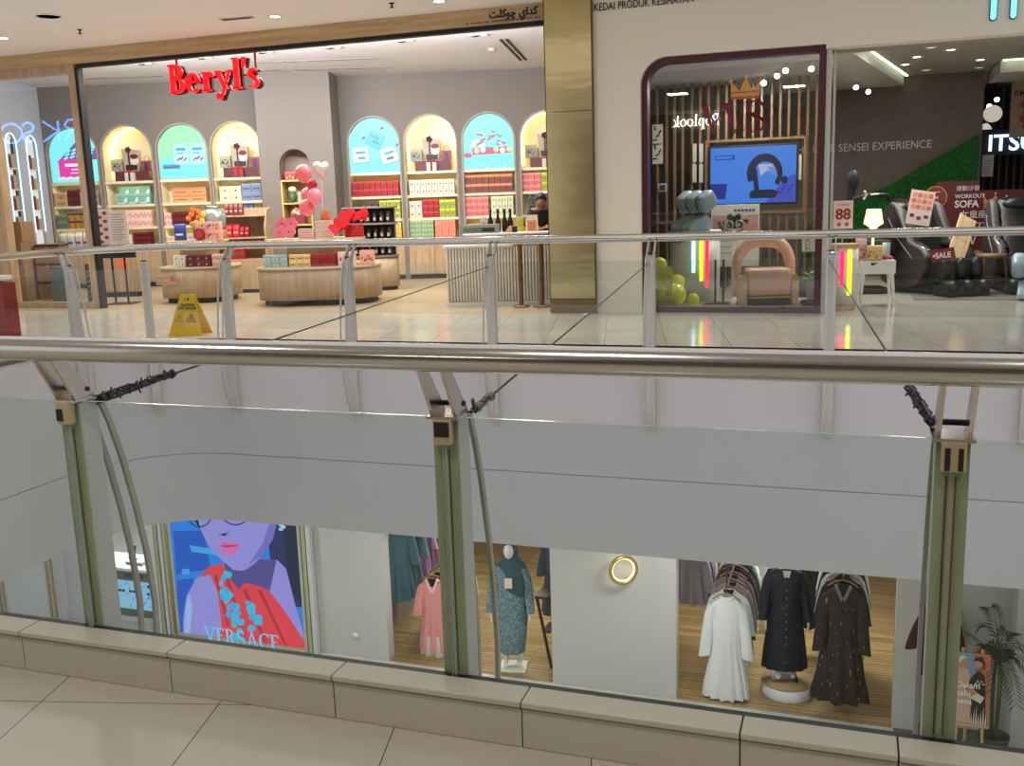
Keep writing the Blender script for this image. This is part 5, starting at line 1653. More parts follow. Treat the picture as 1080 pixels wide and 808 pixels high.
def crown(name, label, loc, s, m, rz=0):
    t = thing(name, label, 'crown emblem', loc, rz)
    mb = MB()
    pts = [(-.5, 0), (.5, 0), (.56, .62), (.27, .30), (.04, .76), (-.2, .30), (-.5, .66)]
    mb.prism([(x * s, z * s) for x, z in pts], -.006, 0); mb.build('crown', m, t)
    mb = MB()
    for x, z in ((.56, .64), (.04, .79), (-.5, .68)): mb.ell((x * s, -.004, z * s), (.05 * s, .006, .05 * s), 10, 8)
    mb.build('tips', mat('bright_gold', (232, 190, 120), .3, .6), t)
    mb = MB()
    mb.prism([(x * s, z * s) for x, z in ((-.5, .0), (.5, .0), (.51, .1), (-.505, .1))], -.009, -.006); mb.prism([(x * s, z * s) for x, z in ((-.5, .22), (.52, .22), (.525, .27), (-.51, .27))], -.009, -.006)
    mb.build('band', mat('copper_band', (168, 96, 56), .35, .5), t)
    return t


M_gold2 = mat('gold_print', (206, 148, 84), .35, .5, nz=.2, ns=20)
crown('crown_decal', 'golden crown on the window above the maroon serif letters', (-1.31, 13.04, 2.685), .34, M_gold2)

# slatted wall with the screen
mb = MB(); mb.box(-3.25, 16.6, 0, -1.9, 16.7, 3.24)
struct(mb.build('wall_slat_back', M_darkwall))
t = thing('slat_screen', 'tall screen of walnut slats behind the maroon framed window', 'slat screen', (-3.0, 16.1, 0))
x = 0.0; k = 0
while x < 2.6:
    if not (.83 < x < 2.27):
        mb = MB(); mb.box(x, -.03, 0, x + .035, .03, 3.24); mb.build('slat', M_slat, t)
    else:
        mb = MB(); mb.box(x, -.03, 2.36, x + .035, .03, 3.24); mb.box(x, -.03, 0, x + .035, .03, 1.22); mb.build('slat', M_slat, t)
    x += .128 if k % 3 else .15; k += 1
for z in (2.32, 1.20):
    mb = MB(); mb.box(.78, -.045, z, 2.32, .045, z + .04); mb.build('cross_rail', M_slat, t)
for x in (.78, 2.28):
    mb = MB(); mb.box(x, -.045, 1.24, x + .04, .045, 2.32); mb.build('side_rail', M_slat, t)
mb = MB(); mb.box(.0, -.04, 1.08, .8, .035, 1.11); mb.build('cross_rail', M_slat, t)
t = thing('wall_screen', 'blue television showing an arched massage frame, set in the walnut slats', 'television', (-1.475, 16.06, 1.80))
mb = MB(); mb.box(-.68, -.04, -.46, .68, .04, .46, .008); mb.build('bezel', M_black, t)
E_ = .9
sc = [flat(70, 140, 250, e=E_), flat(20, 50, 150, e=E_), flat(14, 24, 70, e=E_), flat(120, 150, 235, e=E_), flat(190, 200, 240, e=E_), flat(70, 90, 210, e=E_)]
mb = MB(); mb.m(0).prism([(-.65, -.43), (.65, -.43), (.65, .43), (-.65, .43)], -.043, -.04)
T_ = Matrix.Translation((0, -.043, 0)); mb.at(T_)
print_poly(mb, [(.2, -.43), (.65, -.43), (.65, .0), (.45, -.1)], 5, .001)
print_poly(mb, [(-.65, -.36), (-.42, -.36), (-.39, -.12), (-.65, -.12)], 1, .002)
print_poly(mb, rect(-.43, .28, .3, .07), 1, .002); print_poly(mb, rect(-.44, .28, .26, .04), 0, .003)
arc = []
for k in range(20):
    a = rad(205 - 245 * k / 19); arc.append((.18 + .27 * math.cos(a), .02 + .30 * math.sin(a)))
ai = [(.19 + (x - .18) * .66, .0 + (z - .02) * .66) for x, z in arc]
for k in range(19): print_poly(mb, [arc[k], arc[k + 1], ai[k + 1], ai[k]], 2, .003 + .0001 * k)
print_poly(mb, [(-.02, .1), (.06, .1), (.1, -.24), (.03, -.24)], 2, .006)
print_poly(mb, [(-.04, -.36), (.34, -.36), (.40, -.27), (.3, -.23), (.0, -.23), (-.05, -.28)], 2, .007)
print_poly(mb, [(.08, .16), (.3, .16), (.34, .0), (.22, .06), (.12, -.02)], 4, .006)
print_poly(mb, [(.22, .12), (.34, .1), (.38, -.05), (.28, .0)], 3, .008)
print_poly(mb, disc(.48, -.09, .05, .06), 2, .008)
for k in range(6): print_poly(mb, rect(.42 + .035 * k, -.28 + .05 * (k % 3), .05, .02, 35), 1, .004)
mb.build('picture', sc, t)

# prints and switch plates on the slats
for k, (px, py, w_, h_, lab) in enumerate(((689, 142, .17, .32, 'white notice with black drawings on the slats, upper left'), (689, 162, .17, .32, 'white notice with two small drawings on the slats, below the upper one'), (694, 198, .14, .13, 'small framed dark picture on the slats at lower left'))):
    p = aty(px + 4, py, 16.0)
    t = thing('notice', lab, 'notice', (p.x, 16.05, p.z))
    mb = MB(); mb.box(-w_ / 2, -.01, -h_ / 2, w_ / 2, .0, h_ / 2, .003); mb.m(1)
    if k < 2:
        for q in range(4): mb.prism(rect(-.04 + .04 * (q % 3), -.08 + .06 * q, .07, .025, 30 * q), -.013, -.01)
    else: mb.box(-w_ / 2 + .02, -.013, -h_ / 2 + .02, w_ / 2 - .02, -.01, h_ / 2 - .02)
    mb.build('sheet', [flat(196, 190, 178), flat(60, 54, 50)], t)
for k, (px, lab) in enumerate(((732, 'pair of stacked pale strips on the slats, left one'), (739, 'pair of stacked pale strips on the slats, right one'))):
    p = aty(px, 172, 16.0)
    mb = MB(); mb.box(-.03, -.02, -.30, .03, 0, -.02); mb.box(-.03, -.02, .02, .03, 0, .3); mb.box(-.006, -.015, -.02, .006, 0, .02)
    tag(mb.build('leaflet_strip', flat(176, 172, 164), loc=(p.x, 16.06, p.z)), lab, 'leaflet')
p = aty(843, 177, 16.0)
mb = MB(); mb.box(-.03, -.02, -.18, .03, 0, .2, .004); tag(mb.build('switch_strip', flat(190, 184, 172), loc=(p.x, 16.06, p.z)), 'narrow pale strip on the slats right of the television', 'switch plate')

# counter with three light bars, massagers on top


def light_bar(parent, x, y, z0, z1, c, w_=.045):
    mb = MB(); mb.box(x - w_ / 2, y - .02, z0, x + w_ / 2, y, z1, .008)
    return mb.build('light_bar', mat('bar_%d_%d_%d' % c, c, .4, emit=c, es=2.2, nz=0), parent)


t = thing('display_counter', 'white rounded counter with white, yellow and pink light bars, inside the maroon framed window', 'counter', (-2.16, 14.6, 0))
mb = MB(); mb.prism(oval(.36, .32, 40, 2.4), .0, .98, 'z'); mb.fs = [len(f) == 4 for f in mb.f]
mb.build('body', mat('white_counter', (214, 222, 214), .35), t)
mb = MB(); mb.prism(oval(.38, .34, 40, 2.4), .98, 1.01, 'z'); mb.build('top', M_white, t)
mb = MB(); mb.text('Sculpt', .1, front(-.34, -.315, .86), .002, bold=.001); mb.build('lettering', M_dark, t)
light_bar(t, .03, -.325, .42, .96, (190, 240, 250)); light_bar(t, .14, -.31, .3, .96, (250, 236, 20)); light_bar(t, .22, -.30, .2, .96, (250, 30, 80))
M_ice = mat('ice_grey_plastic', (150, 172, 184), .3, coat=.3); M_pad = mat('dark_grey_pad', (62, 68, 70), .6)


def leg_massager(name, label, loc, rz, s=1.0, lobes=3):
    t = thing(name, label, 'massager', loc, rz)
    for sx in (-1, 1):
        mb = MB()
        o_ = [(-.24 * s, 0), (.14 * s, 0), (.17 * s, .06 * s), (.13 * s, .17 * s), (.04 * s, .20 * s), (-.16 * s, .13 * s), (-.27 * s, .06 * s)]
        mb.prism(o_, sx * .02 * s, sx * .17 * s, 'x')
        f_ = mb.build('foot_shell', M_ice, t)
        md = f_.modifiers.new('round', 'BEVEL'); md.width = .025 * s; md.segments = 3
        mb = MB(Matrix.Translation((sx * .095 * s, -.02 * s, .13 * s)) @ Matrix.Rotation(rad(28), 4, 'X')); mb.ell((0, 0, 0), (.056 * s, .15 * s, .035 * s), 14, 8); mb.build('foot_pad', M_pad, f_)
    mb = MB(); mb.box(-.06 * s, .05 * s, .12 * s, .06 * s, .12 * s, .3 * s, .01); mb.build('neck', M_pad, t)
    for k in range(lobes):
        x = (-.17 + .17 * k) * s
        mb = MB(); mb.ell((x, .04 * s, .36 * s), (.08 * s, .13 * s, .115 * s), 16, 12, fn=lambda d: Vector([math.copysign(abs(v) ** .5, v) for v in d]), T=Matrix.Rotation(rad(32), 3, 'X'))
        mb.build('calf_lobe', M_ice, t)
        if k < lobes - 1:
            mb = MB(); mb.ell((x + .085 * s, .02 * s, .35 * s), (.03 * s, .09 * s, .11 * s), 12, 8); mb.build('calf_pad', M_pad, t)
    return t


leg_massager('leg_massager', 'ice grey leg massager with three lobes on the white counter', (-2.16, 14.50, 1.011), rad(-34), 1.15)
t = thing('eye_massager', 'small black and white massager standing right of the ice grey leg massager', 'massager', (-1.64, 14.98, 1.012), rad(20))
mb = MB()
for sx in (-1, 1):
    mb.m(0).ell((sx * .06, 0, .17), (.045, .05, .05), 12, 8); mb.m(1).tube([(sx * .08 + .06 * math.cos(a), -.02, .06 + .06 * math.sin(a)) for a in [rad(q * 30) for q in range(12)]], .012, 8, closed=True)
mb.m(0).box(-.12, -.03, 0, .12, .03, .03, .01); mb.box(-.02, -.02, .03, .02, .02, .18)
mb.build('body', [M_black, M_ice], t)
mb = MB(); mb.box(-.07, -.06, -.012, .1, .08, -.002); mb.cyl((.0, .0, -1.0), (.0, 0, -.012), .03)
tag(mb.build('pedestal', M_white, loc=(-1.64, 14.98, 1.01)), 'slim white pedestal under the small black and white massager', 'pedestal')

# product board
p = aty(768, 262, 15.3)
t = thing('product_board', 'white product board with a pink picture of a black massage gun', 'display board', (-1.68, 15.5, 0), rad(4))
mb = MB(); mb.box(-.36, -.02, .42, .36, .02, 1.36, .004); mb.m(1)
for k in range(3): mb.box(-.33, -.023, .62 + .1 * k, .0 - .05 * k, -.02, .63 + .1 * k)
mb.box(.1, -.023, .7, .16, -.02, .76); mb.box(.2, -.023, .7, .26, -.02, .76)
mb.build('board', [flat(206, 202, 196), flat(120, 116, 114)], t)
mb = MB(); mb.box(-.34, -.026, .90, .34, -.022, 1.2); mb.m(1).box(.02, -.029, 1.08, .2, -.026, 1.13); mb.prism([(.08, 1.08), (.14, 1.08), (.11, .96), (.06, .96)], -.029, -.026)
mb.m(2)
for k in range(3): mb.prism(rect(-.22 + .08 * k, 1.04, .05, .14, 25), -.029, -.026)
mb.build('picture', [flat(186, 140, 134), M_black, flat(70, 60, 62)], t)
mb = MB(); mb.text('CURE mini', .08, front(.0, -.023, 1.25), .001); mb.v = [Vector((v.x, v.y, v.z)) for v in mb.v]
mb.v = []; mb.f = []; mb.fm = []; mb.fs = []
for k in range(6): mb.box(-.02 + .055 * k, -.024, 1.255, .02 + .055 * k, -.022, 1.285)
mb.build('heading_marks', M_dark, t)
for sx in (-1, 1):
    mb = MB(); mb.box(sx * .32 - .015, -.01, 0, sx * .32 + .015, .02, .42); mb.build('leg', M_dark, t)
t = thing('pole_stand', 'black stand with two poles on a flat base, left of the pink armchair', 'stand', (-1.73, 14.05, 0))
mb = MB(); mb.box(-.2, -.12, 0, .13, .12, .018, .004); mb.build('base_plate', M_black, t)
for x in (-.06, .05):
    mb = MB(); mb.cyl((x, 0, .018), (x, 0, .62), .016); mb.build('pole', M_dark, t)

# yellow balloons at the foot of the window
for k, (px, py, r_) in enumerate(((696, 279, 8), (701, 290, 9.5), (714, 298, 9.5), (700, 306, 12), (713, 316, 12), (695, 318, 11), (731, 322, 7.5))):
    p = aty(px, py, 13.42 + .2 * (k % 3)); rr_ = r_ / 84.0
    t = thing('yellow_balloon', 'lime yellow balloon at the foot of the window, %s of the cluster' % ['top left', 'second from the top', 'middle right', 'big middle left', 'big lower right', 'big lower left', 'small one right outside'][k], 'balloon', (p.x, p.y, max(p.z, rr_ * 1.06 + .02)))
    mb = MB(); mb.ell((0, 0, 0), (rr_, rr_, rr_ * 1.05), 20, 14); mb.build('skin', mat('lime_yellow_rubber', (230, 226, 20), .25, coat=.4, nz=.02), t)
    mb = MB(); mb.lathe([(.003, -rr_ * 1.03), (.012, -rr_ * 1.05 - .012)], seg=8); mb.build('knot', mat('lime_yellow_rubber', (230, 226, 20), .25), t)
mb = MB(); mb.box(-.13, -.004, -.22, .13, .0, .22); mb.m(1)
for k in range(2): mb.box(-.1, -.006, -.16 + .05 * k, .1 - .03 * k, -.004, -.145 + .05 * k)
p = aty(699, 296, 13.3)
tag(mb.build('yellow_card', [flat(206, 200, 20), flat(110, 110, 20)], loc=(p.x, 13.3, .36)), 'lime yellow card among the balloons behind the window', 'card')

# pink armchair with hoop back
M_pink = mat('pink_leather', (236, 186, 164), .42, coat=.15, nz=.03)
t = thing('massage_armchair', 'pink massage armchair with an open hoop back, behind the maroon framed window', 'armchair', (-1.12, 14.15, 0), rad(16))
hoop = []
for k in range(22):
    a = rad(188 - 196 * k / 21)
    hoop.append((.37 * math.copysign(abs(math.cos(a)) ** .7, math.cos(a)), .10 + .05 * math.sin(a), .50 + .36 * max(-.3, math.sin(a)) ** 1.0 if math.sin(a) > 0 else .5 + .6 * math.sin(a)))
mb = MB(); mb.tube([(-.37, .02, .1), (-.38, .05, .3)] + hoop + [(.37, .05, .3), (.36, .0, .1)], [.06, .065] + [.062 + .03 * math.sin(PI * k / 21) for k in range(22)] + [.065, .06], 16)
mb.build('hoop_back', M_pink, t)
o = MB(); o.box(-.29, -.36, .13, .29, .14, .50, .05); o.fs = [True] * len(o.f); o.build('seat', M_pink, t)
for sx in (-1, 1):
    mb = MB(); mb.box(sx * .29, -.34, .0, sx * .40, -.12, .36, .04); mb.fs = [True] * len(mb.f); mb.build('arm', M_pink, t)
    mb = MB(); mb.cyl((sx * .345, -.345, .37), (sx * .345, -.14, .37), .05, seg=14); mb.build('arm_roll', mat('gold_trim', (206, 176, 110), .3, .6), t)
mb = MB(); mb.box(-.285, -.365, .10, .285, -.34, .128, .004); mb.build('gold_line', mat('gold_trim', (206, 176, 110), .3, .6), t)
mb = MB(); mb.box(-.28, -.34, 0, .28, .1, .10); mb.build('base', M_dark, t)
# plant and foot device by the armchair
t = thing('potted_plant', 'small green potted plant beside the pink armchair', 'plant', (-.52, 14.5, 0))
mb = MB(); mb.lathe([(.05, 0), (.07, .26), (.06, .27)], seg=14); mb.build('pot', flat(120, 110, 96), t)
mb = MB()
for k in range(14):
    a = k * 2.4; mb.prism(disc(0, 0, .07, .028, 8), -.002, .002) if False else None
    d = Vector((math.cos(a), math.sin(a), .35)).normalized(); q0 = Vector((0, 0, .27 + .01 * k)); s_ = d.cross(Vector((0, 0, 1))).normalized() * .03
    mb.add([q0, q0 + d * .06 + s_, q0 + d * .14 - Vector((0, 0, .01)), q0 + d * .06 - s_], [(0, 1, 2, 3)])
mb.build('leaves', mat('fresh_leaf', (110, 150, 70), .5), t)
mb = MB(); mb.lathe([(.2, 0), (.21, .02), (.21, .24), (.18, .28), (0, .29)], seg=28, sx=1.1, sy=.9)
tag(mb.build('ottoman', mat('dark_green_velvet', (52, 60, 54), .8), loc=(-.62, 15.1, 0)), 'round dark green ottoman right of the pink armchair', 'ottoman')
t = thing('foot_massager', 'small black and silver foot massager on the floor before the green ottoman', 'massager', (-.5, 13.8, 0), rad(10))
mb = MB(); mb.ell((0, 0, .05), (.13, .09, .055), 16, 8); mb.build('shell', M_black, t)
mb = MB()
for sx in (-1, 1): mb.tube([(sx * .06 + .045 * math.cos(a), -.02 + .045 * math.sin(a), .1) for a in [rad(q * 30) for q in range(12)]], .01, 8, closed=True)
mb.build('rings', M_steel, t)
t = thing('information_card', 'white card with upright lettering behind the pink armchair', 'card', (-.50, 15.7, .62))
mb = MB(); mb.box(-.2, -.008, 0, .18, 0, .26); mb.build('sheet', flat(176, 172, 166), t)
for x in (-.08, .1):
    mb = MB(); mb.text('YOU', .11, front(x, -.009, .015) @ Matrix.Rotation(PI / 2, 4, 'Z'), .001)
    mb.build('lettering', M_dark, t)
mb = MB(); mb.box(-.02, -.004, -.62, .02, .03, .0); mb.box(-.12, -.08, -.62, .12, .1, -.605); mb.build('stand', M_dark, t)

# ---- open bay at the right
t = thing('display_drum', 'white drum table with pink and yellow light bars, at the opening of the massage shop', 'table', (-.115, 13.42, 0))
mb = MB(); mb.prism(disc(0, 0, .215, .215, 40), .08, .80, 'z'); mb.fs = [len(f) == 4 for f in mb.f]; mb.build('drum', mat('white_drum', (224, 224, 220), .4), t)
mb = MB(); mb.prism(disc(0, 0, .20, .2, 32), 0, .08, 'z'); mb.build('base', M_woodx, t)
mb = MB(); mb.prism(disc(0, 0, .225, .225, 40), .80, .845, 'z'); mb.build('top', M_woodx, t)
light_bar(t, -.10, -.205, .45, .76, (150, 220, 250), .03); light_bar(t, .02, -.222, .32, .77, (250, 30, 90)); light_bar(t, .115, -.19, .2, .78, (250, 240, 20))
t = thing('price_stand', 'pale price board with a large maroon 88, standing behind the white drum table', 'price board', (-.11, 14.4, 0), rad(4))
mb = MB(); mb.box(-.13, -.012, 1.0, .13, .0, 1.38, .004); mb.build('board', flat(222, 196, 192), t)
mb = MB(); mb.text('88', .20, front(-.0, -.014, 1.13), .001, 'CENTER', .006); mb.build('number', flat(130, 30, 44), t)
mb = MB()
for k in range(2): mb.prism(rect(-.05 + .1 * k, 1.06, .05, .05, 20), -.014, -.012)
mb.box(-.08, -.014, 1.32, .08, -.012, 1.33); mb.build('small_prints', flat(130, 90, 90), t)
mb = MB(); mb.cyl((0, 0, 0), (0, 0, 1.0), .012); mb.lathe([(.13, 0), (.13, .015), (0, .02)], seg=20); mb.build('stand', M_steel, t)
t = thing('side_table', 'small white side table with splayed legs, right of the drum table', 'table', (.33, 13.95, 0), rad(8))
mb = MB(); mb.box(-.22, -.16, .42, .22, .16, .60, .01); mb.build('box_top', M_cream if False else M_white, t)
mb = MB(); mb.box(-.19, -.166, .45, .19, -.159, .57, .003); mb.m(1).prism([(-.1, .57), (.0, .57), (-.08, .53)], -.168, -.165); mb.build('drawer', [M_white, M_black], t)
for sx in (-1, 1):
    for sy in (-1, 1):
        mb = MB(); mb.tube([(sx * .18, sy * .13, .42), (sx * .215, sy * .16, 0)], [.024, .017], 10); mb.build('leg', M_white, t)
t = thing('table_lamp', 'glowing table lamp with tapered cream shade on the white side table', 'lamp', (.28, 14.04, .602))
mb = MB(); mb.lathe([(.075, 0), (.075, .015), (.02, .025), (.018, .36), (.03, .40)], seg=20); mb.build('base', M_white, t)
mb = MB(); mb.lathe([(.04, .40), (.06, .43), (.125, .47), (.09, .66), (.0, .66)], seg=28); mb.build('lamp_shade', mat('lit_cream_shade', (255, 240, 200), .5, emit=(255, 226, 150), es=1.5, nz=0), t)
lamp('table_lamp_bulb', 'POINT', (.28, 13.88, 1.02), 3, WARM, .05)
for x, y, w_, h_, st, lab in ((.30, 13.87, .2, .19, ((206, 176, 110), (220, 196, 130), (140, 110, 60), 'pattern'), 'gold patterned carton at the front of the white side table'), (.13, 13.93, .14, .28, ((210, 150, 150), (226, 186, 182), (150, 60, 70), 'pattern'), 'pink carton at the back left of the white side table')):
    one(box_mesh(w_, .1, h_, st), 'gift_carton', lab, 'box', (x, y, .602), 0)
mb = MB(); mb.lathe([(.05, 0), (.05, .22), (.0, .22)], seg=18); tag(mb.build('tumbler', mat('greenish_tumbler', (150, 170, 166), .15, nz=0), loc=(.45, 14.05, .602)), 'pale green tumbler at the back right of the white side table', 'tumbler')
mb = MB(); mb.ell((0, 0, .03), (.05, .04, .03), 12, 8); mb.ell((.06, .0, .025), (.04, .035, .025), 10, 8); tag(mb.build('red_sweet', flat(170, 50, 60), loc=(.44, 13.88, .604)), 'small red heap at the front right of the white side table', 'sweets')
# dark gym like machine in the shade
t = thing('massage_machine', 'tall black massage machine standing before the green wedge, behind the 88 board', 'massage machine', (.02, 15.6, 0), rad(15))
mb = MB(); mb.box(-.2, -.3, 0, .5, .3, .08, .02); mb.build('base', M_black, t)
mb = MB(); mb.tube([(-.02, 0, .08), (-.06, .05, .7), (-.04, .02, 1.3), (-.03, 0, 1.6)], [.07, .07, .06, .05], 12); mb.build('column', M_black, t)
mb = MB(); mb.ell((-.02, -.02, 1.66), (.09, .07, .15), 14, 10); mb.build('head_rest', M_black, t)
mb = MB(); mb.tube([(-.02, -.05, 1.38), (.2, -.12, 1.44), (.45, -.1, 1.43), (.52, .0, 1.35)], [.035, .035, .03, .03], 10); mb.tube([(-.02, -.05, 1.36), (-.3, -.1, 1.3)], .02, 8); mb.build('arm', M_black, t)
mb = MB(); mb.tube([(.1, -.16, 1.38), (.14, -.18, 1.44), (.1, -.2, 1.5)], .016, 8); mb.tube([(.2, -.17, 1.44), (.32, -.17, 1.45)], .01, 8); mb.build('handle', M_cream, t)
mb = MB(); mb.box(.1, -.25, .3, .5, .25, .78, .03); mb.build('seat_block', mat('charcoal', (44, 46, 48), .5), t)

# the wedge of artificial grass on the dark wall: uncountable blades, one object
q = random.Random(4)
edge = [(845, 246), (870, 232), (900, 213), (940, 195), (985, 168), (1033, 142)]
W_ = [aty(px, py, 18.62) for px, py in edge]
mb = MB()
mb.prism([(p.x, p.z) for p in W_] + [(W_[-1].x, .2), (W_[0].x, .2)], 18.6, 18.645)
mb.m(1)


def top_at(x):
    for a, b in zip(W_[:-1], W_[1:]):
        if a.x <= x <= b.x: return a.z + (b.z - a.z) * (x - a.x) / (b.x - a.x)
    return W_[-1].z


for k in range(9000):
    x = q.uniform(W_[0].x, W_[-1].x); z = q.uniform(.4, top_at(x) + .015)
    a = q.uniform(0, 2 * PI); l_ = q.uniform(.035, .075); d = Vector((math.cos(a) * l_ * .7, -q.uniform(.02, .06), math.sin(a) * l_))
    s_ = Vector((-math.sin(a), 0, math.cos(a))) * .006; b0 = Vector((x, 18.6, z))
    mb.m(1 + k % 2).add([b0 - s_, b0 + s_, b0 + d], [(0, 1, 2)])
tag(mb.build('grass_wedge', [mat('grass_backing', (24, 88, 32), .8), mat('grass_green', (40, 152, 50), .6), mat('grass_dark_green', (26, 116, 38), .6)]), 'wedge of dark green artificial grass rising to the right on the dark wall', 'grass', None, 'stuff')
t = thing('wall_lettering', 'pale slim capital lettering across the dark wall', 'sign', (-1.06, 18.635, 2.19))
wide = lambda body: (lambda m_: (m_.text(body, .19, Matrix()), max([v.x for v in m_.v]))[1])(MB())
kx = 2.32 / wide('THE REAL SENSEI EXPERIENCE')
line = ''
for wd in ('THE', 'REAL', 'SENSEI', 'EXPERIENCE'):
    x0 = (wide(line + wd) - wide(wd)) * kx
    mb = MB(); mb.text(wd, .19, front(0, 0, 0), .008); mb.v = [Vector((x0 + v.x * kx, v.y, v.z)) for v in mb.v]
    mb.build('word', mat('pale_metal_letters', (206, 200, 190), .35, .3), t)
    line += wd + ' '

# low maroon wall behind the massage chair
mb = MB(); mb.prism([(.62, 0), (3.4, 0), (3.4, 1.45), (1.86, 1.45), (1.86, 1.60), (1.26, 1.60), (1.26, 1.36), (.62, 1.36)], 17.0, 17.06)
t = tag(mb.build('maroon_panel', mat('maroon_panel', (84, 20, 28), .5)), 'low maroon partition with white lettering and a crown, behind the black massage chair', 'partition')
for body, sz, x, z, bo, kx_ in (('WORKOUT', .085, 1.52, 1.34, .001, .95), ('SOFA', .15, 1.52, 1.20, .003, .95), ('\u904b\u52d5\u6c99\u767c', .085, 1.53, 1.46, 0, 1), ('\u5973\u7687\u5ea7', .13, 1.60, 1.04, 0, 1), ('OUT SOFA', .07, 1.84, .48, 0, 1)):
    mb = MB(); mb.text(body, sz, front(x, 16.992, z), .002, sx=kx_, bold=bo); mb.build('lettering', flat(214, 206, 200), t)
mb = MB(); serif(mb, 'VVS', .34, Matrix(((1, 0, 0, 1.66), (0, 0, -1, 16.992), (0, 1, 0, .62), (0, 0, 0, 1))), .004, .19, .05); mb.build('large_lettering', flat(206, 190, 186), t)
mb = MB(); mb.prism(disc(1.24, 1.36, .17, .18, 28), 16.985, 16.999); mb.prism([(1.1, 1.26), (1.2, 1.19), (1.06, 1.2)], 16.985, 16.999)
mb.m(1).prism(disc(1.24, 1.36, .155, .165, 28), 16.982, 16.986); mb.m(2).text('5M', .07, front(1.19, 16.981, 1.335), .001, bold=.002)
for k in range(3): mb.box(1.17, 16.98, 1.29 - .02 * k if k else 1.44, 1.31, 16.982, 1.298 - .02 * k if k else 1.448)
mb.build('seal', [M_gold2, flat(110, 44, 38), flat(230, 200, 180)], t)
crown('crown_emblem', 'small golden crown on the maroon partition, right of the white lettering', (2.08, 16.985, 1.16), .30, M_gold2)

# black massage chair
M_shell = mat('dark_grey_shell', (58, 55, 53), .5, coat=.08, nz=.03); M_leather = mat('black_leather', (20, 21, 23), .4, nz=.1, ns=30)


def massage_chair(label, loc, rz):
    t = thing('massage_chair', label, 'massage chair', loc, rz)
    o_ = [(.62, .12), (.72, .40), (.70, .85), (.60, 1.20), (.44, 1.32), (.28, 1.26), (.10, .98), (-.08, .74), (-.40, .66), (-.52, .54), (-.48, .34), (-.30, .14), (0, .06), (.4, .06)]
    for sx in (-1, 1):
        mb = MB(); mb.prism(o_, sx * .27, sx * .40, 'x')
        o = mb.build('side_shell', M_shell, t); md = o.modifiers.new('round', 'BEVEL'); md.width = .045; md.segments = 4; md.limit_method = 'ANGLE'; md.angle_limit = rad(50)
        for p in o.data.polygons: p.use_smooth = True
        mb = MB(); mb.tube([(sx * .405, .45, 1.08), (sx * .408, .2, .78), (sx * .405, -.2, .5)], [.008, .012, .008], 8); mb.build('trim_line', mat('dark_trim', (110, 108, 106), .4, .5), o)
    mb = MB(); rows = []
    for k in range(9):
        f = k / 8; z = .42 + .88 * f; y = -.05 + .55 * f ** 1.1
        rows.append([(.265 * math.cos(a), y + (.1 + .02 * math.cos(4 * PI * f)) * math.sin(a) * (1 if math.sin(a) > 0 else .9), z + .03 * math.sin(a)) for a in [2 * PI * j / 16 for j in range(16)]])
    mb.loft(rows, cap0=True, cap1=True); mb.build('backrest', M_leather, t)
    mb = MB(); mb.ell((0, .40, 1.22), (.2, .09, .1), 16, 10); mb.build('head_pillow', M_leather, t)
    mb = MB(); mb.box(-.27, -.45, .3, .27, .15, .48, .05); mb.fs = [True] * len(mb.f); mb.build('seat', M_leather, t)
    for sx in (-1, 1):
        mb = MB(); mb.tube([(sx * .30, .1, .68), (sx * .30, -.2, .66), (sx * .29, -.42, .58)], [.06, .075, .06], 12); mb.build('arm_pad', M_leather, t)
    mb = MB(); mb.box(-.33, -.74, .2, .33, -.5, .5, .04); mb.build('calf_block', M_leather, t)
    for k in range(3):
        mb = MB(); mb.ell((-.24 + .24 * k, -.74, .36), (.085, .1, .17), 14, 10, fn=lambda d: Vector([math.copysign(abs(v) ** .75, v) for v in d])); mb.build('calf_lobe', M_leather, t)
    mb = MB(); mb.box(-.34, -.96, .0, .34, -.6, .14, .04); mb.build('foot_block', M_leather, t)
    for k in range(3):
        mb = MB(); mb.ell((-.25 + .25 * k, -.86, .14), (.09, .16, .09), 14, 10, fn=lambda d: Vector([math.copysign(abs(v) ** .75, v) for v in d])); mb.build('foot_lobe', M_leather, t)
    mb = MB(); mb.box(-.3, -.45, 0, .3, .6, .1, .03); mb.build('base', M_black, t)
    return t


massage_chair('black massage chair with grey side shells, carrying a red sale card', (1.10, 15.78, .0135), rad(30))
massage_chair('second black massage chair at the right edge, behind the wooden stool', (2.36, 16.12, .0135), rad(4))
t = thing('sale_card', 'tilted dark red card reading SALE on the black massage chair', 'sale card', aty(996, 269, 14.95) + Vector((0, 0, 0)), rad(14))
mb = MB(Matrix.Rotation(rad(-4), 4, 'Y')); mb.prism([(-.17, -.09), (.15, -.06), (.13, .10), (-.19, .08)], -.006, 0); mb.build('card', flat(120, 26, 32), t)
mb = MB(Matrix.Rotation(rad(-5), 4, 'Y')); mb.text('\u2022SALE', .105, front(-.16, -.007, -.035), .001, bold=.003, sx=.95); mb.build('lettering', flat(236, 228, 222), t)
p = aty(971, 219, 16.0)
t = thing('offer_poster', 'pale offer board with rows of small orange pictures, leaning on the massage chair head', 'poster', (p.x - .02, 15.75, p.z), rad(10))
mb = MB(Matrix.Rotation(rad(10), 4, 'Y') @ Matrix.Rotation(rad(-6), 4, 'X'))
mb.box(-.17, -.008, -.25, .17, .0, .25, .003)
for r in range(3):
    for c in range(4): mb.m(1 + (r + c) % 2).prism(rect(-.11 + .075 * c, .18 - .085 * r, .062, .06, 10 * ((r + c) % 3)), -.0105, -.008)
for c in range(3): mb.m(3).prism(rect(-.1 + .1 * c, -.12 - .03 * (c % 2), .06, .05), -.0105, -.008)
mb.build('board', [flat(214, 190, 186), flat(214, 140, 96), flat(200, 110, 84), flat(70, 60, 66)], t)
p = aty(1013, 243, 15.4)
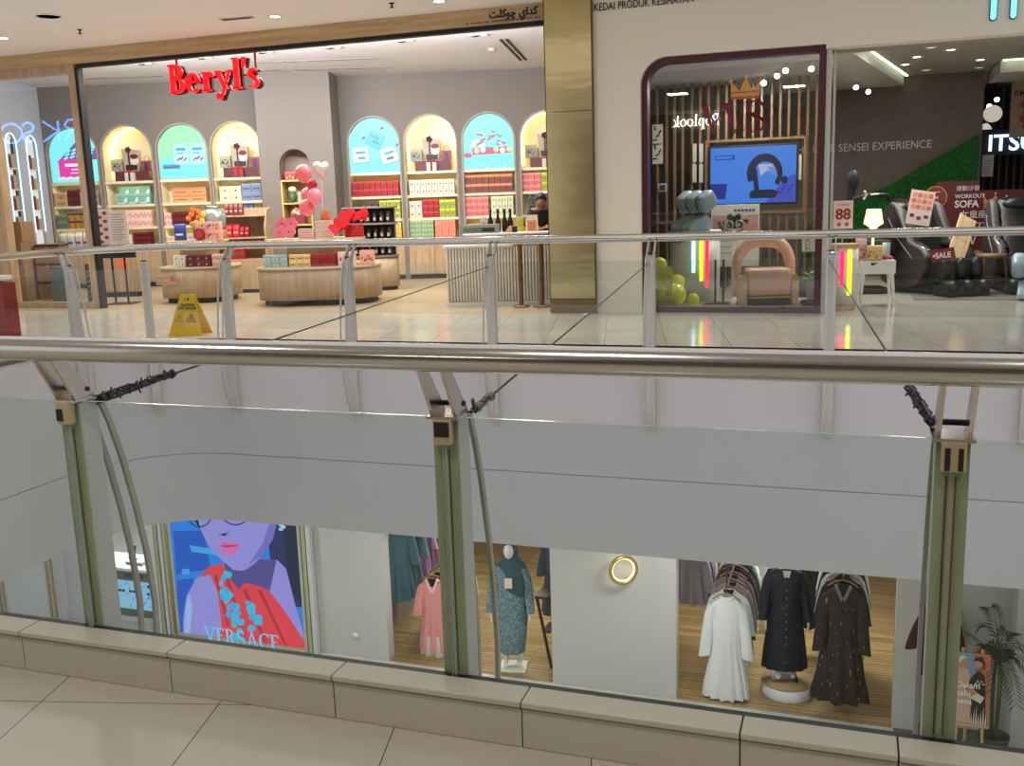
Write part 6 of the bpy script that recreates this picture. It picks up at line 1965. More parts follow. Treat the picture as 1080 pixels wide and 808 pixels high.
t = thing('wooden_tray', 'pale wooden board with panel lines lying over the massage chair arm', 'tray board', (p.x + .02, 15.42, p.z - .12), rad(20))
mb = MB(Matrix.Rotation(rad(28), 4, 'Y') @ Matrix.Rotation(rad(-24), 4, 'X')); mb.box(-.13, -.012, -.32, .13, .012, .36, .004); mb.m(1)
for x in (-.07, .07): mb.box(x - .003, -.014, -.3, x + .003, -.012, .34)
mb.box(-.1, -.014, -.02, .1, -.012, -.012); mb.build('board', [mat('pale_maple', (236, 208, 164), .4), flat(190, 150, 104)], t)
t = thing('wooden_stool', 'wooden stool with turned legs at the right, beside the grey blue massager', 'stool', (1.90, 15.5, .0135), rad(12))
mb = MB(); mb.lathe([(.0, .50), (.2, .50), (.21, .52), (.2, .55), (0, .555)], seg=24); mb.build('seat', mat('brown_stool_seat', (120, 92, 52), .5), t)
for sx in (-1, 1):
    for sy in (-1, 1):
        mb = MB(); mb.tube([(sx * .13, sy * .13, .5), (sx * .17, sy * .17, .25), (sx * .19, sy * .19, 0)], [.022, .028, .016], 10); mb.build('leg', mat('brown_stool_leg', (104, 80, 46), .5), t)
mb = MB(); mb.tube([(-.17, -.17, .2), (.17, -.17, .2), (.17, .17, .2), (-.17, .17, .2)], .013, 8, closed=True); mb.build('stretcher', mat('brown_stool_leg', (104, 80, 46), .5), t)
leg_massager('leg_massager', 'grey blue leg massager on the floor at the right edge', (2.36, 14.74, .0135), rad(-10), 1.2)
mb = MB(); mb.box(.85, 14.55, .002, 3.2, 16.6, .012)
tag(mb.build('rug', mat('grey_brown_rug', (110, 100, 88), .9, nz=.12, ns=30)), 'flat grey brown rug under the black massage chair', 'rug')

# the shop beyond, at the right edge
t = thing('lit_sign', 'pale blue lit lettering reading ITSU in the dark shop beyond', 'sign', (2.27, 19.9, 2.13))
mb = MB(); mb.text('ITSU', .40, front(0, 0, 0), .02, bold=.005); mb.build('letters', mat('lit_ice_letters', (200, 230, 255), .4, emit=(190, 226, 255), es=2.0, nz=0), t)
mb = MB(); mb.box(-.1, .03, -.08, 1.3, .06, .38); mb.build('backing', M_black, t)
t = thing('slat_screen', 'dark slatted screen in the shop beyond, under the lit lettering', 'slat screen', (2.1, 21.2, 0))
for k in range(14):
    mb = MB(); mb.box(.13 * k, -.03, 0, .13 * k + .05, .03, 3.4); mb.build('slat', mat('dark_slat', (70, 58, 46), .6), t)
for k, (px, py, rx, rz_, lab) in enumerate(((1047, 120, .16, .15, 'round white paper lantern above the lit lettering'), (1039, 144, .13, .24, 'tall white paper lantern half behind the dark wall edge'))):
    p = aty(px, py, 20.2 + .4 * k)
    t = thing('paper_lantern', lab, 'lantern', p)
    mb = MB(); mb.ell((0, 0, 0), (rx, rx, rz_), 18, 12); mb.build('shade', mat('lantern_paper', (226, 222, 210), .6, emit=(236, 226, 206), es=.55, nz=0), t)
    mb = MB(); mb.cyl((0, 0, rz_), (0, 0, 3.4 - p.z), .006); mb.build('cable', M_black, t)
p = aty(1085, 113, 19.5)
t = thing('price_banner', 'tan price banner with red pictures at the right edge of the photo', 'banner', (p.x, 19.5, p.z))
mb = MB(); mb.box(-.28, -.01, -.5, .28, .01, .5); mb.build('cloth', flat(170, 140, 112), t)
mb = MB(); mb.text('RM', .13, front(-.24, -.012, .2), .001, bold=.003)
for k in range(4): mb.m(1).prism(disc(-.06 + .05 * (k % 2), .05 - .12 * k, .08, .07), -.013, -.0115)
mb.build('print', [flat(90, 30, 30), flat(160, 60, 60)], t)
for k, (px, py) in enumerate(((1051, 104), (1043, 111))):
    p = aty(px, py, 20.6)
    t = thing('track_spot', 'black spotlight hanging in the shop beyond, %s' % ('upper one' if k == 0 else 'lower one, just above the round lantern'), 'spotlight', p)
    mb = MB(); mb.cyl((0, .08, .05), (0, -.05, -.02), .05); mb.cyl((0, .08, .05), (0, .08, 3.4 - p.z), .012); mb.build('barrel', M_black, t)
    mb = MB(); mb.cyl((0, -.052, -.021), (0, -.057, -.024), .044); mb.build('lens', mat('lit_lens', (255, 255, 255), .4), t)
t = thing('paper_notice', 'white paper notice under the lanterns at the dark wall edge', 'notice', aty(1039, 176, 18.6) + Vector((0.06, .2, 0)))
mb = MB(); mb.box(-.09, -.005, -.16, .09, .005, .2, .003); mb.m(1)
for k in range(5): mb.box(-.06, -.007, -.1 + .05 * k, .05, -.005, -.09 + .05 * k)
mb.build('sheet', [flat(160, 156, 150), flat(100, 98, 96)], t)
# ================================================================== the floor below
LZ = -5.3
M_lwall = mat('pale_lower_wall', (198, 194, 190), .7, nz=.02, ns=3)
M_lfloor = wood('yellow_oak_floor', (150, 124, 82), (186, 158, 110), 'x', 3, .4, planks=(1.3, .085, .006))
M_ltile = tiles('lower_walkway_tile', (206, 204, 198), (160, 158, 152), .6, rad(12), (0, 11), .2, .003)
mb = MB(); mb.box(-20, 2, LZ - .2, 8, 12.52, LZ)
struct(mb.build('floor_lower', M_ltile))
mb = MB(); mb.box(.7, 11.2, LZ - .1, 4, 12.72, LZ + .003)
struct(mb.build('floor_lower_right', mat('grey_floor_strip', (112, 108, 102), .3)))
mb = MB(); mb.box(-6.9, 12.5, LZ - .2, 1.0, 18.5, LZ + .002)
struct(mb.build('floor_clothes_shop', M_lfloor))
mb = MB(); mb.box(-20, 12.5, LZ - .2, -7.6, 18.5, LZ + .001)
struct(mb.build('floor_optician', M_ltile))
mb = MB()
mb.prism([(-7.62, LZ), (-6.46, LZ), (-6.46, -3.45)] + [(-6.46 + .3 - .3 * math.cos(PI / 2 * k / 6), -3.45 + .3 * math.sin(PI / 2 * k / 6)) for k in range(1, 7)] + [(-3.86, -3.15), (-3.86, -2.36), (-7.62, -2.36)], 12.5, 12.7)
mb.box(-3.86, 12.5, LZ, -2.09, 12.7, -2.36)
mb.box(-2.09, 12.5, -3.12, .68, 12.7, -2.36)
mb.box(.68, 12.5, LZ, .98, 12.72, -2.36)
mb.box(.98, 12.72, LZ, 2.02, 12.84, -2.36)
mb.box(2.02, 12.35, LZ, 4, 12.84, -2.36)
struct(mb.build('wall_lower', M_lwall))
mb = MB(); mb.box(-6.9, 18.3, LZ, 1.2, 18.5, -2.36); mb.box(-7.0, 12.7, LZ, -6.9, 18.5, -2.36); mb.box(.98, 12.84, LZ, 1.1, 18.5, -2.36)
struct(mb.build('wall_clothes_shop', mat('taupe_shop_wall', (150, 138, 126), .8)))
mb = MB(); mb.box(-18, 12.6, -2.36, 4, 18.5, -2.25)
struct(mb.build('ceiling_clothes_shop', M_ceil))

# ---- garments


def garment(name, label, loc, rz, group, col, L=1.35, sh=.20, hem=.30, sleeve=.55, depth=.07, seed=1, neck='v', hanger=True, pattern=None, flare=1.6, folds=9, skirt=None, dk=None):
    t = thing(name, label, 'garment', loc, rz, group)
    q = random.Random(seed); ph = q.uniform(0, 6)
    n = 40; rows = []
    if dk is None: dk = .62 if seed % 20 else 1.0
    prof = [(0, .075, .045), (.03, .085, .05), (.055, .15, .055), (.085, sh, .065), (.2, sh * .98, .08), (.36, sh * .92, .082), (.5, sh * .95, .085), (.7, sh * .95 + (hem - sh * .95) * .45, .095), (.86, sh + (hem - sh) * .8, .105), (1, hem, .115)]
    for tt, hw, dp in prof:
        dp *= dk
        amp = .0 if tt < .25 else .17 * ((tt - .25) / .75)
        rows.append([((hw * (1 + amp * math.cos(folds * a + ph))) * math.cos(a), (dp * (1 + amp * 2.2 * math.cos(folds * a + ph))) * math.sin(a), -.03 - tt * L - (.012 * math.sin(3 * a) if tt == 1 else 0)) for a in [2 * PI * j / n for j in range(n)]])
    mb = MB(); mb.loft(rows[::-1], cap1=False)
    for sx in (-1, 1):
        if sleeve > 0:
            a0 = Vector((sx * (sh - .035), 0, -.03 - .10 * L)); a1 = a0 + Vector((sx * .085, -.01, -sleeve * .5)); a2 = a0 + Vector((sx * .12, -.03, -sleeve))
            rr = []
            for p_, r_, f_ in ((a0 + Vector((-sx * .02, 0, .02)), .075, .7), (a0 + Vector((sx * .03, 0, -.06)), .078, .65), (a1, .075, .55), (a2, .085, .5)):
                rr.append([(p_.x + r_ * math.cos(b), p_.y + r_ * f_ * math.sin(b), p_.z + (.02 * math.cos(b) * -sx if p_ is a2 else 0)) for b in [2 * PI * j / 14 for j in range(14)]])
            mb.loft(rr[::-1])
    if isinstance(col, tuple): col = mat('cloth_%d_%d_%d' % col, col, .85, nz=.10, ns=30)
    f_ = mb.build('fabric', [col], t)
    if neck == 'v':
        mb = MB(); mb.prism([(-.075, -.03), (.075, -.03), (.0, -.22)], -.062 * dk - .006, -.056 * dk); mb.m(1)
        for sx in (-1, 1): mb.prism([(sx * .075, -.03), (sx * .11, -.05), (sx * .02, -.27), (0, -.22)], -.072 * dk - .008, -.060 * dk)
        mb.build('neckline', [mat('dark_inside', (24, 20, 20), .9), pattern or col], f_)
    elif neck == 'round':
        mb = MB(); mb.tube([(.08 * math.cos(a), -.03 - .045 * math.sin(a) if False else .045 * math.sin(a) - .0, -.04 - (.03 if math.sin(a) < 0 else 0) * -math.sin(a)) for a in [2 * PI * j / 16 for j in range(16)]], .011, 6, closed=True); mb.build('neckline', pattern or col, f_)
    if skirt:
        mb = MB(); rr = []
        for tt, hw, dp in ((.80, hem * .86, .085), (1, hem * 1.0, .1), (1.1, hem * 1.02, .1)):
            rr.append([(hw * (1 + .07 * math.cos(folds * a)) * math.cos(a), dp * (1 + .15 * math.cos(folds * a)) * math.sin(a), -.03 - tt * L) for a in [2 * PI * j / n for j in range(n)]])
        mb.loft(rr[::-1]); mb.build('underskirt', skirt, f_)
    if hanger:
        mb = MB(); mb.tube([(-.19, 0, -.085), (-.1, 0, -.02), (0, 0, .01), (.1, 0, -.02), (.19, 0, -.085)], .011, 8)
        mb.tube([(0, 0, .01), (0, 0, .06), (.02, 0, .085), (.0, 0, .11), (-.02, 0, .095)], .004, 6); mb.build('hanger', mat('wood_hanger', (156, 110, 66), .5), t)
    return t


def rack(label, x, y0, y1, zg):
    """ceiling hung clothes rail; zg is the height at which the hangers' necks hang"""
    z = zg + .087
    t = thing('clothes_rail', label, 'clothes rail', (x, y0, z))
    M_rk = mat('brown_rack_metal', (84, 60, 48), .4, .5)
    mb = MB(); mb.cyl((0, 0, 0), (0, y1 - y0, 0), .013); mb.build('rail', M_rk, t)
    for y in (.06, y1 - y0 - .06):
        mb = MB(); mb.cyl((0, y, .014), (0, y, -2.362 - z), .008); mb.build('hanging_rod', M_rk, t)
    return t


def speckled(name, base, spot, scale, lo):
    m = mat(name, base, .6, nz=0); nt = m.node_tree; b = nt.nodes['Principled BSDF']
    tc = nt.nodes.new('ShaderNodeTexCoord'); mp = nt.nodes.new('ShaderNodeMapping'); mp.inputs['Scale'].default_value = scale
    n = nt.nodes.new('ShaderNodeTexNoise'); n.inputs['Scale'].default_value = 1.0; n.inputs['Detail'].default_value = 1
    r_ = nt.nodes.new('ShaderNodeMapRange'); r_.inputs['From Min'].default_value = lo; r_.inputs['From Max'].default_value = lo + .05
    mx = nt.nodes.new('ShaderNodeMix'); mx.data_type = 'RGBA'; mx.inputs[6].default_value = lin(base); mx.inputs[7].default_value = lin(spot)
    nt.links.new(tc.outputs['Object'], mp.inputs[0]); nt.links.new(mp.outputs[0], n.inputs['Vector']); nt.links.new(n.outputs['Fac'], r_.inputs['Value'])
    nt.links.new(r_.outputs[0], mx.inputs[0]); nt.links.new(mx.outputs[2], b.inputs['Base Color'])
    return m


M_sequin = speckled('brown_sequin_cloth', (34, 21, 15), (150, 124, 100), (38, 38, 9), .68)
M_whitecloth = mat('white_pleated_cloth', (232, 232, 234), .7, nz=.03)
M_pinkcloth = mat('pink_embroidered_cloth', (226, 146, 146), .8, nz=.16, ns=40)
M_navy = speckled('navy_spotted_cloth', (11, 15, 36), (70, 78, 100), (16, 16, 16), .72)
M_teal = speckled('teal_printed_cloth', (84, 114, 124), (124, 148, 152), (34, 34, 30), .5)
# rack with the white dress in front (opening by the round platform)
rx = -1.44
rack('brown hanging rail carrying the white dress', rx, 12.62, 14.5, -3.77)
cl = [(M_whitecloth, 1.46, .30, 'long white pleated dress at the front of its rack, left of the navy mannequin'), ((206, 214, 214), 1.2, .26, 'pale grey green top right behind the white dress'),
      ((150, 134, 142), 1.15, .26, 'mauve grey top, third on the rack of the white dress'), ((128, 120, 132), 1.1, .26, 'dusky violet top, fourth on the rack of the white dress'),
      ((86, 60, 60), 1.1, .26, 'wine brown top, fifth on the rack of the white dress'), ((54, 74, 66), 1.1, .26, 'dark green top, sixth on the rack of the white dress'), ((226, 224, 220), 1.2, .26, 'white top at the back of the rack of the white dress')]
for k, (c, L, hm, lab) in enumerate(cl):
    garment('dress' if k == 0 else 'blouse', lab, (rx, 12.68 + .27 * k, -3.77), rad([2, 0, 3, -2, 2, 4, 1][k]), 'clothes on the rack of the white dress', c, L, .20, hm, .72 if k == 0 else .5, seed=k, neck='round' if k == 0 else 'v', pattern=M_whitecloth if k == 0 else None, folds=14 if k == 0 else 9)
# loose pair further left behind
rack('brown hanging rail behind the white dress, carrying grey and violet blouses', -2.1, 13.8, 14.6, -3.62)
for k, (c, lab) in enumerate((((150, 142, 150), 'grey blouse at the front of the rear left rack'), ((140, 116, 150), 'violet blouse behind the grey one on the rear left rack'), ((206, 190, 176), 'beige blouse on the rear left rack'))):
    garment('blouse', lab, (-2.1, 13.9 + .27 * k, -3.62), rad(-14), 'blouses on the rear left rack', c, .8, .21, .25, .5, seed=20 + k)
# brown sequin rack
rx = .04
rack('brown hanging rail carrying the brown sequin dress', rx, 12.63, 14.2, -3.44)
for k, (c, L, hm, lab) in enumerate(((M_sequin, 1.64, .34, 'long dark brown sequin dress at the front, right of the navy mannequin'), ((46, 44, 46), 1.4, .28, 'charcoal dress just behind the brown sequin dress'), ((196, 196, 196), 1.3, .28, 'silver white dress, third on the rack of the sequin dress'), ((32, 30, 34), 1.3, .28, 'black dress, fourth on the rack of the sequin dress'), ((170, 190, 182), 1.3, .28, 'pale green dress, fifth on the rack of the sequin dress'), ((226, 222, 214), 1.3, .28, 'cream dress at the back of the rack of the sequin dress'))):
    garment('dress', lab, (rx, 12.70 + .27 * k, -3.44), rad([1, -2, 2, -1, 3, 0][k]), 'dresses on the rack of the sequin dress', c, L, .20, hm, .78 if k == 0 else .5, seed=40 + k, pattern=mat('grey_trim_cloth', (120, 116, 118), .6, nz=.3, ns=40) if k == 0 else None)
garment('dress', 'black dress with pale flowers hanging behind the navy mannequin', (-.42, 14.3, -3.5), rad(6), None, mat('black_flowered_cloth', (40, 38, 42), .8, nz=.6, ns=9), 1.3, .2, .27, .5, seed=51)
rack('brown hanging rail behind the navy mannequin', -.42, 14.2, 14.6, -3.5)
garment('dress', 'white dress hanging far back between the white and navy dresses', (-1.12, 14.9, -3.4), rad(-8), None, (214, 214, 208), 1.4, .2, .26, .5, seed=52)
rack('brown hanging rail far back between the white and navy dresses', -1.12, 14.8, 15.3, -3.4)
# opening with the pink dress
rx = -5.84
rack('brown hanging rail carrying the pink dress', rx, 12.82, 14.3, -4.02)
for k, (c, L, hm, lab) in enumerate(((M_pinkcloth, 1.16, .25, 'pink embroidered dress with white underskirt at the front of its rack'), ((196, 190, 140), 1.0, .25, 'yellow green blouse just behind the pink dress'), ((222, 226, 190), 1.0, .25, 'pale lime blouse, third on the rack of the pink dress'), ((96, 140, 140), 1.0, .25, 'teal blouse, fourth on the rack of the pink dress'), ((220, 220, 214), 1.0, .25, 'white blouse at the back of the rack of the pink dress'))):
    garment('dress' if k == 0 else 'blouse', lab, (rx, 12.90 + .24 * k, -4.02), rad([4, 6, 8, 6, 5][k]), 'clothes on the rack of the pink dress', c, L, .19, hm, .5, seed=60 + k, pattern=mat('pale_pink_trim', (236, 196, 190), .8) if k == 0 else None, skirt=mat('white_underskirt', (214, 206, 204), .8) if k == 0 else None)
rack('brown hanging rail along the left side of the clothes shop', -6.55, 13.0, 15.6, -3.3)
for k, (c, lab) in enumerate((((74, 112, 124), 'teal printed dress at the front of the rack by the left wall'), ((100, 126, 140), 'blue grey dress, second by the left wall'), ((178, 132, 178), 'lilac dress, third by the left wall'), ((150, 106, 130), 'plum dress, fourth by the left wall'), ((120, 90, 96), 'dusky rose dress, fifth by the left wall'), ((86, 70, 72), 'dark brown dress, sixth by the left wall'), ((110, 96, 96), 'taupe dress at the back by the left wall'))):
    garment('dress', lab, (-6.55, 13.15 + .34 * k, -3.3), rad(24 + 3 * (k % 3)), 'dresses on the rack by the left wall', c, 1.25 - .05 * k, .2, .24, .55, seed=80 + k)
rack('brown hanging rail behind the teal mannequin', -4.05, 13.3, 15.3, -3.4)
for k, (c, lab) in enumerate((((96, 110, 128), 'slate blue dress at the front of the rack behind the teal mannequin'), ((140, 96, 128), 'magenta grey dress, second behind the teal mannequin'), ((170, 130, 140), 'pink grey dress, third behind the teal mannequin'), ((84, 100, 118), 'blue dress, fourth behind the teal mannequin'), ((206, 196, 180), 'cream dress, fifth behind the teal mannequin'), ((120, 110, 116), 'grey dress at the back behind the teal mannequin'))):
    garment('dress', lab, (-4.05, 13.4 + .32 * k, -3.4), rad(-24 - 3 * (k % 3)), 'dresses on the rack behind the teal mannequin', c, 1.25, .2, .25, .55, seed=100 + k)
t = thing('wood_stand', 'dark wooden A shaped stand right of the teal mannequin', 'stand', (-4.13, 12.93, LZ))
mb = MB(); mb.tube([(-.08, 0, 1.1), (.12, 0, 0)], .025, 8); mb.tube([(.02, .3, 1.1), (.14, .3, 0)], .02, 8); mb.build('leg', mat('dark_stand_wood', (70, 44, 34), .5), t)
mb = MB(); mb.box(-.1, -.03, 1.08, .1, .33, 1.12); mb.box(.0, -.01, .55, .12, .31, .58); mb.build('shelf', mat('dark_stand_wood', (70, 44, 34), .5), t)

# ---- mannequins
M_mann = mat('white_mannequin', (226, 220, 212), .4)


def mannequin(name, label, loc, rz):
    t = thing(name, label, 'mannequin', loc, rz)
    V = [(0, 0, .92), (0, 0, 1.1), (0, -.01, 1.3), (0, 0, 1.42), (0, 0, 1.50), (0, -.02, 1.58), (0, -.02, 1.68),
         (.16, 0, 1.355), (.23, .02, 1.12), (.26, -.06, .88), (.27, -.10, .80), (-.16, 0, 1.355), (-.23, .02, 1.12), (-.25, -.06, .88), (-.25, -.10, .80),
         (.09, 0, .84), (.1, -.01, .46), (.1, .03, .09), (.1, -.12, .04), (-.09, 0, .84), (-.09, -.03, .46), (-.08, -.01, .09), (-.08, -.16, .04)]
    E = [(0, 1), (1, 2), (2, 3), (3, 4), (4, 5), (5, 6), (3, 7), (7, 8), (8, 9), (9, 10), (3, 11), (11, 12), (12, 13), (13, 14), (0, 15), (15, 16), (16, 17), (17, 18), (0, 19), (19, 20), (20, 21), (21, 22)]
    Rr = [(.15, .1), (.115, .085), (.14, .1), (.07, .06), .05, .075, .065, .055, .042, .028, .024, .055, .042, .028, .024, .08, .055, .036, .034, .08, .055, .036, .034]
    b = skin_body('figure', V, E, Rr, M_mann, t)
    for sx in (-1, 1):
        hx = .27 if sx > 0 else -.25
        mb = MB(); mb.ell((hx, -.115, .765), (.018, .034, .045), 10, 8)
        for k, ln in enumerate((.06, .072, .07, .055)):
            y = -.14 + .018 * k
            mb.tube([(hx, y, .735), (hx - sx * .004, y - .004, .735 - ln * .55), (hx - sx * .014, y - .004, .735 - ln)], [.0085, .008, .006], 7)
        mb.tube([(hx, -.145, .775), (hx - sx * .006, -.17, .75), (hx - sx * .01, -.178, .725)], [.0095, .009, .007], 7)
        mb.build('hand', M_mann, b)
    mb = MB(Matrix.Translation((0, -.025, 1.63))); mb.ell((0, 0, 0), (.074, .092, .115), 18, 14); mb.ell((0, -.092, -.01), (.012, .02, .024), 8, 6); mb.build('head', M_mann, b)
    return t


def robe(parent, m, sh_z, hem_z, hem, folds=8, waist=.17, tuck=0.0):
    rows = []
    n = 44; L = sh_z - hem_z
    for tt, hw, dp in ((0, .08, .06), (.02, .155, .085), (.055, .225, .105), (.14, .205, .125), (.3, waist, .115), (.42, waist + .035, .135), (.6, waist + .05, .145), (.8, (waist + hem) / 2 + .03, .15), (1, hem, .14)):
        am = 0 if tt < .35 else .06 * (tt - .35) / .65
        rows.append([(hw * (1 + am * math.cos(folds * a)) * math.cos(a), -.01 + dp * (1 + am * math.cos(folds * a)) * math.sin(a), sh_z - tt * L) for a in [2 * PI * j / n for j in range(n)]])
    mb = MB(); mb.loft(rows[::-1])
    for sx in (-1, 1):
        rr = []
        for p_, r_ in (((sx * .15, 0, 1.40), .075), ((sx * .2, .01, 1.27), .078), ((sx * .235, .02, 1.1), .07), ((sx * .262, -.06, .9), .06), ((sx * .275, -.10, .80), .055)):
            rr.append([(p_[0] + r_ * math.cos(b), p_[1] + r_ * math.sin(b), p_[2]) for b in [2 * PI * j / 14 for j in range(14)]])
        mb.loft(rr[::-1])
    return mb.build('robe', m, parent)


t = thing('round_platform', 'round white platform with wooden top under the navy mannequin', 'platform', (-.66, 13.12, LZ))
mb = MB(); mb.lathe([(.345, 0), (.35, .01), (.35, .17), (0, .17)], seg=48); mb.build('drum', mat('white_platform', (230, 230, 232), .4), t)
mb = MB(); mb.lathe([(.352, .17), (.352, .195), (0, .195)], seg=48); mb.build('top', M_woodx, t)
t = mannequin('mannequin', 'mannequin in a long navy spotted dress on the round white platform', (-.70, 13.14, LZ + .216), rad(8)); t.scale = (1.1, 1.1, 1.1)
r_ = robe(t, M_navy, 1.45, .13, .27)
mb = MB(); mb.prism([(-.05, 1.44), (.05, 1.44), (0, 1.24)], -.118, -.10); mb.build('neckline', mat('pale_inside', (210, 204, 196), .7), r_)
mb = MB()
for k in range(8): mb.ell((.0, -.148 - .004 * k if k < 4 else -.165, 1.2 - .1 * k), (.012, .01, .012), 8, 6)
mb.build('buttons', flat(110, 104, 110), r_)
mb = MB(); mb.box(-.16, -.16, -.017, .16, .16, -.001); mb.build('base_plate', M_steel, t)
t = mannequin('mannequin', 'mannequin in a teal printed dress with a long dark teal scarf', (-4.58, 12.84, LZ + .024), rad(10)); t.scale = (1.1, 1.1, 1.1)
robe(t, M_teal, 1.45, .20, .16, 6, .17)
mb = MB(); rows = []
for tt, hw, dp, zz in ((0, .02, .03, 1.79), (.1, .09, .11, 1.74), (.25, .105, .125, 1.64), (.4, .10, .12, 1.53), (.6, .19, .135, 1.42), (.8, .2, .15, 1.25), (1, .16, .15, 1.08)):
    rows.append([(.03 * tt + hw * math.cos(a), .01 + dp * math.sin(a) * (1 if math.sin(a) > 0 or tt > .45 or tt < .05 else .72), zz - (.1 * math.cos(a) if tt == 1 else 0)) for a in [2 * PI * j / 24 for j in range(24)]])
mb.loft(rows[::-1]); mb.build('scarf', mat('dark_teal_scarf', (52, 82, 94), .8, nz=.1), t)
mb = MB(); mb.box(-.17, -.2, -.02, .19, .14, -.002, .004); mb.build('base_plate', flat(226, 222, 214), t)
mb = MB(); mb.box(-.05, -.17, 1.16, .05, -.165, 1.3); mb.build('paper_tag', flat(226, 214, 196), t)

# ring lamp on the lower wall
t = thing('ring_lamp', 'glowing ring shaped lamp on the pale wall between the two clothes openings', 'wall lamp', (-2.77, 12.32, -3.42), rad(32))
mb = MB(); mb.tube([(.185 * math.cos(a), 0, .185 * math.sin(a)) for a in [2 * PI * k / 40 for k in range(40)]], .026, 10, closed=True); mb.build('ring', mat('brass_ring', (190, 160, 90), .3, .7), t)
mb = MB(); mb.tube([(.168 * math.cos(a), .012, .168 * math.sin(a)) for a in [2 * PI * k / 40 for k in range(40)]], .02, 10, closed=True); mb.build('light_tube', mat('ring_light', (255, 240, 200), .4, emit=(255, 236, 170), es=3.2, nz=0), t)
mb = MB(); mb.cyl((0, .0, -.19), (.1, .16, -.19), .02); mb.build('mount', M_brass, t)
mb = MB(); mb.lathe([(.0, 0), (.05, 0), (.06, .012), (0, .02)], seg=16)
tag(mb.build('floor_spot', M_white, loc=(-7.0, 12.49, -4.95), rot=(rad(90), 0, 0)), 'small white round plate low on the pale wall right of the big portrait', 'wall plate')

# big lit portrait advertisement
TP = lambda px, py: aty(px, py, 12.44)
t = thing('lit_poster', 'large lit advertisement of a woman in a red dress against blue', 'poster', (0, 12.44, 0))
pe_ = .95
pm = [flat(*c, e=pe_) for c in [(34, 130, 232), (20, 90, 200), (60, 170, 240), (152, 146, 226), (120, 112, 200), (84, 76, 150), (34, 44, 92), (20, 28, 64), (232, 66, 76), (190, 40, 66), (222, 110, 176), (60, 190, 232), (30, 30, 60), (160, 190, 240), (170, 220, 250)]]
mb = MB()


def pp(pts, mi, k):
    print_poly(mb, [(TP(*p).x, TP(*p).z) for p in pts], mi, .001 * k)


fx0, fx1 = -10.19, -7.86
print_poly(mb, [(fx0, LZ + .06), (fx1, LZ + .06), (fx1, -2.5), (fx0, -2.5)], 0, 0)
pp([(183, 560), (215, 560), (222, 600), (186, 606)], 1, 1); pp([(186, 612), (204, 610), (198, 668), (190, 668)], 1, 1); pp([(200, 575), (230, 580), (232, 586), (202, 582)], 2, 2)
pp([(192, 600), (200, 600), (200, 606), (192, 606)], 2, 3)
pp([(280, 540), (317, 520), (321, 640), (300, 640), (286, 600)], 6, 1)                         # hair, right side
pp([(296, 520), (316, 520), (321, 636), (310, 628), (303, 605)], 7, 2)
pp([(236, 590), (292, 590), (300, 640), (250, 640), (240, 612)], 5, 3)                         # neck in shade
pp([(292, 590), (302, 600), (312, 640), (323, 676), (300, 655), (284, 626)], 3, 4)             # right shoulder
pp([(208, 609), (226, 606), (236, 640), (232, 690), (194, 686), (193, 655), (197, 628)], 3, 4)   # arm
pp([(196, 640), (200, 625), (203, 640), (199, 686), (194, 686)], 13, 5)
pp([(209, 608), (222, 597), (235, 594), (240, 606), (252, 622), (258, 615), (270, 617), (283, 622), (296, 638), (307, 654), (322, 678), (322, 694), (228, 688), (234, 660), (230, 625), (222, 606)], 8, 6)   # dress
for a, b, c_ in (((238, 610), (262, 686), 4), ((256, 622), (284, 690), 5), ((272, 622), (306, 692), 4), ((226, 606), (240, 660), 3)):
    pp([a, (a[0] + c_, a[1]), (b[0] + 2, b[1]), b], 9, 7)
pp([(203, 540), (214.6, 564.5), (223, 580), (234.6, 591), (245.8, 600.6), (254, 602), (259, 601), (268, 595), (276, 587), (288, 569), (293, 549), (294, 505), (200, 505)], 3, 8)   # face
pp([(277, 586), (288, 569), (293, 549), (294, 520), (286, 550), (276, 575), (262, 596)], 4, 9)
pp([(200, 505), (204, 545), (214.6, 564.5), (226, 585), (212, 560), (198, 530)], 12, 10)
pp([(231, 571.5), (238, 571), (242, 572.5), (246, 571.5), (254, 574.5), (247, 576), (240, 575.5), (234, 575)], 10, 10)     # lips
pp([(232, 575), (240, 576), (254, 575), (248, 584), (241, 585), (235, 581)], 10, 11); pp([(232, 575), (240, 575), (254, 574.6), (246, 576.6), (238, 576.8)], 9, 12)
pp([(228, 560), (233, 563), (240, 561), (244, 559), (240, 565), (233, 565)], 4, 11); pp([(234, 563), (240, 562), (238, 565), (235, 565)], 12, 12)   # nose
for cx, cy, rx_, ry_ in ((211, 543, 13, 13), (249, 540, 15, 14)):          # glasses
    oo = [(cx + rx_ * math.cos(2 * PI * k / 28), cy + ry_ * math.sin(2 * PI * k / 28)) for k in range(28)]
    ii = [(cx + (rx_ - 1.3) * math.cos(2 * PI * k / 28), cy + (ry_ - 1.3) * math.sin(2 * PI * k / 28)) for k in range(28)]
    for k in range(28): pp([oo[k], oo[(k + 1) % 28], ii[(k + 1) % 28], ii[k]], 12, 13)
pp([(264, 536), (296, 545), (296, 548), (264, 538)], 12, 13)
for k in range(5): pp([(p[0], p[1]) for p in [(298 + 3 * math.cos(a) + (k % 2) * 2 - 1, 549 + 2.2 * k + 2 * math.sin(a)) for a in [2 * PI * j / 7 for j in range(7)]]], 14 if k % 2 else 13, 14 + .1 * k)
q = random.Random(8)
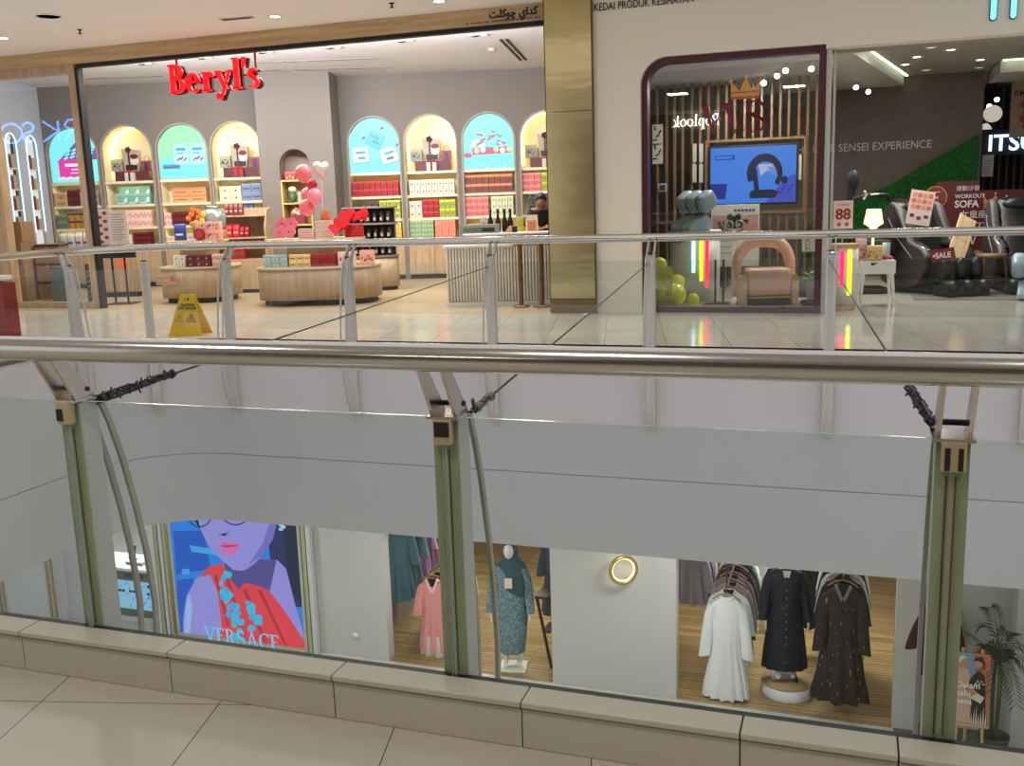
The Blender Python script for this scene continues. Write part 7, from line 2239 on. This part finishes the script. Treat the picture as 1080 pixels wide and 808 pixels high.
for cx, cy, n_ in ((237, 610, 5), (240, 628, 8), (246, 645, 8), (250, 660, 6), (266, 642, 8), (270, 656, 8), (252, 672, 10), (260, 684, 6)):     # cyan flowers
    for k in range(n_):
        x, y = cx + q.uniform(-5, 5), cy + q.uniform(-7, 7); r_ = q.uniform(2.2, 4.4)
        pp([(x + r_ * math.cos(2 * PI * j / 8), y + r_ * math.sin(2 * PI * j / 8)) for j in range(8)], 11 if k % 3 else 2, 15 + .03 * k)
mb.build('picture', pm, t)
p0 = TP(218, 684)
mb = MB(); wv = serif(mb, 'VERSACE', .25, Matrix(((1, 0, 0, 0), (0, 0, -1, 0), (0, 1, 0, 0), (0, 0, 0, 1))), .004, .14, .07, .05)
kx = (TP(297, 688).x - p0.x) / wv
mb.v = [Vector((p0.x + v.x * kx, v.y - .024, p0.z + v.z + .15)) for v in mb.v]
mb.build('lettering', flat(120, 210, 246, e=.95), t)
mb = MB(); mb.box(fx0 - .05, -.02, LZ + .01, fx0, .04, -2.4); mb.box(fx1, -.02, LZ + .01, fx1 + .05, .04, -2.4); mb.box(fx0, -.02, LZ, fx1, .04, LZ + .055)
mb.build('frame', mat('silver_frame', (196, 196, 186), .35, .4), t)
mb = MB(); mb.box(fx0 - .05, .02, LZ, fx1 + .05, .3, -2.36); mb.build('light_case', M_white, t)
# mullions beside the portrait
mb = MB()
for x, w_, m_ in ((-10.62, .10, 0), (-10.50, .04, 1), (-10.42, .05, 0), (-10.34, .04, 1), (-7.78, .06, 1), (-7.70, .07, 0)):
    mb.m(m_).box(x, 12.40, LZ, x + w_, 12.6, -2.36)
struct(mb.build('trim_3', [mat('pale_lower_trim', (206, 206, 208), .4), mat('yellow_grey_trim', (176, 174, 134), .4)]))

# optician's shop at lower left
mb = MB(); mb.box(-18, 16.8, LZ, -7.8, 17, -2.36); mb.box(-7.9, 12.7, LZ, -7.8, 17, -2.36)
struct(mb.build('wall_optician', mat('cream_optician_wall', (232, 222, 200), .6)))
mb = MB(); mb.box(-18, 12.45, LZ, -12.62, 12.6, -2.36)
struct(mb.build('wall_lower_left', mat('white_lower_wall', (226, 228, 232), .6)))
mb = MB()
for x in (-13.88, -13.98, -12.86, -12.76): mb.box(x, 12.42, LZ, x + .035, 12.46, -2.36)
struct(mb.build('trim_4', mat('beige_trim', (190, 170, 140), .5)))
mb = MB(); mb.box(-12.62, 12.40, LZ, -12.50, 12.62, -2.36); mb.box(-12.50, 12.5, LZ, -12.12, 12.58, -2.36)
struct(mb.build('trim_5', mat('pale_lower_trim', (206, 206, 208), .4)))
t = thing('eyewear_counter', 'white topped eyewear counter with lit front cases, seen behind the left post', 'counter', (-11.35, 12.95, LZ))
mb = MB(); mb.box(-.72, -.28, .10, .62, .28, .92, .006); mb.build('body', mat('grey_green_body', (112, 122, 104), .5), t)
mb = MB(); mb.box(-.76, -.32, .92, .66, .32, .97, .006); mb.build('top', M_white, t)
mb = MB(); mb.box(-.68, -.24, 0, .58, .26, .1); mb.build('plinth', M_white, t)
mb = MB(); mb.text('VERSACE', .085, front(.12, -.285, .80), .002, 'CENTER', .001, sx=1.25); mb.build('lettering', flat(50, 56, 50), t)
mb = MB(); mb.box(-.25, -.288, .24, .57, -.279, .74); cs = mb.build('lit_case', flat(150, 206, 244, e=.8), t)
q = random.Random(3)
mb = MB()
for k in range(26): mb.prism(rect(q.uniform(-.2, .52), q.uniform(.28, .7), .07, .012, q.uniform(0, 90)), -.2892, -.288)
mb.build('case_pattern', flat(96, 150, 206, e=.6), cs)


def spectacles(parent, x, y, z, s=1.0, T=None):
    mb = MB(Matrix.Translation((x, y, z)) @ (T or Matrix()))
    for sx in (-1, 1):
        mb.ell((sx * .035 * s, 0, .012), (.03 * s, .006, .022 * s), 12, 8)
        mb.tube([(sx * .066 * s, 0, .02), (sx * .07 * s, .1 * s, .02)], .004, 5)
    mb.tube([(-.012 * s, 0, .018), (.012 * s, 0, .018)], .005, 5)
    return mb.build('sunglasses', M_black, parent)


for x, z in ((-.14, .55), (.08, .55), (.2, .55), (.44, .53), (.46, .66)):
    o = spectacles(cs, x, -.302, z, 1.0, Matrix.Diagonal((1, .2, 1, 1)))
for k, (x, y) in enumerate(((.4, -.1), (.52, -.16), (.44, .08), (.58, .05))):
    o = spectacles(None, -11.35 + x, 12.95 + y, LZ + .986, 1.0)
    tag(o, 'pair of dark sunglasses lying on the right end of the white counter top, %s' % ['nearest left', 'nearest right', 'rear left', 'rear right'][k], 'sunglasses', 'sunglasses on the counter top')
t = thing('display_tray', 'small white tray of pale glasses on the eyewear counter', 'tray', (-11.3, 12.92, LZ + .972))
mb = MB(); mb.box(-.18, -.12, 0, .16, .12, .05, .006); mb.m(1).box(-.17, -.125, .005, .15, -.12, .03); mb.build('tray', [M_white, flat(120, 90, 84)], t)
spectacles(t, -.08, -.02, .055, .9)
COL.objects[-1].name = 'glasses'
t = thing('counter_poster', 'dark blue picture panel with a pale figure at the left end of the eyewear counter', 'poster', (-12.02, 12.6, LZ + .1))
mb = MB(); mb.box(-.13, -.01, 0, .18, .0, .80); mb.build('panel', flat(30, 60, 120, e=.5), t)
mb = MB(); mb.prism(disc(.06, .52, .09, .17, 20), -.013, -.01); mb.prism(rect(.06, .28, .16, .12), -.013, -.01); mb.build('figure', flat(170, 190, 240, e=.8), t)
t = thing('wall_shelving', 'glass shelves with eyewear on the cream wall above the counter', 'shelf', (-11.6, 16.6, LZ))
for k in range(3):
    mb = MB(); mb.box(-1.2, -.3, 1.9 + .35 * k, 1.6, .2, 1.93 + .35 * k); mb.build('shelf', mat('greenish_shelf_glass', (176, 196, 180), .2), t)
    mb = MB()
    for j in range(8): mb.box(-1.1 + .33 * j, -.28, 1.93 + .35 * k, -.9 + .33 * j, -.1, 1.98 + .35 * k)
    mb.build('eyewear_row', M_dark, t)
mb = MB(); mb.box(-1.3, .15, 1.7, 1.7, .19, 2.9); mb.build('back_panel', mat('shelf_back', (206, 200, 176), .5), t)
t = thing('desk_mirror', 'small dark mirror standing at the left of the white counter top', 'mirror', (-11.6, 13.1, LZ + .972), rad(10))
mb = MB(Matrix.Rotation(rad(-20), 4, 'X')); mb.box(-.06, -.008, 0, .06, .008, .2, .004); mb.build('mirror', M_dark, t)
mb = MB(); mb.box(-.05, -.03, 0, .05, .06, .01); mb.build('foot', M_dark, t)
lamp('counter_glow', 'POINT', (-11.2, 13.3, -2.9), 25, COOL, .2)

# ---- right: easel, palm, hanging maroon garment
t = thing('easel', 'light wooden easel standing by the grey wall at lower right', 'easel', (1.48, 11.72, LZ + .004))
M_pine = mat('pine_easel', (206, 170, 124), .5)
for x0, x1, y0, y1 in ((-.1, -.16, .0, -.06), (.1, .16, .0, -.06), (0, 0, .05, .36)):
    mb = MB(); mb.tube([(x0, y0, 1.55), (x1, y1, 0)], .018, 6); mb.build('leg', M_pine, t)
mb = MB(); mb.box(-.2, -.1, .62, .2, -.02, .65, .003); mb.build('ledge', M_pine, t)
t = thing('easel_poster', 'poster of two women in embroidered clothes standing on the easel', 'poster', (1.48, 11.65, LZ + .657))
Tm = Matrix.Rotation(rad(-2), 4, 'X')
mb = MB(Tm); mb.box(-.185, -.008, 0, .185, 0, .86)
mb.build('board', [flat(206, 110, 70)], t)
pm = [flat(120, 150, 176), flat(226, 186, 160), flat(206, 168, 146), flat(26, 24, 26), flat(196, 140, 110), flat(40, 26, 26), flat(214, 206, 190), flat(206, 100, 60)]
mb = MB(Tm @ Matrix.Translation((0, -.008, 0)))
print_poly(mb, [(-.185, .45), (.1, .5), (.0, .86), (-.185, .86)], 0, .001)
print_poly(mb, [(-.185, .0), (-.0, .0), (-.0, .5), (-.05, .66), (-.13, .68), (-.185, .6)], 2, .002)      # left figure in white
print_poly(mb, disc(-.11, .73, .05, .065), 4, .003); print_poly(mb, [(-.17, .66), (-.17, .8), (-.11, .83), (-.06, .8), (-.1, .79), (-.15, .72)], 6, .004)
print_poly(mb, [(.0, .0), (.16, .0), (.15, .4), (.13, .6), (.06, .66), (-.02, .55), (-.06, .4), (.0, .36)], 3, .005)   # right figure in black
print_poly(mb, disc(.06, .73, .045, .06), 4, .006); print_poly(mb, [(.0, .76), (.03, .82), (.1, .83), (.13, .76), (.12, .66), (.1, .76), (.04, .78)], 5, .007)
print_poly(mb, [(-.06, .40), (.06, .30), (.1, .36), (-.02, .46)], 4, .008); print_poly(mb, [(-.02, .32), (.1, .26), (.14, .34), (.06, .38)], 6, .009)
for k in range(7): print_poly(mb, [(.0 + .025 * k, .0), (.02 + .025 * k, .0), (.012 + .025 * k, .14 + .05 * (k % 3))], 6, .010)
for k in range(5): print_poly(mb, disc(.04 + .02 * k, .5 + .03 * (k % 2), .012), 6, .011)
mb.build('picture', pm, t)
mb = MB(Tm)
for k, s_ in enumerate(('Dalam', 'kalu', 'nesa')): mb.text(s_, .10, front(-.17, -.022, .44 - .1 * k), .0008, bold=.002)
mb.build('lettering', flat(240, 236, 228), t)
t = thing('potted_palm', 'dark green potted palm behind the easel at lower right', 'palm', (1.80, 12.06, LZ + .004))
mb = MB(); mb.lathe([(.13, 0), (.17, .3), (.18, .32), (.16, .32), (.15, .28), (0, .28)], seg=24); mb.build('pot', flat(90, 84, 78), t)
mb = MB()
for k in range(6): mb.tube([(.03 * math.cos(k), .03 * math.sin(k), .28), (.05 * math.cos(k), .05 * math.sin(k), .9), (.03 * math.cos(k), .03 * math.sin(k), 1.34)], [.014, .011, .008], 6)
mb.build('stems', mat('palm_stem', (70, 84, 46), .6), t)
q = random.Random(12)
for k in range(15):
    a = 2 * PI * k / 15 + q.uniform(-.2, .2); ln = q.uniform(.42, .62); up = q.uniform(.3, .8)
    mb = MB(); P_ = []
    if math.sin(a) > -.1: ln *= .42
    if math.cos(a) < -.3: up += .25
    for j in range(9):
        f = j / 8
        P_.append(Vector((math.cos(a) * ln * f, math.sin(a) * ln * f, 1.22 + .2 * (k % 3) * .6 + up * f - .75 * f * f * (1.1 - up * .4))))
    mb.tube(P_, [.007 - .0006 * j for j in range(9)], 5)
    for j in range(2, 17):
        f = j / 17; i = min(int(f * 8), 7); b_ = P_[i].lerp(P_[i + 1], f * 8 - i); tg = (P_[i + 1] - P_[i]).normalized(); sd = tg.cross(Vector((0, 0, 1))).normalized()
        for sg in (-1, 1):
            d = (sd * sg + tg * .7 + Vector((0, 0, -.25))).normalized() * .2 * (1 - .5 * abs(f - .5)); wn = tg * .011
            mb.add([b_, b_ + d * .5 + wn, b_ + d, b_ + d * .5 - wn], [(0, 1, 2, 3)])
    mb.build('frond', mat('palm_leaf', (54, 78, 50), .55, nz=.15), t)
garment('dress', 'dark maroon dress with pale cuff hanging at the grey wall, beside the rightmost near post', (1.15, 12.56, -3.55), rad(4), None, (70, 26, 40), .95, .19, .22, .5, seed=140)
mb = MB(); mb.cyl((1.15, 12.44, -3.463), (1.15, 12.72, -3.463), .012); tag(mb.build('hanging_rail', M_steel), 'short rail on the grey wall holding the maroon dress', 'rail')
